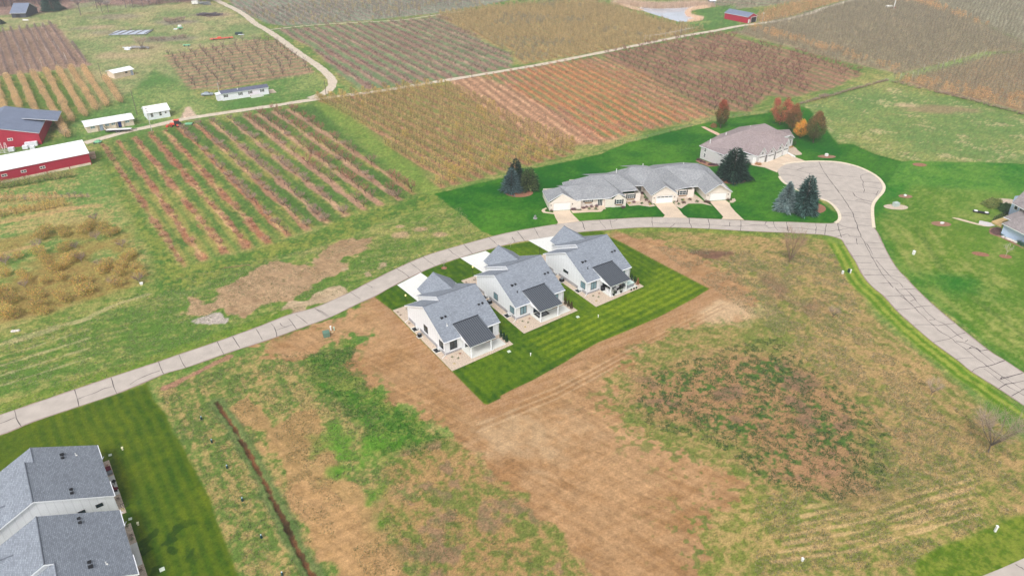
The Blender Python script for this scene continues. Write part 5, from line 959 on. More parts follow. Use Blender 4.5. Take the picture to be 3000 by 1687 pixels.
TK = {
 'peach': dict(H=3.5, R=2.0, trunk=.8, limbs=7, twigs=230, tcol=((158,112,98),(142,100,92),(150,118,92)), tl=.8, tw=.042, nl=60, lcol=((176,132,72),(150,90,66)), ls=.13),
 'peachred': dict(H=3.7, R=2.1, trunk=.85, limbs=7, twigs=270, tcol=((168,98,84),(176,108,84),(148,92,80)), tl=.85, tw=.045, nl=170, lcol=((184,112,66),(172,132,70)), ls=.15),
 'brush': dict(H=1.7, R=1.5, trunk=.2, limbs=8, twigs=260, tcol=((156,128,116),(134,108,100),(176,146,120)), tl=.8, tw=.05, nl=30, lcol=((180,140,80),), tr=.05),
 'mixed': dict(H=3.3, R=1.25, trunk=.7, limbs=9, twigs=110, tcol=((150,122,100),(128,104,90)), tl=.6, nl=330, lcol=((200,176,66),(178,166,70),(212,180,66),(196,150,76),(140,142,70)), ls=.20, shape='spindle', tr=.07),
 'mixedy': dict(H=3.1, R=1.4, trunk=.6, limbs=8, twigs=60, tcol=((150,122,100),), nl=480, lcol=((208,174,44),(190,160,50),(168,150,52)), ls=.22, shape='spindle', tr=.07),
 'brushred': dict(H=1.5, R=1.3, trunk=.2, limbs=8, twigs=240, tcol=((176,112,88),(150,100,84),(196,150,110)), tl=.7, tw=.05, nl=60, lcol=((200,150,90),(180,110,70)), tr=.04),
 'bare': dict(H=3.3, R=1.7, trunk=.9, limbs=6, twigs=170, tcol=((150,122,112),(134,110,104)), tl=.7, bark=(70,62,64), tr=.10),
 'north': dict(H=2.5, R=1.6, trunk=.4, limbs=7, twigs=200, tcol=((158,130,124),(146,122,112),(152,112,104)), tl=.7, tw=.05, tr=.06),
 'yellow': dict(H=3.0, R=1.2, trunk=.6, limbs=7, twigs=70, tcol=((158,138,108),), nl=230, lcol=((198,168,84),(178,152,88),(160,148,92),(188,160,84)), ls=.24, shape='spindle', tr=.06),
 'young': dict(H=1.5, R=.75, trunk=.3, limbs=4, twigs=60, tcol=((178,108,70),(164,112,84)), tl=.5, nl=70, lcol=((214,128,50),(196,116,62),(186,118,72)), ls=.15, tr=.04),
 'youngbare': dict(H=1.3, R=.6, trunk=.3, limbs=4, twigs=70, tcol=((164,116,92),(150,110,92)), tl=.5, tr=.04),
 'red': dict(H=3.3, R=1.9, trunk=.8, limbs=6, twigs=240, tcol=((150,98,88),(142,96,86),(162,108,88)), tl=.8, tw=.05, nl=40, lcol=((180,100,70),), tr=.09),
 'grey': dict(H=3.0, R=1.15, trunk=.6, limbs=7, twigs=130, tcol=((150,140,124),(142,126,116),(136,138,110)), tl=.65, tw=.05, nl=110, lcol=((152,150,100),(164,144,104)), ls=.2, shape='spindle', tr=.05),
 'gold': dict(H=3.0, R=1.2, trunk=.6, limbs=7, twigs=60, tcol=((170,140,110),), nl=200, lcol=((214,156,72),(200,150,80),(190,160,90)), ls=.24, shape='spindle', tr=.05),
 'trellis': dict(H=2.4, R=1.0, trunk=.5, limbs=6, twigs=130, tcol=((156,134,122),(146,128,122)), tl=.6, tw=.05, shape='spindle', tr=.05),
 'hedge': dict(H=3.1, R=1.35, trunk=.5, limbs=7, twigs=60, tcol=((160,130,100),), nl=520, lcol=((214,176,100),(204,166,98),(196,158,106),(180,148,98)), ls=.24, shape='round', tr=.06),
 'oldapple': dict(H=3.4, R=2.3, trunk=.7, limbs=9, twigs=120, tcol=((150,124,112),(158,132,112)), tl=.6, tw=.04, nl=1500, lcol=((196,176,34),(150,154,40),(218,166,40),(200,138,50),(112,128,40)), ls=.25, bark=(130,116,112), tr=.09),
 'oldbare': dict(H=2.4, R=1.9, trunk=.5, limbs=8, twigs=260, tcol=((160,136,126),(140,110,98)), tl=.9, tw=.05, nl=60, lcol=((190,150,60),), bark=(150,138,136), tr=.10),
 'barnrow': dict(H=3.0, R=1.3, trunk=.5, limbs=7, twigs=60, tcol=((140,120,80),), nl=420, lcol=((122,142,68),(160,160,66),(190,164,60),(104,126,60)), ls=.22, tr=.06),
 'woods': dict(H=15, R=4.5, trunk=6.5, limbs=9, twigs=380, tcol=((146,134,136),(132,122,126),(152,136,128)), tl=3.2, tw=.12, bark=(112,102,104), tr=.28),
 'wild': dict(H=4.0, R=2.2, trunk=.7, limbs=12, twigs=520, tcol=((158,136,116),(168,144,120)), tl=1.2, tw=.026, bark=(110,102,94), tr=.07),
 'vase': dict(H=7.0, R=2.7, trunk=.4, limbs=16, twigs=420, tcol=((140,108,84),(150,118,92)), tl=1.7, tw=.035, bark=(116,100,88), tr=.085),
 'sapling': dict(H=3.6, R=1.3, trunk=1.2, limbs=7, twigs=140, tcol=((190,180,170),(170,150,140)), tl=.8, tw=.028, bark=(170,160,150), tr=.05),
}
VAR = {k: [orchard_mesh('tree_'+k, 100+17*i+len(k), **p) for i in range(2 if k == 'vase' else 4)] for k, p in TK.items()}
def plant_obj(kind, p, sc, name='orchard_tree', rz=None, **k):
    me = random.choice(VAR[kind]); o = bpy.data.objects.new(name, me); col.objects.link(o)
    o.location = (p[0], p[1], p[2] if len(p) > 2 else 0); o.rotation_euler = (0, 0, random.uniform(0, 6.28) if rz is None else rz)
    o.scale = (sc*random.uniform(.88, 1.15), sc*random.uniform(.88, 1.15), sc); return tag(o, **k)
def scatter(name, items, kinds, label, cat):    # many more of one kind than can be told apart: one object
    srcs = {}
    me = bpy.data.meshes.new(name); me.from_pydata([(p[0], p[1], 0) for _, p, _ in items], [], [])
    for an, dt, vals in (('rot', 'FLOAT', [random.uniform(0, 6.28) for _ in items]), ('scl', 'FLOAT', [s for _, _, s in items])):
        a = me.attributes.new(an, dt, 'POINT'); a.data.foreach_set('value', vals)
    vs_ = [(k, i) for k in kinds for i in range(len(VAR[k]))]; ix = [vs_.index((k, random.randrange(len(VAR[k])))) for k, _, _ in items]
    a = me.attributes.new('idx', 'INT', 'POINT'); a.data.foreach_set('value', ix)
    o = bpy.data.objects.new(name, me); col.objects.link(o); tag(o, label=label, cat=cat, kind='stuff')
    ng = bpy.data.node_groups.new(name, 'GeometryNodeTree'); ng.interface.new_socket('Geometry', in_out='INPUT', socket_type='NodeSocketGeometry'); ng.interface.new_socket('Geometry', in_out='OUTPUT', socket_type='NodeSocketGeometry')
    N_ = ng.nodes; L = ng.links; gi = N_.new('NodeGroupInput'); go = N_.new('NodeGroupOutput'); jn = N_.new('GeometryNodeJoinGeometry')
    def attr(nm, t): n = N_.new('GeometryNodeInputNamedAttribute'); n.data_type = t; n.inputs['Name'].default_value = nm; return n.outputs['Attribute']
    ai, ar, asc = attr('idx', 'INT'), attr('rot', 'FLOAT'), attr('scl', 'FLOAT'); cx = N_.new('ShaderNodeCombineXYZ'); L.new(ar, cx.inputs['Z'])
    for j, (k, i) in enumerate(vs_):
        src = SRC.get((k, i))
        if src is None: continue
        oi = N_.new('GeometryNodeObjectInfo'); oi.inputs['Object'].default_value = src; oi.transform_space = 'ORIGINAL'; oi.inputs['As Instance'].default_value = True
        cmp_ = N_.new('FunctionNodeCompare'); cmp_.data_type = 'INT'; cmp_.operation = 'EQUAL'; L.new(ai, cmp_.inputs[2]); cmp_.inputs[3].default_value = j
        ip = N_.new('GeometryNodeInstanceOnPoints'); L.new(gi.outputs[0], ip.inputs['Points']); L.new(cmp_.outputs['Result'], ip.inputs['Selection']); L.new(oi.outputs['Geometry'], ip.inputs['Instance'])
        L.new(cx.outputs[0], ip.inputs['Rotation']); L.new(asc, ip.inputs['Scale']); L.new(ip.outputs[0], jn.inputs[0])
    L.new(jn.outputs[0], go.inputs[0]); md = o.modifiers.new('scatter', 'NODES'); md.node_group = ng; return o
SRC = {}
def fb(x, y, s, seed): return float(fbm(np.array([x]), np.array([y]), s, seed, 3)[0])
DSC = dict(mixed='yellow green tree of the central block', north='low bush between the dirt roads', young='small orange sapling', cleared='tiny sapling in the brown stripes', red='reddish leafless tree', yellow='gold tree before the pond', grey='slender grey tree, upper right block', east='slender tree at the right edge', far_east='pale far corner tree', trellis_n='misty trellised tree at the top', trellis_w='brown trellised tree above the hedgerows', pond_n='faint tree behind the pond', far_right_top='golden tree near the red garage')
NM = dict(brushred='fruit_bush', peach='peach_tree', peachred='peach_tree', brush='fruit_bush', mixed='apple_tree', mixedy='apple_tree', bare='cherry_tree', north='fruit_bush', yellow='apple_tree', young='young_tree', youngbare='young_tree', red='plum_tree', grey='orchard_tree', gold='orchard_tree', trellis='trellis_tree')
def block_trees(k, choose, label, group, miss=.08, limit=300, cat='fruit tree', h=None):
    b = OB[k]; items = []
    for a, e, of in ROWS[k]:
        L_ = (e-a).length; n = int(L_/b['step'])
        for i in range(n):
            if random.random() < miss: continue
            p = a+(e-a)*((i+.5+random.uniform(-.18,.18))/n); p = Vector((p.x+random.uniform(-.25,.25), p.y+random.uniform(-.25,.25)))
            u = p.x/max(p.y, 1);
            if abs(u) > .86 or p.y > 700: continue
            kk, s = choose(p, of, i/n)
            if kk: items.append((kk, (p.x, p.y), s))
    items.sort(key=lambda t: t[1][0]**2+t[1][1]**2)
    r0_ = min([int(np.argmin(np.abs(b['offs']-(Vector(t[1])-b['o']).dot(b['n'])))) for t in items] or [0])
    for kk, p, s in items[:limit]:
        lb = label
        if k in DSC or k in ('peach', 'bare'):
            of = (Vector(p)-b['o']).dot(b['n']); ri = int(np.argmin(np.abs(b['offs']-of))); of = float(b['offs'][ri]); cnt = sum(1 for _, p2, _ in items if abs((Vector(p2)-b['o']).dot(b['n'])-of) < 1.4 and (Vector(p2)-b['o']).dot(b['dv']) < (Vector(p)-b['o']).dot(b['dv']))
            if k == 'peach': lb = f"{ {'brush':'scrubby leafless bush','brushred':'low reddish bush','bare':'small bare tree','peach':'brown bare peach tree','peachred':'reddish bare peach tree'}[kk] }, {nth(cnt)} from the road in the {nth(ri)} wide striped row"
            elif k == 'bare': lb = f'dark leafless tree, {nth(cnt)} from the left in the {nth(max(0, ri-r0_))} row behind the mobile home'
            else: lb = f'{DSC[k]}, {nth(cnt)} from far end, {nth(max(0, ri-r0_))} row from left'
        o = plant_obj(kk, p, s, label=lb, cat=cat, group=group, name=NM.get(kk, 'fruit_tree')); SRC.setdefault((kk, VAR[kk].index(o.data)), o)
    rest = items[limit:]
    if rest:
        ks = sorted({t[0] for t in rest})
        for kk in ks:
            for i, me in enumerate(VAR[kk]):
                if (kk, i) not in SRC:
                    t = rest.pop(); o = bpy.data.objects.new(NM.get(kk, 'fruit_tree'), me); col.objects.link(o); o.location = (*t[1], 0); o.scale = (t[2],)*3; tag(o, label=label, cat=cat, group=group); SRC[(kk, i)] = o
        scatter('orchard_rows', rest, ks, label.replace('tree', 'trees', 1) + ', farther rows', 'orchard')
    return items
ORD = 'first second third fourth fifth sixth seventh eighth ninth tenth eleventh twelfth thirteenth fourteenth fifteenth sixteenth seventeenth eighteenth nineteenth twentieth'.split()
def nth(i): return ORD[i] if i < 20 else f'{i+1}{"st" if (i+1)%10 == 1 else "nd" if (i+1)%10 == 2 else "rd" if (i+1)%10 == 3 else "th"}'
R_ = random.random
offsA = sorted(OB['peach']['offs']); 
def ch_peach(p, of, f):
    i = list(OB['peach']['offs']).index(of)
    if i <= 4: return ('brushred', random.uniform(.5,.95)) if R_() < .92 else (None, 0)
    if i <= 8: return (('brush', random.uniform(.85,1.3)) if R_() < .7 else ('bare', random.uniform(.6,.85)))
    return ('peachred' if R_() < .55 else 'peach', random.uniform(.8,1.08)) if R_() < .9 else ('brush', .9)
block_trees('peach', ch_peach, 'scrubby leafless fruit tree standing in the widely striped peach rows', 'peach trees in the striped rows', miss=.12)
block_trees('mixed', lambda p, of, f: (('mixedy' if R_() < (.6 if (f > .86 or f < .08) else .07) else 'mixed'), random.uniform(.85,1.12)), 'half bare yellow green apple tree in the dense central block', 'apple trees of the central block')
block_trees('bare', lambda p, of, f: ('bare', random.uniform(.8,1.1)), 'small dark leafless tree in the rows behind the mobile home', 'leafless trees behind the mobile home')
block_trees('north', lambda p, of, f: (('north' if R_() < .8 else 'brush'), random.uniform(.55,1.0)), 'low grey brown bush in the rows between the two dirt roads', 'low trees between the dirt roads', cat='fruit bush')
block_trees('young', lambda p, of, f: (('young' if fb(p.x,p.y,30,41) > .47 else 'youngbare'), random.uniform(.7,1.15)), 'knee high orange leaved young tree in the rows above the lawn', 'young orange trees', cat='sapling')
block_trees('cleared', lambda p, of, f: ('youngbare', random.uniform(.4,.8)) if R_() < .5 else (None, 0), 'tiny bare sapling in the pinkish brown stripes below the road', 'tiny saplings in the brown stripes', cat='sapling')
block_trees('red', lambda p, of, f: ('red', random.uniform(.8,1.12)) if not (fb(p.x,p.y,24,47) > .62) else (None, 0), 'reddish brown leafless tree in the rows right of the orange saplings', 'reddish leafless trees')
block_trees('yellow', lambda p, of, f: ('yellow' if fb(p.x,p.y,30,51) > .42 or R_() < .5 else 'grey', random.uniform(.8,1.1)), 'dull gold apple tree in the large block before the pond', 'gold apple trees before the pond')
def ch_grey(p, of, f):
    d = float(sdf(np.array([p.x]), np.array([p.y]), QQ(3,0, -200,300, 0,380, 700,560, 1320,745, 1310,700, 700,500, 0,310, -200,250))[0]); d2 = float(sdf(np.array([p.x]), np.array([p.y]), QQ(3,0, 860,-30, 1500,50, 2575,400, 2900,480, 2900,300, 2000,120, 1400,-60))[0])
    return ('gold' if (d > 0 or d2 > 0) and R_() < .75 else 'grey', random.uniform(.85,1.1))
block_trees('grey', ch_grey, 'slender grey half bare apple tree in the broad upper right block', 'grey apple trees, upper right')
block_trees('east', lambda p, of, f: ('gold' if float(sdf(np.array([p.x]), np.array([p.y]), QQ(3,0, 1230,790, 1600,810, 2000,900, 2575,990, 2900,1050, 2900,1250, 2575,1130, 2200,1040, 1500,880))[0]) > 0 and R_() < .6 else 'grey', random.uniform(.85,1.1)), 'slender half bare apple tree in the block at the right edge', 'apple trees at the right edge')
block_trees('far_east', lambda p, of, f: ('grey', random.uniform(.8,1.05)), 'pale grey apple tree in the farthest upper right corner', 'far corner apple trees', limit=60)
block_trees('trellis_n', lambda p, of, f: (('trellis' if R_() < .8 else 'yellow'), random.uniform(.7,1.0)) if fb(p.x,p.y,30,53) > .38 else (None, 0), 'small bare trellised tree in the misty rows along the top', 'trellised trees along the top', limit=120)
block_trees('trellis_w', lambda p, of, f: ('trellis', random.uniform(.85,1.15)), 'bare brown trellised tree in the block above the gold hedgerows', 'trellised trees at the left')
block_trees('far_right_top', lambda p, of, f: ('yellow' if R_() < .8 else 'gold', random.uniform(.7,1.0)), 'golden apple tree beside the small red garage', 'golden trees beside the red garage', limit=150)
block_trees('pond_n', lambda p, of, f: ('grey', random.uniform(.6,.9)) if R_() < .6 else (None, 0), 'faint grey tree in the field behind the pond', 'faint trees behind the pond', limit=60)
for hi_, (a, b_) in enumerate(hedges):
    L_ = (b_-a).length; n = int(L_/2.15)
    for i in range(n):
        p = a.lerp(b_, (i+.5)/n); o = plant_obj('hedge', (p.x+random.uniform(-.3,.3), p.y+random.uniform(-.3,.3)), random.uniform(.85,1.1), label=f'golden apple tree, {nth(i)} from the top in the {nth(hi_)} golden hedgerow', cat='fruit tree', group='golden hedgerow trees', name='apple_tree')
import itertools
OA = itertools.count(); OB1 = itertools.count(); OB2 = itertools.count(); OB3 = itertools.count()
for x, y in ((430,960),(480,900),(650,930),(620,880),(890,870),(920,820),(850,900),(1110,930),(1170,900),(1060,880),(190,1150),(450,1170),(400,1120),(500,1230),(640,1080),(700,1040),(1270,1180),(1330,1130),(1220,1250),(1040,1300),(1100,1250),(560,1290),(620,1260),(700,1200),(760,1160),(20,1180),(280,1380),(220,1330),(1420,1330),(1380,1280),(1200,1330),(620,1370),(60,1330),(450,1400),(800,1420),(880,1400),(1180,1430)):
    p = Q(0,1,x,y); o = plant_obj('oldapple', p, random.uniform(.55,.85), label=f'unpruned yellow green apple tree, {nth(OA.__next__())} one of the old orchard counted downwards', cat='apple tree', group='old apple trees', name='old_apple_tree')
for x, y in ((60,60),(330,60),(380,110),(600,100),(660,140),(870,60),(120,150),(400,200),(450,260),(380,240),(90,290),(40,250),(140,300),(20,90),(-60,150),(-120,60),(-80,260)):
    p = Q(0,2,x,y); o = plant_obj('oldapple', p, random.uniform(.6,.9), label=f'unpruned yellow green apple tree, {nth(OA.__next__())} one of the old orchard counted downwards', cat='apple tree', group='old apple trees', name='old_apple_tree')
for x, y in ((950,770),(1230,1040),(820,1180),(1000,1230),(760,1050),(970,960),(60,1210),(1150,1420),(1400,1390),(250,1440),(380,1040)):
    p = Q(0,1,x,y); o = plant_obj('oldbare', p, random.uniform(.6,.95), label='bare grey pruned apple stump bush among the old yellow apple trees', cat='apple tree', group='bare old apple trees', name='old_apple_tree')
for x in range(-60, 760, 52):
    p = Q(0,1,x,455-x*.17+random.uniform(-8,8)); plant_obj('barnrow', p, random.uniform(.8,1.1), label=f'green and yellow dwarf apple tree along the long red barn, {nth(OB1.__next__())} from the left', cat='fruit tree', group='trees beside the long barn')
for x in range(-40, 940, 62):
    p = Q(0,1,x,590-x*.03+random.uniform(-12,12)); plant_obj('gold' if x < 600 and R_() < .6 else 'trellis', p, random.uniform(.8,1.1), label=f'thin trellised tree in the second row below the long barn, {nth(OB2.__next__())} from the left', cat='fruit tree', group='second row below the barn')
for x in range(-20, 680, 48):
    p = Q(0,1,x,730-x*.17+random.uniform(-10,10)); plant_obj('mixedy', p, random.uniform(.6,.95), label=f'bright yellow bush in the row nearest the old orchard, {nth(OB3.__next__())} from the left', cat='fruit bush', group='bright yellow bushes')
# far woods and single bare trees
for x, y, s in ((815,160,.95),(1030,132,.7),(1095,132,.6),(980,92,.9),(1270,86,.8),(1340,82,.8),(1440,72,.9),(1310,60,.8)):
    plant_obj('woods', Q(0,0,x,y), s, label='tall leafless tree standing at the edge of the far woods', cat='tree', group='bare trees at the edge of the woods', name='bare_tree')
cnt = 0; its = []
for i in range(900):
    x, y = random.uniform(-700, 2150), random.uniform(-420, 90)
    lim = 60 if x > 300 else 90
    if y > lim-(25 if 600 < x < 1500 else 0) or (x > 560 and x < 1450 and R_() < .45 and y > -60): continue
    p = Q(0,0,x,y) if y > -300 else None
    if p is None or p.y > 900: continue
    if -20 < (p.x-Q0(195,150).x) < 26 and abs(p.y-Q0(195,150).y) < 30: continue
    its.append(p)
its.sort(key=lambda p: p.length)
for p in its[:280]: plant_obj('woods', p, random.uniform(.7,1.25), label='grey leafless tree among the misty woods in the far left corner', cat='tree', group='trees of the far woods', name='woodland_tree')
# evergreens
def conifer(seed, H, R, cols, layers=None, tip=.85, dense=1.0, base=.25, drop=.35):
    r = np.random.RandomState(seed); V = []; n = int(H*330*dense); z = base+(H-base)*(1-np.sqrt(r.uniform(0, 1, n)*.998)); f = 1-(z-base)/(H-base)
    t = r.uniform(0, 2*math.pi, n); lay = .82+.18*np.sin(z*2*math.pi/(.62+.02*H)); lob = 1+.16*np.sin(5*t+seed+z*.8)+.10*np.sin(9*t+z*2)
    rr = 1.22*R*np.power(f, tip)*lay*lob*np.power(r.uniform(.45, 1, n), .5); 
    L_ = (.5+.22*R*f)*r.uniform(.7, 1.2, n); c, s = np.cos(t), np.sin(t); o = np.stack([c*rr, s*rr, z], 1); d = np.stack([c, s, -drop+.9*(1-f)+r.uniform(-.15,.3,n)], 1); d /= np.linalg.norm(d, axis=1)[:, None]
    tn = np.stack([-s, c, r.uniform(-.3,.3,n)], 1); w = (.15+.035*R)*r.uniform(.6, 1.2, n); o2 = o-d*L_[:, None]*.5
    A = np.stack([o2-tn*w[:, None]/2, o2+tn*w[:, None]/2, o2+d*L_[:, None]], 1); up = np.cross(d, tn); B = np.stack([o2-up*w[:, None]/2.4, o2+up*w[:, None]/2.4, o2+d*L_[:, None]*.9], 1)
    base_c = pick(r, cols, n, .3)*1.35; return np.concatenate([A, B]), np.concatenate([base_c, base_c*.9])
def evergreen(name, p, H, R, cols, label, cat='spruce', seed=1, group=None, **kw):
    g = empty(name, (p[0], p[1], 0), random.uniform(0, 6), label=label, cat=cat); 
    if group: g['group'] = group
    V, C = conifer(seed, H, R, cols, **kw); c = bpy.data.objects.new('crown', tri_mesh('crown', V, C, m_ever)); col.objects.link(c); c.parent = g
    MB().bar((0,0,-.1), (0,0,H*.9), .05+H*.014, mat('bark', (92,78,68), var=.25, scale=4), 7, .03).build('trunk', g); return g
def px_h(base, top): return height_over(base, top)
def ev(c, r, bx, by, tx, ty, wpx, cols, label, seed, **kw):
    b = Q(c, r, bx, by); d = math.hypot(b.x, b.y); R = wpx*.29126/2*math.hypot(d, CAMH)/FOC; cc = Vector((b.x, b.y)); cc *= (d+R*.55)/d    # the trunk stands behind the visible skirt
    H_ = height_over(cc, q(c, r, tx, ty)); return evergreen(kw.pop('name', 'spruce_tree'), cc, H_*1.06, R*kw.pop('fat', 1.05), cols, label, seed=seed, **kw)
BL_ = ((52,84,86),(68,100,102),(40,70,68),(84,112,112)); DG = ((30,62,52),(40,78,60),(24,50,46),(52,88,66)); OG = ((60,86,44),(84,104,50),(40,66,44),(110,124,60))
TS = lambda x, y: ((1430+x*.1104-1500)/.29126, (440+y*.1104-422)/.29126)
a, b_ = TS(620,1150), TS(590,480); ev(2,1,*a,*b_,165,BL_,'blue grey spruce at the front of the cluster of three evergreens',1,tip=.6,fat=1.25)
a, b_ = TS(730,1000), TS(730,235); ev(2,1,*a,*b_,120,DG,'tall dark spruce at the back of the cluster of three evergreens',2,tip=.5,fat=1.55)
a, b_ = TS(1080,1080), TS(1050,460); ev(2,1,*a,*b_,155,OG,'olive green juniper on the right of the cluster of three evergreens',3,tip=.42,fat=1.25,name='juniper_tree',cat='juniper')
SP = lambda x, y: ((2080+x*.15186-2250)/.29126, (420+y*.15186-422)/.29126)
a, b_ = SP(430,735), SP(440,95); ev(3,1,*a,*b_,270,DG,'broad dark green spruce between the cream terrace and the taupe roofed house',4,tip=.45,dense=1.8)
a, b_ = SP(1440,1330), SP(1530,750); ev(3,1,*a,*b_,195,((92,118,120),(110,136,138),(70,98,96),(128,148,144)),'shorter silvery blue spruce, left one of the pair by the turning circle',5,tip=.7,dense=1.6)
a, b_ = SP(1790,1385), SP(1910,640); ev(3,1,*a,*b_,210,((38,80,70),(52,100,88),(28,62,56),(80,122,118)),'taller blue green spruce, right one of the pair by the turning circle',6,tip=.45,dense=1.9)
ev(0,0,535,118,500,-140,140,((44,88,74),(58,104,88)),'dark green spruce in front of the far woods',7,tip=.6)
ev(0,0,5,250,0,190,70,DG,'small dark evergreen cut off by the left edge',9,tip=.6)
ring = mat('mulch_ring', (150,104,82), var=.3, scale=3)
def disc(name, c, rx, ry, m, z=.045, ang=0, **k): return sheet(name, [(c[0]+rx*math.cos(t)*math.cos(ang)-ry*math.sin(t)*math.sin(ang), c[1]+rx*math.cos(t)*math.sin(ang)+ry*math.sin(t)*math.cos(ang)) for t in [i*2*math.pi/22 for i in range(22)]], z, m, **k)
disc('mulch_ring', Q(3,1,360,640), 6.2, 4.6, ring, ang=.1, kind='structure'); disc('mulch_ring', Q(2,1,*TS(820,1130)), 4.2, 3.4, ring, kind='structure'); disc('mulch_ring', Q(3,1,*SP(400,700)), 4.6, 3.6, ring, kind='structure')
# autumn shade trees
def shade_tree(base, top, wpx, cols, label, seed, cb=.22, pear=1.0, n=6500, split=False):
    H_ = height_over(base, top); d = math.hypot(math.hypot(base.x, base.y), CAMH); R = wpx/2*d/FOC
    g = empty('maple_tree', (base.x, base.y, 0), 0, label=label, cat='tree', group='autumn trees'); r = np.random.RandomState(seed); bk = mat('bark', (92,78,68))
    tk = MB(); tk.bar((0,0,-.1),(0,0,H_*.55),.18,bk,7,.09)
    for i in range(9):
        t = i*2.4; tk.bar((0,0,H_*(.16+.04*i)),(math.cos(t)*R*.7,math.sin(t)*R*.7,H_*(.45+.05*i)),.07,bk,5,.02)
    tk.build('trunk', g)
    z0 = H_*cb; m = 130; cz = r.uniform(0, 1, m); prof = lambda f: np.power(np.sin(np.pi*np.clip(f, 0.02, .98)**.72), .75)
    ct = r.uniform(0, 2*math.pi, m); cr = R*prof(cz)*np.sqrt(r.uniform(.25, 1, m))*.86; Cc = np.stack([cr*np.cos(ct), cr*np.sin(ct), z0+(H_-z0)*cz], 1)
    if split: Cc[:, 0] += np.where(Cc[:, 0] > 0, .3, -.5)*(cz**2)*R; Cc[:, 2] -= (np.abs(Cc[:, 0]) < R*.18)*cz**2*H_*.22
    k = r.randint(0, m, n); Pp = Cc[k]+unit(r, n)*np.power(r.uniform(0, 1, (n, 1)), .4)*R*.27*np.array([1,1,1.15]); cl = np.array([s2l(c) for c in cols])*np.array([1.5,1.62,1.3]); cl = cl.mean(1, keepdims=True)+(cl-cl.mean(1, keepdims=True))*.78; ck = np.floor(np.clip(cz+r.normal(0,.22,m), 0, .999)*len(cols)).astype(int)
    V, _ = leaves(r, Pp, .30, cols); C = cl[ck[k]]*(.78+.44*r.uniform(0, 1, (m, 1)))[k]*(1+.22*r.uniform(-1, 1, (n, 1)))
    c = bpy.data.objects.new('crown', tri_mesh('crown', V, C, m_ever)); col.objects.link(c); c.parent = g
AT = lambda x, y: (2200+x*.09662, 280+y*.09662)
def at(b, t, w, cols, lb, s, **k): shade_tree(P(*AT(*b)), AT(*t), w*.09662, cols, lb, s, **k)
at((865,900),(1000,120),610,((170,96,66),(182,92,70),(184,96,76),(180,92,72)),'coral red maple with a split crown, leftmost of the group behind the taupe roof',1,split=True)
at((1225,1110),(1330,275),490,((124,96,58),(136,96,64),(142,92,64),(156,100,62)),'russet brown egg shaped maple between the red and the yellow tree',2)
at((1475,1305),(1560,755),430,((196,140,18),(210,150,20),(226,150,20),(214,160,30)),'small round bright yellow orange maple',3,n=4000)
at((1880,1430),(2050,530),590,((96,90,52),(104,92,54),(112,94,56),(140,98,56)),'olive brown egg shaped maple, rightmost of the group',4,n=8500)
shade_tree(P(*q(2,0,2095,1292)), q(2,0,2110,1020), 155*.29126, ((88,88,44),(104,90,46),(128,84,50),(164,80,54)), 'lone two toned red and olive maple between the orchard and the lawn', 5)
# shrubs and small plants
def shrub(name, loc, r_, h, cols, n, label, cat='shrub', group=None, kind=None, ls=.14):
    r = np.random.RandomState(int(abs(loc[0]*31+loc[1]*17)) % 9999); n = int(n*1.6*max(1, (r_/.5)**1.6)); ls = max(ls, r_*.24); d = unit(r, n); d[:, 2] = np.abs(d[:, 2]); rad_ = np.power(r.uniform(.2, 1, (n, 1)), .5)*(1+.2*np.sin(5*np.arctan2(d[:, 1], d[:, 0])))[:, None]
    V, C = leaves(r, d*rad_*np.array([r_, r_, h])+np.array([0, 0, .03]), ls, cols); o = bpy.data.objects.new(name, tri_mesh(name, V, C, m_ever)); col.objects.link(o); o.location = (loc[0], loc[1], 0); return tag(o, label=label, cat=cat, group=group)
PU = ((96,56,72),(116,72,84)); GR = ((58,96,44),(84,120,56)); TN = ((150,130,70),(120,112,60)); RD = ((134,70,50),(160,96,56)); YL = ((176,164,60),(196,176,70)); BR = ((112,84,60),(90,70,56))
def sh(C_, pts, cols, r_, h, lab, grp, nm='shrub', n=140):
    for x, y in pts: shrub(nm, C_(x, y), r_*random.uniform(.85,1.2), h*random.uniform(.85,1.2), cols, n, lab, group=grp)
sh(W_, ((1140,580),(1185,566),(1230,560),(1235,598),(1330,490),(1420,600),(1385,575),(480,688),(510,685),(620,670),(660,660),(720,655),(780,650),(1105,662),(920,640)), PU, .55, .7, 'dark purple clipped shrub in the beds of the cream terrace', 'purple shrubs at the terrace')
sh(W_, ((1270,568),(1390,555),(1370,540),(1440,618),(1330,612),(1720,592),(1780,620),(1825,570),(2000,590),(2410,568),(180,690),(690,680),(770,678)), GR, .5, .5, 'low green shrub in the beds of the cream terrace', 'green shrubs at the terrace')
sh(W_, ((1925,520),(1915,565),(1840,603),(2110,592),(2140,598),(2380,572),(230,705),(1300,440),(1745,585)), BR, .6, .7, 'brown leafless shrub in the beds of the cream terrace', 'brown shrubs at the terrace')
sh(W_, ((1180,608),(1430,622),(1835,568)), YL, .5, .35, 'yellowing perennial clump in the terrace beds', 'yellow clumps at the terrace', 'perennial')
sh(T_, ((175,950),(235,975),(295,998),(400,1040),(445,1045),(490,1050),(540,1055),(1150,1000)), PU, .6, .7, 'purple shrub below the side wall of the taupe roofed house', 'purple shrubs at the side wall')
sh(T_, ((1330,1035),(1370,1040),(1400,1045)), ((170,116,58),(190,140,70)), .6, .9, 'rusty ornamental grass beside the garage doors', 'rusty grasses', 'ornamental_grass')
sh(T_, ((2075,645),(2090,610)), GR, .7, 1.1, 'dark green shrub at the corner by the gable windows', 'corner shrubs')
sh(T_, ((1990,700),(2030,690)), ((180,140,60),), .5, .5, 'orange perennial near the gable windows', 'orange perennials', 'perennial')
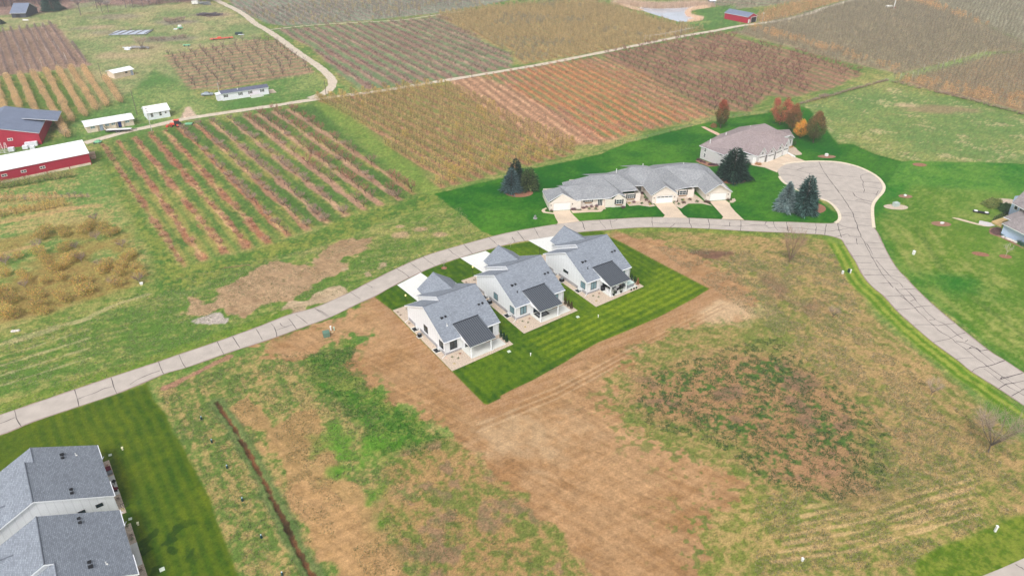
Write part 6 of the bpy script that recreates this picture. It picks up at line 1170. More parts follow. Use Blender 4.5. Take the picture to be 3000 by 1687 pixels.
sh(T_, ((475,290),), ((150,110,62),(170,120,60)), 1.3, 1.3, 'round orange brown bush under the lone maple', None)
sh(U2, ((960,400),(1030,350),(1080,430),(1130,380),(1000,440)), ((140,146,48),(104,130,40)), 1.5, 1.4, 'broad yellow green shrub beside the blue house', 'yellow green shrubs')
sh(U2, ((1200,450),(1250,500),(1310,430),(1350,500),(1300,540)), ((52,92,44),(70,112,44)), 1.3, 1.2, 'dark green shrub against the windowed wall of the blue house', 'dark shrubs at the blue house')
sh(U2, ((1210,985),(1260,990)), ((40,96,60),), .7, .6, 'deep green mounded shrub by the blue wall', 'mounded shrubs')
sh(U2, ((1540,1110),(1560,1140),(1610,1180)), ((60,110,90),), .6, .8, 'blue green shrub beside the white boulders', 'blue green shrubs')
sh(U2, ((1080,880),(1130,920),(1060,920),(1150,870),(1110,960)), ((126,92,88),(140,104,94)), .8, .5, 'leafless brown bush in the mulch by the deck', 'brown bushes by the deck', n=200)
m_rock = mat('pale_boulder', (214,206,200), var=.15, scale=2)
def boulder(loc, s, label, group, m=None):
    r = random.Random(int(loc[0]*100)); mb = MB(); mb.lathe((0,0,0), [(s*.8,-.05),(s*(.9+r.random()*.2),s*.3),(s*.6,s*.65),(s*.15,s*.8)], m or m_rock, 8); mb.v = [(x*(1+r.uniform(-.15,.15)), y*(1+r.uniform(-.15,.15)), z) for x, y, z in mb.v]
    o = mb.build('boulder', loc=(loc[0], loc[1], 0), rz=r.uniform(0, 3), smooth=True); tag(o, label=label, cat='rock', group=group)
for x, y in ((1240,1022),(1315,1050),(1350,1065),(1385,1075),(1430,1095),(1480,1120)): boulder(U2(x, y), .5, 'white boulder in the row below the blue wall', 'white boulders')
for x, y in ((130,436),(155,434),(185,430)): boulder(Q(0,2,x,y), .45, 'pale rock lying at the edge of the old orchard', 'pale field rocks')
for x, y in ((60,755),(80,745)): boulder(U2(x, y), .4, 'pale rock beside the buried lid right of the road', 'rocks in the mulch patch')
# villa surroundings
def L2W(h, a, b, z=0): return h.matrix_world @ Vector((a, b, z))
th = [rad(34.67), rad(34.29), rad(33.98)]; nmh = ['nearest villa', 'middle villa', 'farthest villa']
arbc = [((24,70,36),(34,88,46)), ((92,62,34),(84,84,40)), ((52,84,40),(40,74,40))]
for i, h in enumerate(H):
    for k, b in enumerate((-.98,-2.1,-3.12)):
        cc = arbc[i] if not (i == 2 and k == 2) else ((176,104,44),(150,96,44))
        r = np.random.RandomState(i*7+k); n = 900; z = r.uniform(0, 1.7, n); rr = .34*np.sqrt(np.clip(1-z/1.75, 0, 1))*np.sqrt(r.uniform(.3, 1, n)); t = r.uniform(0, 6.28, n)
        V, C = leaves(r, np.stack([rr*np.cos(t), rr*np.sin(t), z+.05], 1), .14, cc); o = bpy.data.objects.new('arborvitae', tri_mesh('arborvitae', V, C, m_ever)); col.objects.link(o); o.location = L2W(h, 12.65, b)
        tag(o, label=('orange brown' if (i == 2 and k == 2) else ('dark green', 'rusty green', 'green')[i])+f' columnar arborvitae, {("nearest the wall","middle one","outermost")[k]} of three by the {nmh[i]}', cat='arborvitae', group='arborvitae rows')
    # egress wells, AC, lamp, plants
    for b, w_ in ((11.5, 'far'), (2.3, 'near')):
        g = empty('window_well', L2W(h, -.05, b), th[i], label=f'rectangular window well with pale rim, {w_} one beside the {nmh[i]}', cat='window well')
        mb = MB()
        for x0, x1, y0, y1 in ((-1.3,-1.2,-.8,.8),(-1.2,0,-.8,-.7),(-1.2,0,.7,.8)): mb.box(x0,x1,y0,y1,0,.14,m_patio)
        mb.build('rim', g); mb = MB(); mb.box(-1.19,-.01,-.69,.69,.035,.06,m_black); mb.build('pit', g); mb = MB(); mb.box(-.3,-.15,-.3,.3,.06,.5,m_white); mb.build('window_frame', g)
    g = empty('air_conditioner', L2W(h, -1.15, 8.65 if i < 2 else 7.8), th[i], label=f'{"round" if i == 0 else "square"} black air conditioner unit beside the {nmh[i]}', cat='air conditioner')
    if i == 0: MB().lathe((0,0,0), [(.45,0),(.45,.75),(.38,.8)], m_black, 18).build('case', g); MB().lathe((0,0,.8), [(.34,0),(.34,.03),(.1,.05)], m_grey, 16).build('fan_grille', g)
    else: MB().box(-.42,.42,-.42,.42,0,.85,m_black).build('case', g); MB().lathe((0,0,.85), [(.36,0),(.36,.03),(.1,.05)], m_grey, 16).build('fan_grille', g)
    MB().box(-.55,.55,-.55,.55,0.02,.07,m_patio).build('pad', g)
    g = empty('lamp_post', L2W(h, 2.59, 21.8), 0, label=f'black lamp post with {"glowing" if i == 0 else "pale"} lantern on the front lawn of the {nmh[i]}', cat='lamp post', group='villa lamp posts'); MB().bar((0,0,0),(0,0,1.9),.045,m_black,7).build('post', g)
    MB().lathe((0,0,1.9), [(.08,0),(.14,.05),(.14,.3),(.03,.4)], mat('warm_lantern', (255,232,150), emit=1.2) if i < 2 else mat('pale_lantern', (214,220,210)), 8).build('lantern', g)
    for a, b, cc in ((.8,-1.35,GR),(2.6,-1.3,RD),(1.5,-2.4,GR),(0,-3.45,YL)): shrub('perennial', L2W(h,a,b), .28, .32, cc, 50, f'small perennial in the gravel behind the {nmh[i]}', cat='plant', group=f'gravel plants behind the {nmh[i]}', ls=.1)
    for a, b in ((-.7,14.2),(-.7,19.4),(-.7,18.1),(1.5,19.2)): shrub('perennial', L2W(h,a,b), .25 if b < 19.1 or a < 0 else .45, .3 if a < 0 else .6, BR if a < 0 else DG, 50, f'small dark plant in the gravel in front of the {nmh[i]}', cat='plant', group=f'gravel plants before the {nmh[i]}', ls=.1)
    boulder(L2W(h,-.35,-.9), .18, f'small pink stone beside the back corner of the {nmh[i]}', None, mat('pink_stone', (222,186,170), var=.2))
h2, h3 = H[1], H[2]
g = empty('rug', L2W(h2, 5.9, -1.3, .1), th[1], label='dark bordered rug lying on the patio of the middle villa', cat='rug'); MB().box(-1.5,1.5,-1.0,1.0,.003,.016,m_black).build('border', g); MB().box(-1.15,1.15,-.7,.7,.017,.022,m_grey).build('field', g)
g = empty('fire_table', L2W(h2, 5.7, -1.0, .122), th[1], label='low black fire table standing on the rug of the middle villa', cat='table'); MB().box(-.45,.45,-.3,.3,0,.4,m_black).build('base', g); MB().box(-.55,.55,-.38,.38,.4,.46,m_grey).build('top', g)
g = empty('hot_tub', L2W(h3, 10.35, -2.25, .1), th[2], label='grey hot tub with a pale green cover beside the metal patio roof', cat='hot tub'); MB().box(-1.0,1.0,-.95,.95,0,.85,mat('tub_grey', (150,154,158), kind='batten')).build('shell', g); MB().box(-1.08,1.08,-1.03,1.03,.85,.97,mat('tub_cover', (206,226,220))).build('cover', g)
m_cush = mat('white_cushion', (232,232,232), var=.03)
def chair(h, a, b, rz, label, m1=None):
    g = empty('patio_chair', L2W(h, a, b, .1), rz, label=label, cat='chair', group='patio furniture of the farthest villa'); m1 = m1 or m_cush
    MB().box(-.4,.4,-.4,.35,.25,.42,m1).build('seat', g); MB().box(-.4,.4,.35,.48,.25,.95,m1).build('backrest', g)
    for s in (-.42,.36): MB().box(s,s+.06,-.4,.45,.0,.6,m_black).build('side_frame', g)
g = empty('patio_sofa', L2W(h3, 4.7, -2.3, .1), th[2]+1.2, label='curved white patio sofa behind the front post of the farthest villa', cat='sofa', group='patio furniture of the farthest villa'); MB().box(-1.1,1.1,-.4,.4,.15,.42,m_cush).build('seat', g); MB().box(-1.1,1.1,.4,.58,.15,.85,m_cush).build('backrest', g)
chair(h3, 6.9, -2.2, th[2]-1.3, 'white patio chair in the middle of the farthest villa patio'); chair(h3, 8.1, -2.3, th[2]+3.3, 'dark patio lounge chair near the hot tub', m_black); chair(h3, 6.3, -.9, th[2], 'white patio chair at the back of the farthest villa patio')
g = empty('fire_bowl', L2W(h3, 5.75, -3.2, .1), 0, label='black drum shaped fire bowl between two planters at the patio edge', cat='fire bowl'); MB().lathe((0,0,0), [(.34,0),(.4,.4),(.36,.42)], m_black, 14).build('bowl', g)
g = empty('grill', L2W(h3, 4.3, -.6, .1), th[2], label='black covered grill against the back wall of the farthest villa', cat='grill'); MB().box(-.5,.5,-.3,.3,0,1.1,m_black).build('cover', g); MB().bar((-.3,0,1.1),(.3,0,1.1),.12,m_black,8).build('handle', g)
for k, (a, b, w_) in enumerate(((4.75,-3.75,'left'),(7.0,-3.7,'right'))):
    p = L2W(h3,a,b,.1); g = empty('planter', p, 0, label=f'green plant in a black pot, {w_} of the fire bowl on the patio edge', cat='planter'); MB().lathe((0,0,0), [(.22,0),(.28,.4)], m_black, 12).build('pot', g)
    V, C = leaves(np.random.RandomState(k), unit(np.random.RandomState(k), 90)*.36+np.array([0,0,.7]), .14, GR); o = bpy.data.objects.new('foliage', tri_mesh('foliage', V, C, m_ever)); col.objects.link(o); o.parent = g
for k, a in enumerate((9.65,10.5,11.25)):
    g = empty('flower_pot', L2W(h3,a,-4.25), 0, label=f'small black pot in the gravel below the hot tub, {("left","middle","right")[k]} of three', cat='pot'); MB().lathe((0,0,0), [(.16,0),(.22,.3),(.18,.32)], m_black, 12).build('pot', g); MB().lathe((0,0,.3), [(.16,0),(.1,.16)], mat('leaf_green', (70,100,60)), 8).build('foliage', g)
# bottom left villas
m_dred = mat('dark_red_cover', (110,36,52)); 
sheet('gravel_bed', [L2W(HA,*p) for p in ((-1.2,0),(-1.2,-.95),(12.4,-1.1),(12.4,0))], .03, m_gravel, kind='structure'); sheet('gravel_bed', [L2W(HB,*p) for p in ((-1,0),(-1,-1.1),(13.0,-1.0),(13.0,0))], .03, m_gravel, kind='structure')
for h, a0, a1 in ((HA,3.4,8.3),(HB,4.2,8.7)): sheet('patio', [L2W(h,*p) for p in ((a0,0),(a0,-.95),(a1,-1.05),(a1,0))], .05, m_patio, kind='structure')
g = empty('grill', L2W(HA,6.0,-.75,.05), rad(36), label='black kettle grill on the small patio of the upper left villa', cat='grill'); MB().lathe((0,0,.55), [(.05,-.2),(.28,0),(.3,.15),(.1,.4)], m_black, 14).build('bowl', g); MB().bar((0,0,0),(0,0,.5),.06,m_black).build('stand', g)
g = empty('patio_chair', L2W(HA,4.5,-.65,.05), rad(100), label='dark red patio chair beside the kettle grill', cat='chair'); MB().box(-.3,.3,-.3,.3,.35,.42,m_dred).build('seat', g); MB().box(-.3,.3,.3,.36,.35,.9,m_dred).build('backrest', g); MB().box(-.28,-.22,-.28,.3,0,.35,m_black).build('leg', g); MB().box(.22,.28,-.28,.3,0,.35,m_black).build('leg', g)
g = empty('storage_box', L2W(HA,9.8,-.55,.03), rad(36), label='red cushioned box with grey base beside the upper left villa', cat='box'); MB().box(-.4,.4,-.45,.45,0,.55,m_dred).build('box', g); MB().box(-.45,.45,-1.2,-.5,0,.4,m_grey).build('base', g)
g = empty('bicycle_rack', L2W(HA,.2,-.7,.03), rad(36), label='looped dark metal garden rack near the joint of the two left villas', cat='garden rack'); 
mb = MB(); pr = None
for i in range(21):
    t = i/20*math.pi*4; p = Vector((math.cos(t)*.35+i*.03, math.sin(t)*.3, .3+.2*math.sin(t)))
    if pr: mb.bar(pr, p, .03, m_black, 5)
    pr = p
mb.build('loop', g)
for h, pts in ((HA,((10.9,-.6,RD),(2.3,-.5,BR),(-.3,-.6,YL))),(HB,((12.6,-.5,GR),(10.3,-.6,BR),(9.6,-.5,GR),(3.2,-.5,BR)))):
    for a, b, cc in pts: shrub('perennial', L2W(h,a,b), .35, .4, cc, 60, 'small perennial in the gravel strip of the left villas', cat='plant', group='gravel plants of the left villas', ls=.1)
# ---------------------------------------------------------------- pond
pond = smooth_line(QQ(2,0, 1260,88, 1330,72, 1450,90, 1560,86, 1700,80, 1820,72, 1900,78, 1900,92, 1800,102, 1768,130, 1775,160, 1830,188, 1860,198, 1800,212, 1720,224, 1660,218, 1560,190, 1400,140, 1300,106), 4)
wm = mat('pond_water', (190,197,210), rough=.06, spec=.8, var=.1, scale=.1); sheet('pond_water', pond, .03, wm, kind='structure')  # pale base colour stands in for a bright overcast sky mirrored in the water
def reeds(name, line, w, hgt, n, label):
    r = np.random.RandomState(3); line = resample(line, 200); k = r.randint(0, 199, n); base = np.array([(line[i].x, line[i].y) for i in k]); off = r.uniform(-w, w, (n, 2)); s = np.concatenate([base+off, np.zeros((n, 1))], 1)
    d = np.stack([r.normal(0,.12,n), r.normal(0,.12,n), np.ones(n)], 1)*(hgt*r.uniform(.6, 1.1, n))[:, None]; sd = unit(r, n)*.16; sd[:, 2] = 0
    V = np.stack([s-sd, s+sd, s+d], 1); o = bpy.data.objects.new(name, tri_mesh(name, V, pick(r, ((206,176,148),(190,158,130),(216,190,160)), n), m_plant)); col.objects.link(o); tag(o, label=label, cat='reeds', kind='stuff')
reeds('reeds', QQ(2,0,1075,45,1200,55,1300,62,1450,78,1600,72,1800,60,1930,55,1960,70), 5.5, 3.6, 7000, 'tall pinkish tan reeds standing along the far bank of the pond')
reeds('reeds', QQ(2,0,1960,80,1860,92,1790,110,1762,135,1780,165,1850,185,1900,190,1880,205,1780,222), 1.6, 2.0, 2600, 'tan reeds around the small spit on the right bank of the pond')
reeds('reeds', QQ(2,0,1080,50,1230,95,1300,110), 2.0, 1.6, 900, 'short tan reeds at the left tip of the pond')
# ---------------------------------------------------------------- bare shrubs in the field
def single(kind, base, top, cat, label, name='bare_tree'):
    H_ = height_over(base, top); return plant_obj(kind, base, H_/TK[kind]['H']/1.02, name=name, label=label, cat=cat)
single('vase', Q(3,1,215,1192), q(3,1,262,800), 'tree', 'bare vase shaped multi stemmed tree in the field beside the road bend')
single('wild', Q(3,3,2215,205), q(3,2,2330,1205), 'tree', 'spreading leafless tree near the right edge of the field')
single('sapling', Q(3,1,2390,1130), q(3,1,2420,985), 'sapling', 'thin pale leafless sapling in a mulch ring below the blue house', 'sapling'); disc('mulch_ring', Q(3,1,2388,1132), 1.5, 1.1, ring, kind='structure'); disc('mulch_ring', Q(3,1,2137,1108), 2.0, 1.2, ring, ang=-.3, kind='structure'); disc('mulch_ring', Q(3,1,1525,210), 2.2, 1.6, ring, kind='structure')
single('wild', Q(3,2,652,298), q(3,2,640,165), 'shrub', 'small grey leafless shrub in the upper part of the rough field', 'bare_shrub')
single('wild', Q(3,2,1640,1075), q(3,2,1640,900), 'shrub', 'faint grey leafless shrub in the middle of the rough field', 'bare_shrub')
single('sapling', Q(1,1,1890,1248), q(1,1,1888,1140), 'sapling', 'young leafless tree in a mulch ring between the first two driveways', 'sapling'); disc('mulch_ring', Q(1,1,1892,1248), .7, .7, ring, kind='structure')
single('sapling', crop(1360,680,.20702)(655,215), (1360+655*.207, 680+120*.207), 'sapling', 'young leafless tree on the lawn between the second and third driveway', 'sapling')
single('wild', Q(0,0,1430,500), q(0,0,1405,350), 'shrub', 'leafless tree rising from the rubble heap on the far pasture', 'bare_shrub')
for x, y, s, lb in ((660,1390,.9,'grey leafless bush at the end of the fourth golden hedgerow'),(1320,315,.5,'leafless bush growing through the wrecked trailer frame')): plant_obj('wild', Q(0,0,x,y), s, name='bare_shrub', label=lb, cat='shrub')
for x, y in ((1710,240),(1760,230),(1800,225),(1680,225),(1840,215)): plant_obj('brush', Q(0,0,x,y), 1.6, name='thicket', label='grey brush mound on the far pasture', cat='brush', group='grey brush mound')
for x, y in ((1530,410),(1590,415),(1650,410),(1760,400),(1820,392),(1860,385)): plant_obj('brush', Q(0,0,x,y), 1.2, name='thicket', label='low dark brush lying on the far pasture', cat='brush', group='low dark brush')
for x, y in ((1330,500),(1360,520),(1400,535),(560,100),(600,118),(830,165)): plant_obj('brush', Q(1,1,x,y), .85, name='thicket', label='dark pruned brush heap at the end of a peach row', cat='brush', group='pruning heaps')
# trellis posts
m_post = mat('pale_post', (216,208,202), var=.06)
for x, y, t in ((90,330,1),(195,300,1),(180,470,1),(215,520,1),(320,310,1),(450,470,1),(480,520,1),(545,440,1),(590,490,1),(530,580,1),(650,560,1),(665,590,1),(575,660,1),(600,690,1),(235,600,1),(410,630,1),(160,640,1),(410,250,1),(300,670,1),(465,340,1),(370,380,1),(275,420,1)):
    p = Q(0,0,x+14,y+40); m = MB(); m.bar((0,0,0),(-.15,0,3.4),.07,m_post,5); m.build('trellis_post', loc=p, label='leaning pale trellis post among the brown trees at the left', cat='post', group='trellis posts at the left')
for x, y in ((210,100),(410,165),(300,160),(130,190),(555,90),(670,110),(760,140),(890,60),(1000,120),(1050,60),(1160,130),(1245,110),(1290,190),(1370,190),(1455,170),(1525,160),(1605,160),(1690,140),(1800,120),(500,150),(610,210),(690,210),(795,215),(915,110),(1420,40),(1355,60),(1690,50),(1820,50),(1950,60),(2080,70),(2180,40),(35,80),(780,20),(1500,60)):
    p = Q(1,0,x,y); m = MB(); m.bar((0,0,0),(0,0,3.6),.07,m_post,5); m.build('trellis_post', loc=p, label='upright pale trellis post in the misty rows along the top', cat='post', group='trellis posts along the top')
for x, y, in ((1325,830-20),(1382,805),(1445,795),(1500,780),(1560,720),(1700,695),(1747,690),(1800,640),(1870,630),(1925,615),(1985,600),(2100,575),(2170,560)):
    p = Q(3,0,x,y); m = MB(); m.bar((0,0,0),(0,0,3.2),.06,m_post,5); m.build('trellis_post', loc=p, label='pale trellis post along the bright grass alley at the upper right', cat='post', group='trellis posts by the alley')
for x, y in ((1335,410),(1385,405),(1435,398),(1488,390),(1540,378),(1595,370),(1643,358),(1695,345),(1740,335)):
    p = Q(2,0,x,y); m = MB(); m.bar((0,0,0),(0,0,3.0),.07,m_post,5); m.bar((0,0,2.4),(5.5,1.5,2.6),.05,m_post,4); m.build('trellis_post', loc=p, label='pale end post with cross bar at the edge of the gold block', cat='post', group='end posts of the gold block')
# ---------------------------------------------------------------- poles, boxes, vehicles, odds and ends
m_pole = mat('pole_wood', (116,106,98), var=.2, scale=2); m_poleg = mat('pole_pale', (190,186,184), var=.1)
def pole(base, top, label, m=None, r_=.13, arm=True):
    h = height_over(base, top); g = empty('utility_pole', base, 0, label=label, cat='utility pole'); MB().bar((0,0,0),(0,0,h),r_,m or m_pole,7,r_*.7).build('pole', g)
    if arm: MB().box(-.5,.5,-.06,.06,h-.5,h-.35,m_pole).build('crossarm', g); MB().lathe((.25,0,h-1.6), [(.16,0),(.16,.5)], m_poleg, 8).build('transformer', g)
    return g
pole(Q(0,0,1030,800), q(0,0,980,638), 'thin wooden pole beside the lone cream shed', arm=False); pole(Q(0,0,1382,1158), q(0,0,1308,915), 'dark wooden utility pole between bunkhouse and cottage', arm=False)
pole(Q(0,0,1528,1322), q(0,0,1470,1082), 'pale utility pole at the roadside in front of the cottage', m_poleg); pole(Q(1,0,708,975), q(1,0,688,815), 'wooden utility pole at the fork of the dirt roads', arm=False)
pole(Q(2,0,1694,388), q(2,0,1703,225), 'wooden utility pole beside the road below the pond', arm=False); pole(Q(1,0,2172,785), q(1,0,2168,690), 'short wooden pole where the gold block meets the road', arm=False)
pole(Q(0,0,2205,930), q(0,0,2175,838), 'pale pole at the left end of the mobile home', m_poleg, arm=False)
g = pole(Q(2,0,2513,252), q(2,0,2535,140), 'pale yard light pole right of the small red garage', m_poleg, .1, False); MB().lathe((0,0,height_over(g.location, q(2,0,2535,140))), [(.3,0),(.4,.3),(.2,.5)], m_white, 8).build('lamp', g)
g = pole(Q(3,0,1262,97), q(3,0,1292,-40), 'tall white frost fan mast at the top right', m_white, .35, False); b_ = MB(); hh = height_over(g.location, q(3,0,1292,-40)); b_.box(-2.8,2.8,-.1,.1,hh,hh+.3,m_white); b_.build('fan_blade', g)
g = empty('gas_tank', Q(3,0,1215,85), rad(-8), label='white gas tank beside the frost fan mast', cat='tank'); MB().lathe((-2.4,0,1.1), [(.1,0),(.75,.4),(.75,4.2),(.1,4.6)], m_white, 12, 'x').build('tank', g); MB().box(-1.8,-1.5,-.4,.4,0,.5,m_grey).build('foot', g); MB().box(1.3,1.6,-.4,.4,0,.5,m_grey).build('foot', g); MB().box(2.6,4.0,-.5,.5,0,1.0,m_red).build('engine', g)
def ubox(c, r, x, y, s, m, label, cat='utility box', lid=True, rz=.4):
    g = empty('utility_box', Q(c,r,x,y), rz, label=label, cat=cat); mb = MB(); mb.box(-s[0]/2,s[0]/2,-s[1]/2,s[1]/2,.02,s[2],m); mb.build('body', g)
    mb = MB(); mb.slab([(-s[0]/2-.04,-s[1]/2-.04,s[2]+.04),(s[0]/2+.04,-s[1]/2-.04,s[2]+.04),(s[0]/2+.04,s[1]/2+.04,s[2]+.12),(-s[0]/2-.04,s[1]/2+.04,s[2]+.12)], [[0,1,2,3]], .08, m, m); mb.build('lid', g); return g
ubox(1,2,710,482,(1.3,1.1,1.0),m_green,'grey green transformer box on the bare verge beside the road'); ubox(1,2,755,424,(.22,.22,.95),m_white,'tall white cable pedestal behind the grey green transformer',rz=0); ubox(1,2,788,424,(.2,.2,.7),mat('pale_green', (170,196,176)),'short pale green pedestal right of the transformer',rz=0)
boulder(Q(1,2,768,448), .35, 'round tan stone beside the two pedestals', None, mat('tan_stone', (206,176,136)))
ubox(3,1,748,1305,(.35,.35,.7),m_white,'white pedestal, left of the pair on the verge inside the loop'); ubox(3,1,812,1290,(.45,.45,.8),m_dgreen,'dark green pedestal of the pair on the verge inside the loop'); ubox(3,1,826,1300,(.22,.22,.95),m_white,'slim white pedestal touching the dark green one',rz=0)
ubox(3,1,1462,1110,(.5,.5,.9),m_white,'white pedestal alone on the lawn right of the road'); ubox(3,1,1378,525,(.6,.5,.35),m_white,'small white box in a tan patch right of the turning circle'); disc('mulch_patch', Q(3,1,1382,527), 2.0, 1.3, m_mulch, kind='structure')
ubox(3,1,1283,625,(1.6,1.2,1.0),mat('grey_box', (176,190,184)),'pale grey transformer in an oval of stones right of the turning circle'); disc('mulch_patch', Q(3,1,1286,634), 3.4, 1.9, m_gravel, kind='structure')
ubox(3,1,1748,802,(.7,.6,.3),m_white,'low white lid in a mulch patch on the right lawn'); disc('mulch_patch', Q(3,1,1742,804), 2.6, 1.6, m_mulch, kind='structure')
ubox(3,1,587,122,(.9,.7,.7),m_white,'white box in the stone bed above the turning circle'); disc('mulch_patch', Q(3,1,590,128), 3.0, 1.5, m_mulch, kind='structure')
for x, y, lb in ((187,680,'white post on the dark part of the new sod lawn'),(867,295,'white post on the striped part of the new sod lawn')): ubox(2,2,x,y,(.14,.14,.55),m_white,lb,'post',rz=0)
for c, r, x, y, lb in ((2,2,662,293,'square pale utility lid on the sod beside the middle villa patio'),(1,2,2545,640,'square pale utility lid on the sod beside the nearest villa patio'),(0,3,1632,1385,'square pale utility lid on the striped lawn at the bottom')): ubox(c,r,x,y,(.6,.5,.06),mat('pale_lid', (196,206,190)),lb,'utility lid',rz=.6)
for c, r, x, y, lb in ((0,3,1235,178,'upper'),(0,3,1393,935,'lower')): ubox(c,r,x,y,(.22,.22,.45),mat('cream_marker', (232,226,190)),f'cream marker post on the striped lawn, {lb} one beside the villas','marker post')
for c, r, x, y, lb in ((0,3,1110,236,'pale green lid in the grass above the red box'),(0,3,1312,878,'white drain cap between the two left villas')): ubox(c,r,x,y,(.4,.3,.08),mat('pale_lid', (196,206,190)),lb,'lid')
for c, r, x, y, w_ in ((0,2,2028,1320,'first, nearest the road'),(0,3,2132,105,'second'),(0,3,2287,365,'third'),(0,3,2440,692,'fourth'),(1,3,56,1065,'fifth'),(1,3,265,1440,'last, at the bottom edge')):
    g = empty('stake_marker', Q(c,r,x,y), .3, label=f'teal capped utility stub beside the ditch, {w_} in line', cat='utility stub', group='utility stubs beside the ditch'); MB().lathe((0,0,0), [(.17,0),(.17,.5),(.1,.6)], m_dgreen, 9).build('stub', g); MB().lathe((0,.05,.6), [(.1,0),(.08,.12)], mat('pale_blue_cap', (180,206,226)), 8).build('cap', g)
ubox(3,3,343,1295,(.25,.25,.5),m_white,'small white stub in the lower part of the rough field','stub'); ubox(3,3,2282,1000,(.25,.25,1.1),m_white,'white pipe post near the lower right road','pipe post',rz=0); ubox(0,1,1425,1412,(.6,.5,.4),m_white,'white bucket at the corner of the old orchard','bucket')
g = empty('garden_ornament', P(1560+33*.24068, 450+790*.24068), 0, label='grey stone ornament on the lawn left of the first driveway', cat='ornament'); MB().lathe((0,0,0), [(.6,0),(.6,.15),(.3,.2)], m_stone, 10).build('base', g); MB().lathe((0,0,.2), [(.28,0),(.35,.5),(.15,.8)], mat('grey_stone', (140,140,138)), 9).build('figure', g)
bn = mat('pallet_wood', (196,176,150), var=.2)
g = empty('garden_bench', U2(810,560), rad(-28), label='dark swing seat frame with two white cushions on the lawn by the blue house', cat='garden swing'); MB().box(-2.0,2.0,-.5,.5,.3,.5,m_black).build('frame', g); 
for s in (-1.3, 1.3): MB().lathe((s,0,.5), [(.5,0),(.5,.14)], m_white, 12).build('cushion', g)
mb = MB(); mb.box(-3,3,-.06,.06,0,.12,m_wood); mb.build('plank', loc=Q(0,1,2385,1232), rz=rad(14), label='pale plank lying on the verge left of the bare soil', cat='plank')
# car
def wheel(g, x, y, r_, w_, rim=None, name='wheel'):
    wh = MB(); wh.lathe((x, y-w_/2, r_), [(r_*.8,0),(r_,w_*.15),(r_,w_*.85),(r_*.8,w_)], m_black, 16, 'y'); w = wh.build(name, g); MB().lathe((x, y-w_/2-.01, r_), [(r_*.55,0),(r_*.5,w_+.02)], rim or m_grey, 12, 'y').build('rim', w)
m_car = mat('silver_paint', (176,186,200), rough=.25, metal=.4, var=.03)
g = empty('parked_car', M2(915,575), rad(9), label='silver sedan parked on the grass beside the mobile home', cat='car')
prof = [(-2.35,.35),(-2.4,.75),(-2.2,.92),(-1.6,.98),(-1.0,1.40),(.35,1.43),(1.15,.98),(2.1,.86),(2.4,.62),(2.38,.35)]
mb = MB()
for s, n_ in ((-.88,1),(.88,-1)): mb.face([(x, s*(1 if z < 1.0 else .80), z) for x, z in prof][::n_], m_car)
for a, b_ in zip(prof, prof[1:]+prof[:1]):
    ya, yb = .88*(1 if a[1] < 1 else .8), .88*(1 if b_[1] < 1 else .8); mb.face([(a[0],-ya,a[1]),(b_[0],-yb,b_[1]),(b_[0],yb,b_[1]),(a[0],ya,a[1])], m_car)
mb.build('body', g)
for pts, nm in (([(-1.62,.99),(-1.02,1.39)],'rear_window'),([(.42,1.42),(1.12,1.0)],'windshield')):
    (x0,z0),(x1,z1) = pts; mb = MB(); s = .02 if nm == 'windshield' else -.02; mb.face([(x0+s,-.66,z0+.02),(x1+s,-.66,z1+.02),(x1+s,.66,z1+.02),(x0+s,.66,z0+.02)], m_glass); mb.build(nm, g)
for s in (-1, 1): mb = MB(); mb.face([(-1.35,s*.86,1.02),(-.92,s*.735,1.34),(.28,s*.735,1.37),(.9,s*.86,1.02)], m_glass); mb.build('side_window', g)
for x in (-1.45, 1.5):
    for y in (-.82, .82): wheel(g, x, y, .33, .2)
for y in (-.6,.6): MB().box(2.34,2.42,y-.2,y+.2,.6,.74,m_white).build('headlight', g); MB().box(-2.44,-2.36,y-.2,y+.2,.65,.8,m_red).build('tail_light', g)
# tractor and mower
m_or = mat('orange_red_paint', (226,92,72), rough=.4, var=.05)
g = empty('tractor', M2(280,1225), rad(187), label='orange red tractor with cab at the edge of the dirt road', cat='tractor')
MB().box(.6,2.3,-.38,.38,.75,1.45,m_or).build('hood', g); MB().box(-.9,.6,-.5,.5,.6,1.0,m_black).build('chassis', g)
cb = MB()
for x in (-.85,.55):
    for y in (-.6,.6): cb.box(x-.05,x+.05,y-.05,y+.05,1.0,2.4,m_black)
cb.build('cab_frame', g); MB().box(-.8,.5,-.58,.58,1.05,2.35,m_glass).build('cab_glass', g); MB().box(-1.05,.75,-.75,.75,2.4,2.58,m_or).build('cab_roof', g)
for y in (-.85,.85): wheel(g, -.55, y, .85, .45, m_or); wheel(g, 1.75, y*.85, .48, .3, m_or)
MB().bar((2.2,-.5,.8),(3.2,-.5,.5),.06,m_or).bar((2.2,.5,.8),(3.2,.5,.5),.06,m_or).build('loader_arm', g); MB().box(3.1,3.7,-.9,.9,.05,.7,m_or).build('bucket', g)
m_jd = mat('pale_green_paint', (130,190,150), var=.1)
g = empty('mower', M2(520,1185), rad(8), label='pale green mower deck trailing behind the tractor', cat='mower'); MB().box(-1.3,1.3,-.9,.9,.25,.5,m_jd).build('deck', g); MB().bar((-1.3,0,.4),(-2.8,0,.5),.08,m_black).build('drawbar', g); MB().box(-.4,.3,-.3,.3,.5,.75,m_jd).build('gearbox', g)
for y in (-.8,.8): wheel(g, 1.5, y, .25, .15)
g = empty('mower', Q(0,0,985,1440), rad(10), label='small green implement beside the corner of the long barn', cat='implement'); MB().box(-1.2,1.2,-.8,.8,.3,.6,m_jd).build('deck', g); MB().box(-.3,.8,-.4,.4,.6,1.1,m_jd).build('housing', g); wheel(g, -.9, -.9, .3, .2); wheel(g, .9, -.9, .3, .2)
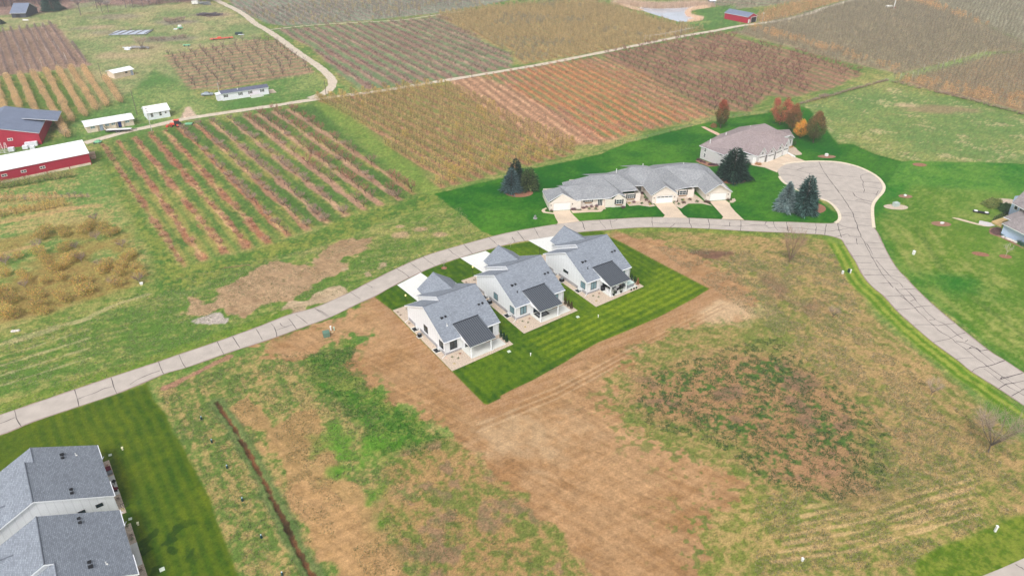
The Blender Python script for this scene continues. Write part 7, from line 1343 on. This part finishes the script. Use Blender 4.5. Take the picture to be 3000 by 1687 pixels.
g = empty('flatbed_trailer', S2(905,1305), rad(10), label='white decked flatbed trailer parked between bunkhouse and road', cat='trailer'); MB().box(-4.2,4.2,-1.1,1.1,.75,.95,m_white).build('deck', g); MB().box(-4.3,4.3,-1.18,-1.1,.6,1.0,m_black).build('side_rail', g); MB().bar((4.2,0,.8),(6.2,0,.6),.1,m_black).build('drawbar', g); MB().bar((-4.3,-.9,.9),(-4.9,-.9,2.0),.08,m_black).bar((-4.3,.9,.9),(-4.9,.9,2.0),.08,m_black).build('ramp', g)
for x in (-.6,.35): wheel(g, x, -1.1, .38, .25); wheel(g, x, 1.1, .38, .25)
# barn yard stacks
def crates(c, pts, m, label, group):
    for x, y, s in pts:
        p = B0(x, y); g = empty('crate', (p.x, p.y, 0), rad(22), label=label, cat='crate', group=group); MB().box(-s*.6,s*.6,-s*.6,s*.6,.12,s*.9,m).build('body', g)
        for k in (-.5,.4): MB().box(-s*.6,s*.6,s*k,s*(k+.12),0,.12,m_wood).build('runner', g)
crates(0, ((495,745,1.6),(595,735,1.6),(440,790,1.3),(560,790,1.2),(205,830,1.4)), m_wfade, 'pale crate stacked between the two red barns', 'crates between the barns')
crates(0, ((670,360,1.5),(672,440,1.2),(712,465,.8)), bn, 'weathered crate beside the wall of the rear red barn', 'crates behind the rear barn'); crates(0, ((1575,920,1.5),(1600,955,1.0)), bn, 'pale crate at the right end of the long red barn', 'crates at the long barn end')
for x, w_ in ((30,'left'),(115,'right')):
    p = B0(x+10, 865); g = empty('ladder', (p.x, p.y, 0), rad(22), label=f'white tripod orchard ladder between the barns, {w_} one', cat='ladder')
    for s in (-1, 1): MB().bar((s*.65,0,0),(s*.15,1.0,3.4),.07,m_white,5).build('rail', g)
    for k in range(7): f = k/7; MB().bar((-.65+.5*f,f,3.4*f+.2),(.65-.5*f,f,3.4*f+.2),.05,m_white,5).build('rung', g)
# far pasture litter
g = empty('tarp', Q0(1330,335), rad(8), label='pale blue grey tarp on poles on the far pasture', cat='tarp'); mb = MB(); mb.slab([(-11,-5,.3),(9,-6,.4),(10,5,.5),(-10,6,.35)], [[0,1,2,3]], .15, mat('tarp', (186,194,208), var=.15, scale=.4), m_grey); mb.build('sheet', g)
for k in range(5): MB().bar((-10+k*4.5,-5,.5),(-6+k*4,6,.8),.16,m_pole).build('pole', g)
def heap(c, r, x, y, rx, h, m, label, n=9, cat='heap'):
    for k in range(1): 
        p = Q(c,r,x,y); rr = random.Random(x); mb = MB()
        for i in range(n): a, b_ = Vector((rr.uniform(-rx,rx), rr.uniform(-rx*.5,rx*.5), rr.uniform(.1,h))), Vector((rr.uniform(-rx,rx), rr.uniform(-rx*.5,rx*.5), rr.uniform(.1,h))); mb.bar(a, b_, .22, m, 5)
        o = mb.build('brush_heap', loc=p); tag(o, label=label, cat=cat, kind='stuff')
m_char = mat('charred_wood', (92,84,92), var=.3); heap(0,0,2110,158,8,1.4,m_char,'dark burnt timber heap on the far pasture',26); heap(0,0,2060,52,5,1.6,m_grey,'grey rubble heap near the far woods',14); heap(0,0,1400,490,6,1.2,m_stone,'grey rubble heap below the tarp',16); heap(0,0,1285,505,2.5,1.3,m_wfade,'pale scrap heap left of the rubble',8)
g = empty('white_van', Q0(1967,48), rad(5), label='tiny white trailer near the far woods', cat='trailer'); MB().box(-2,2,-1.1,1.1,.4,2.4,m_white).build('body', g); wheel(g,0,-1.1,.35,.2); wheel(g,0,1.1,.35,.2)
g = empty('hay_wagon', Q0(2230,400), rad(24), label='long red farm wagon along the edge of the bare block', cat='wagon'); MB().box(-6,6,-.9,.9,.6,.9,m_or).build('bed', g); MB().box(-2,0,-.8,.8,.9,1.5,m_or).build('box', g)
for x in (-4,4): wheel(g,x,-.9,.45,.2); wheel(g,x,.9,.45,.2)
g = empty('sprayer', Q0(1815,298), rad(10), label='green and red field sprayer with white tank on the far pasture', cat='sprayer'); MB().box(-1.5,1.5,-1,1,.7,1.2,m_jd).build('frame', g); MB().lathe((-1,0,1.8), [(.5,0),(.7,.3),(.7,1.7),(.5,2)], m_white, 10, 'x').build('tank', g); MB().box(-3.6,-1.6,-.6,.6,.1,.5,m_wfade).build('platform', g)
for s in (-1,1): wheel(g,0,s,.5,.3)
g = empty('harrow', Q0(2410,352), rad(10), label='dark green machine on the pasture above the bare block', cat='implement'); MB().box(-2.2,1.6,-1,1,.4,1.3,m_dgreen).build('body', g); MB().box(-.5,2.6,-1.4,-1.0,.1,.4,m_wfade).build('platform', g); wheel(g,-1.6,-1.1,.5,.3); wheel(g,1.1,-1.1,.5,.3)
g = empty('seeder', Q0(1880,468), rad(12), label='pale green implement left of the red wagon', cat='implement'); MB().box(-1.8,1.8,-.6,.6,.4,.9,m_jd).build('hopper', g); MB().bar((1.8,0,.6),(3.5,0,.4),.08,m_black).build('drawbar', g); wheel(g,-1,-.8,.35,.2); wheel(g,1,-.8,.35,.2)
mb = MB(); mb.lathe((-2,0,.4), [(.4,0),(.45,.1),(.45,3.6),(.4,3.7)], m_white, 10, 'x'); mb.build('white_pipe', loc=Q0(262,212), rz=rad(-8), label='white pipe lying before the grey barn', cat='pipe')
# boundary fences
def fence(pts, label, gap=6, h=1.2):
    pts = resample(pts, max(3, int(sum((b_-a).length for a, b_ in zip(pts, pts[1:]))/gap))); g = empty('wire_fence', (*pts[0], 0), 0, label=label, cat='fence'); o = pts[0]
    for p in pts: MB().bar((p.x-o.x,p.y-o.y,0),(p.x-o.x,p.y-o.y,h),.06,m_pole,4).build('post', g)
    for z in (h*.5, h*.95):
        w = MB()
        for a, b_ in zip(pts, pts[1:]): w.bar((a.x-o.x,a.y-o.y,z),(b_.x-o.x,b_.y-o.y,z),.02,m_grey,3)
        w.build('wire', g)
fence([Vector((p.x,p.y)) for p in QQ(2,0,1130,1449,1800,1280,2000,1215,2575,1140)], 'low wire fence between the saplings and the mown lawn', 5)
fence([Vector((p.x,p.y)) for p in QQ(3,0,320,1060,700,940,1180,820)], 'low overgrown fence running up to the field corner', 6); fence([Vector((p.x,p.y)) for p in QQ(3,0,1190,820,1700,920,2200,1060,2700,1200)], 'dark overgrown fence along the right edge orchard', 6)
for i in range(46):
    t = i/45; a = Q(3,0,330,1055).lerp(Q(3,0,1190,818), t); plant_obj('brush', (a.x, a.y+random.uniform(-.5,.5)), random.uniform(.35,.7) if i not in (10,11,12) else 1.1, name='thicket', label='scrub growing through the fence up to the field corner', cat='brush', group='scrub along the left fence')
for i in range(70):
    if random.random() < .35: continue
    t = i/69; a = Q(3,0,1200,822).lerp(Q(3,0,1900,985), t*2) if t < .5 else Q(3,0,1900,985).lerp(Q(3,0,2650,1180), t*2-1); plant_obj('brush', (a.x, a.y+random.uniform(-.8,.8)), random.uniform(.3,.7), name='thicket', label='scrub growing along the fence of the right edge orchard', cat='brush', group='scrub along the right fence')
# ---------------------------------------------------------------- rough grass and weed tufts (nobody could count them)
def tufts(name, poly, n, hgt, cols, label, thr=None, w=.05):
    r = np.random.RandomState(n % 97); pl = np.array([(p[0], p[1]) for p in poly]); lo, hi_ = pl.min(0), pl.max(0); X = r.uniform(lo[0], hi_[0], n*3); Y = r.uniform(lo[1], hi_[1], n*3)
    k = (sdf(X, Y, poly) > 0) & (linedist(X, Y, ditch) > 1.1) & (sdf(X, Y, bl_lawn) < -.3) & (linedist(X, Y, corner_road[:6]) > 6)
    if thr is not None: k &= fbm(X, Y, thr[0], thr[1], 3) > thr[2]
    X, Y = X[k][:n], Y[k][:n]; m = len(X); bl = 4; X = np.repeat(X, bl)+r.normal(0,.12,m*bl); Y = np.repeat(Y, bl)+r.normal(0,.12,m*bl); s = np.stack([X, Y, np.full(m*bl, -.03)], 1)
    d = unit(r, m*bl)*.5; d[:, 2] = 1; d *= (hgt*r.uniform(.5,1.2,m*bl))[:, None]; sd = unit(r, m*bl)*w; sd[:, 2] = 0; V = np.stack([s-sd, s+sd, s+d], 1); C = np.repeat(pick(r, cols, m, .25)*.58, bl, 0)
    o = bpy.data.objects.new(name, tri_mesh(name, V, C, m_ever)); col.objects.link(o); tag(o, label=label, cat='grass', kind='stuff')
tufts('weed_tufts', burnt, 15000, .22, ((96,138,66),(116,146,78),(88,128,62)), 'green weed tufts scattered over the rough field inside the loop road', (.9, 9, .52), .07)
tufts('dry_grass', DD(1640,620, 2100,640, 2200,860, 2560,1150, 2560,1400, 1900,1449, 1900,1250, 2200,1200, 2200,1050, 1900,800), 26000, .26, ((196,178,124),(176,160,108),(150,150,86),(206,186,140)), 'dry tan grass tufts in the rough field inside the loop road', (3, 71, .42))
tufts('weed_tufts', green_l, 7000, .16, ((74,138,38),(92,150,50)), 'bright green weeds left of the bare soil', (2, 12, .4), .07)
tufts('dry_grass', DD(400,985, 640,900, 900,870, 1000,1180, 1400,1449, 560,1449), 16000, .2, ((178,166,112),(120,146,72),(150,152,86)), 'mixed green and dry grass tufts around the ditch', (3, 15, .44))
tufts('dry_grass', DD(0,860, 440,700, 900,600, 1160,520, 1200,590, 700,800, 0,1040), 20000, .2, ((178,172,114),(116,150,74),(146,160,88),(196,184,136)), 'mixed grass tufts on the strip above the road', (3, 17, .42))
# ---------------------------------------------------------------- haze
hz = bpy.data.materials.new('haze'); hz.use_nodes = True; nt = hz.node_tree; nt.nodes.remove(nt.nodes['Principled BSDF']); pv = nt.nodes.new('ShaderNodeVolumePrincipled')
pv.inputs['Color'].default_value = (.93,.95,1,1); pv.inputs['Density'].default_value = .00033; pv.inputs['Anisotropy'].default_value = .2; nt.links.new(pv.outputs[0], nt.nodes['Material Output'].inputs['Volume'])
mb = MB(); mb.box(-4200,4200,-4200,4200,-1.8,88,hz); o = mb.build('haze', kind='stuff', label='thin pale haze over the whole countryside', cat='haze')
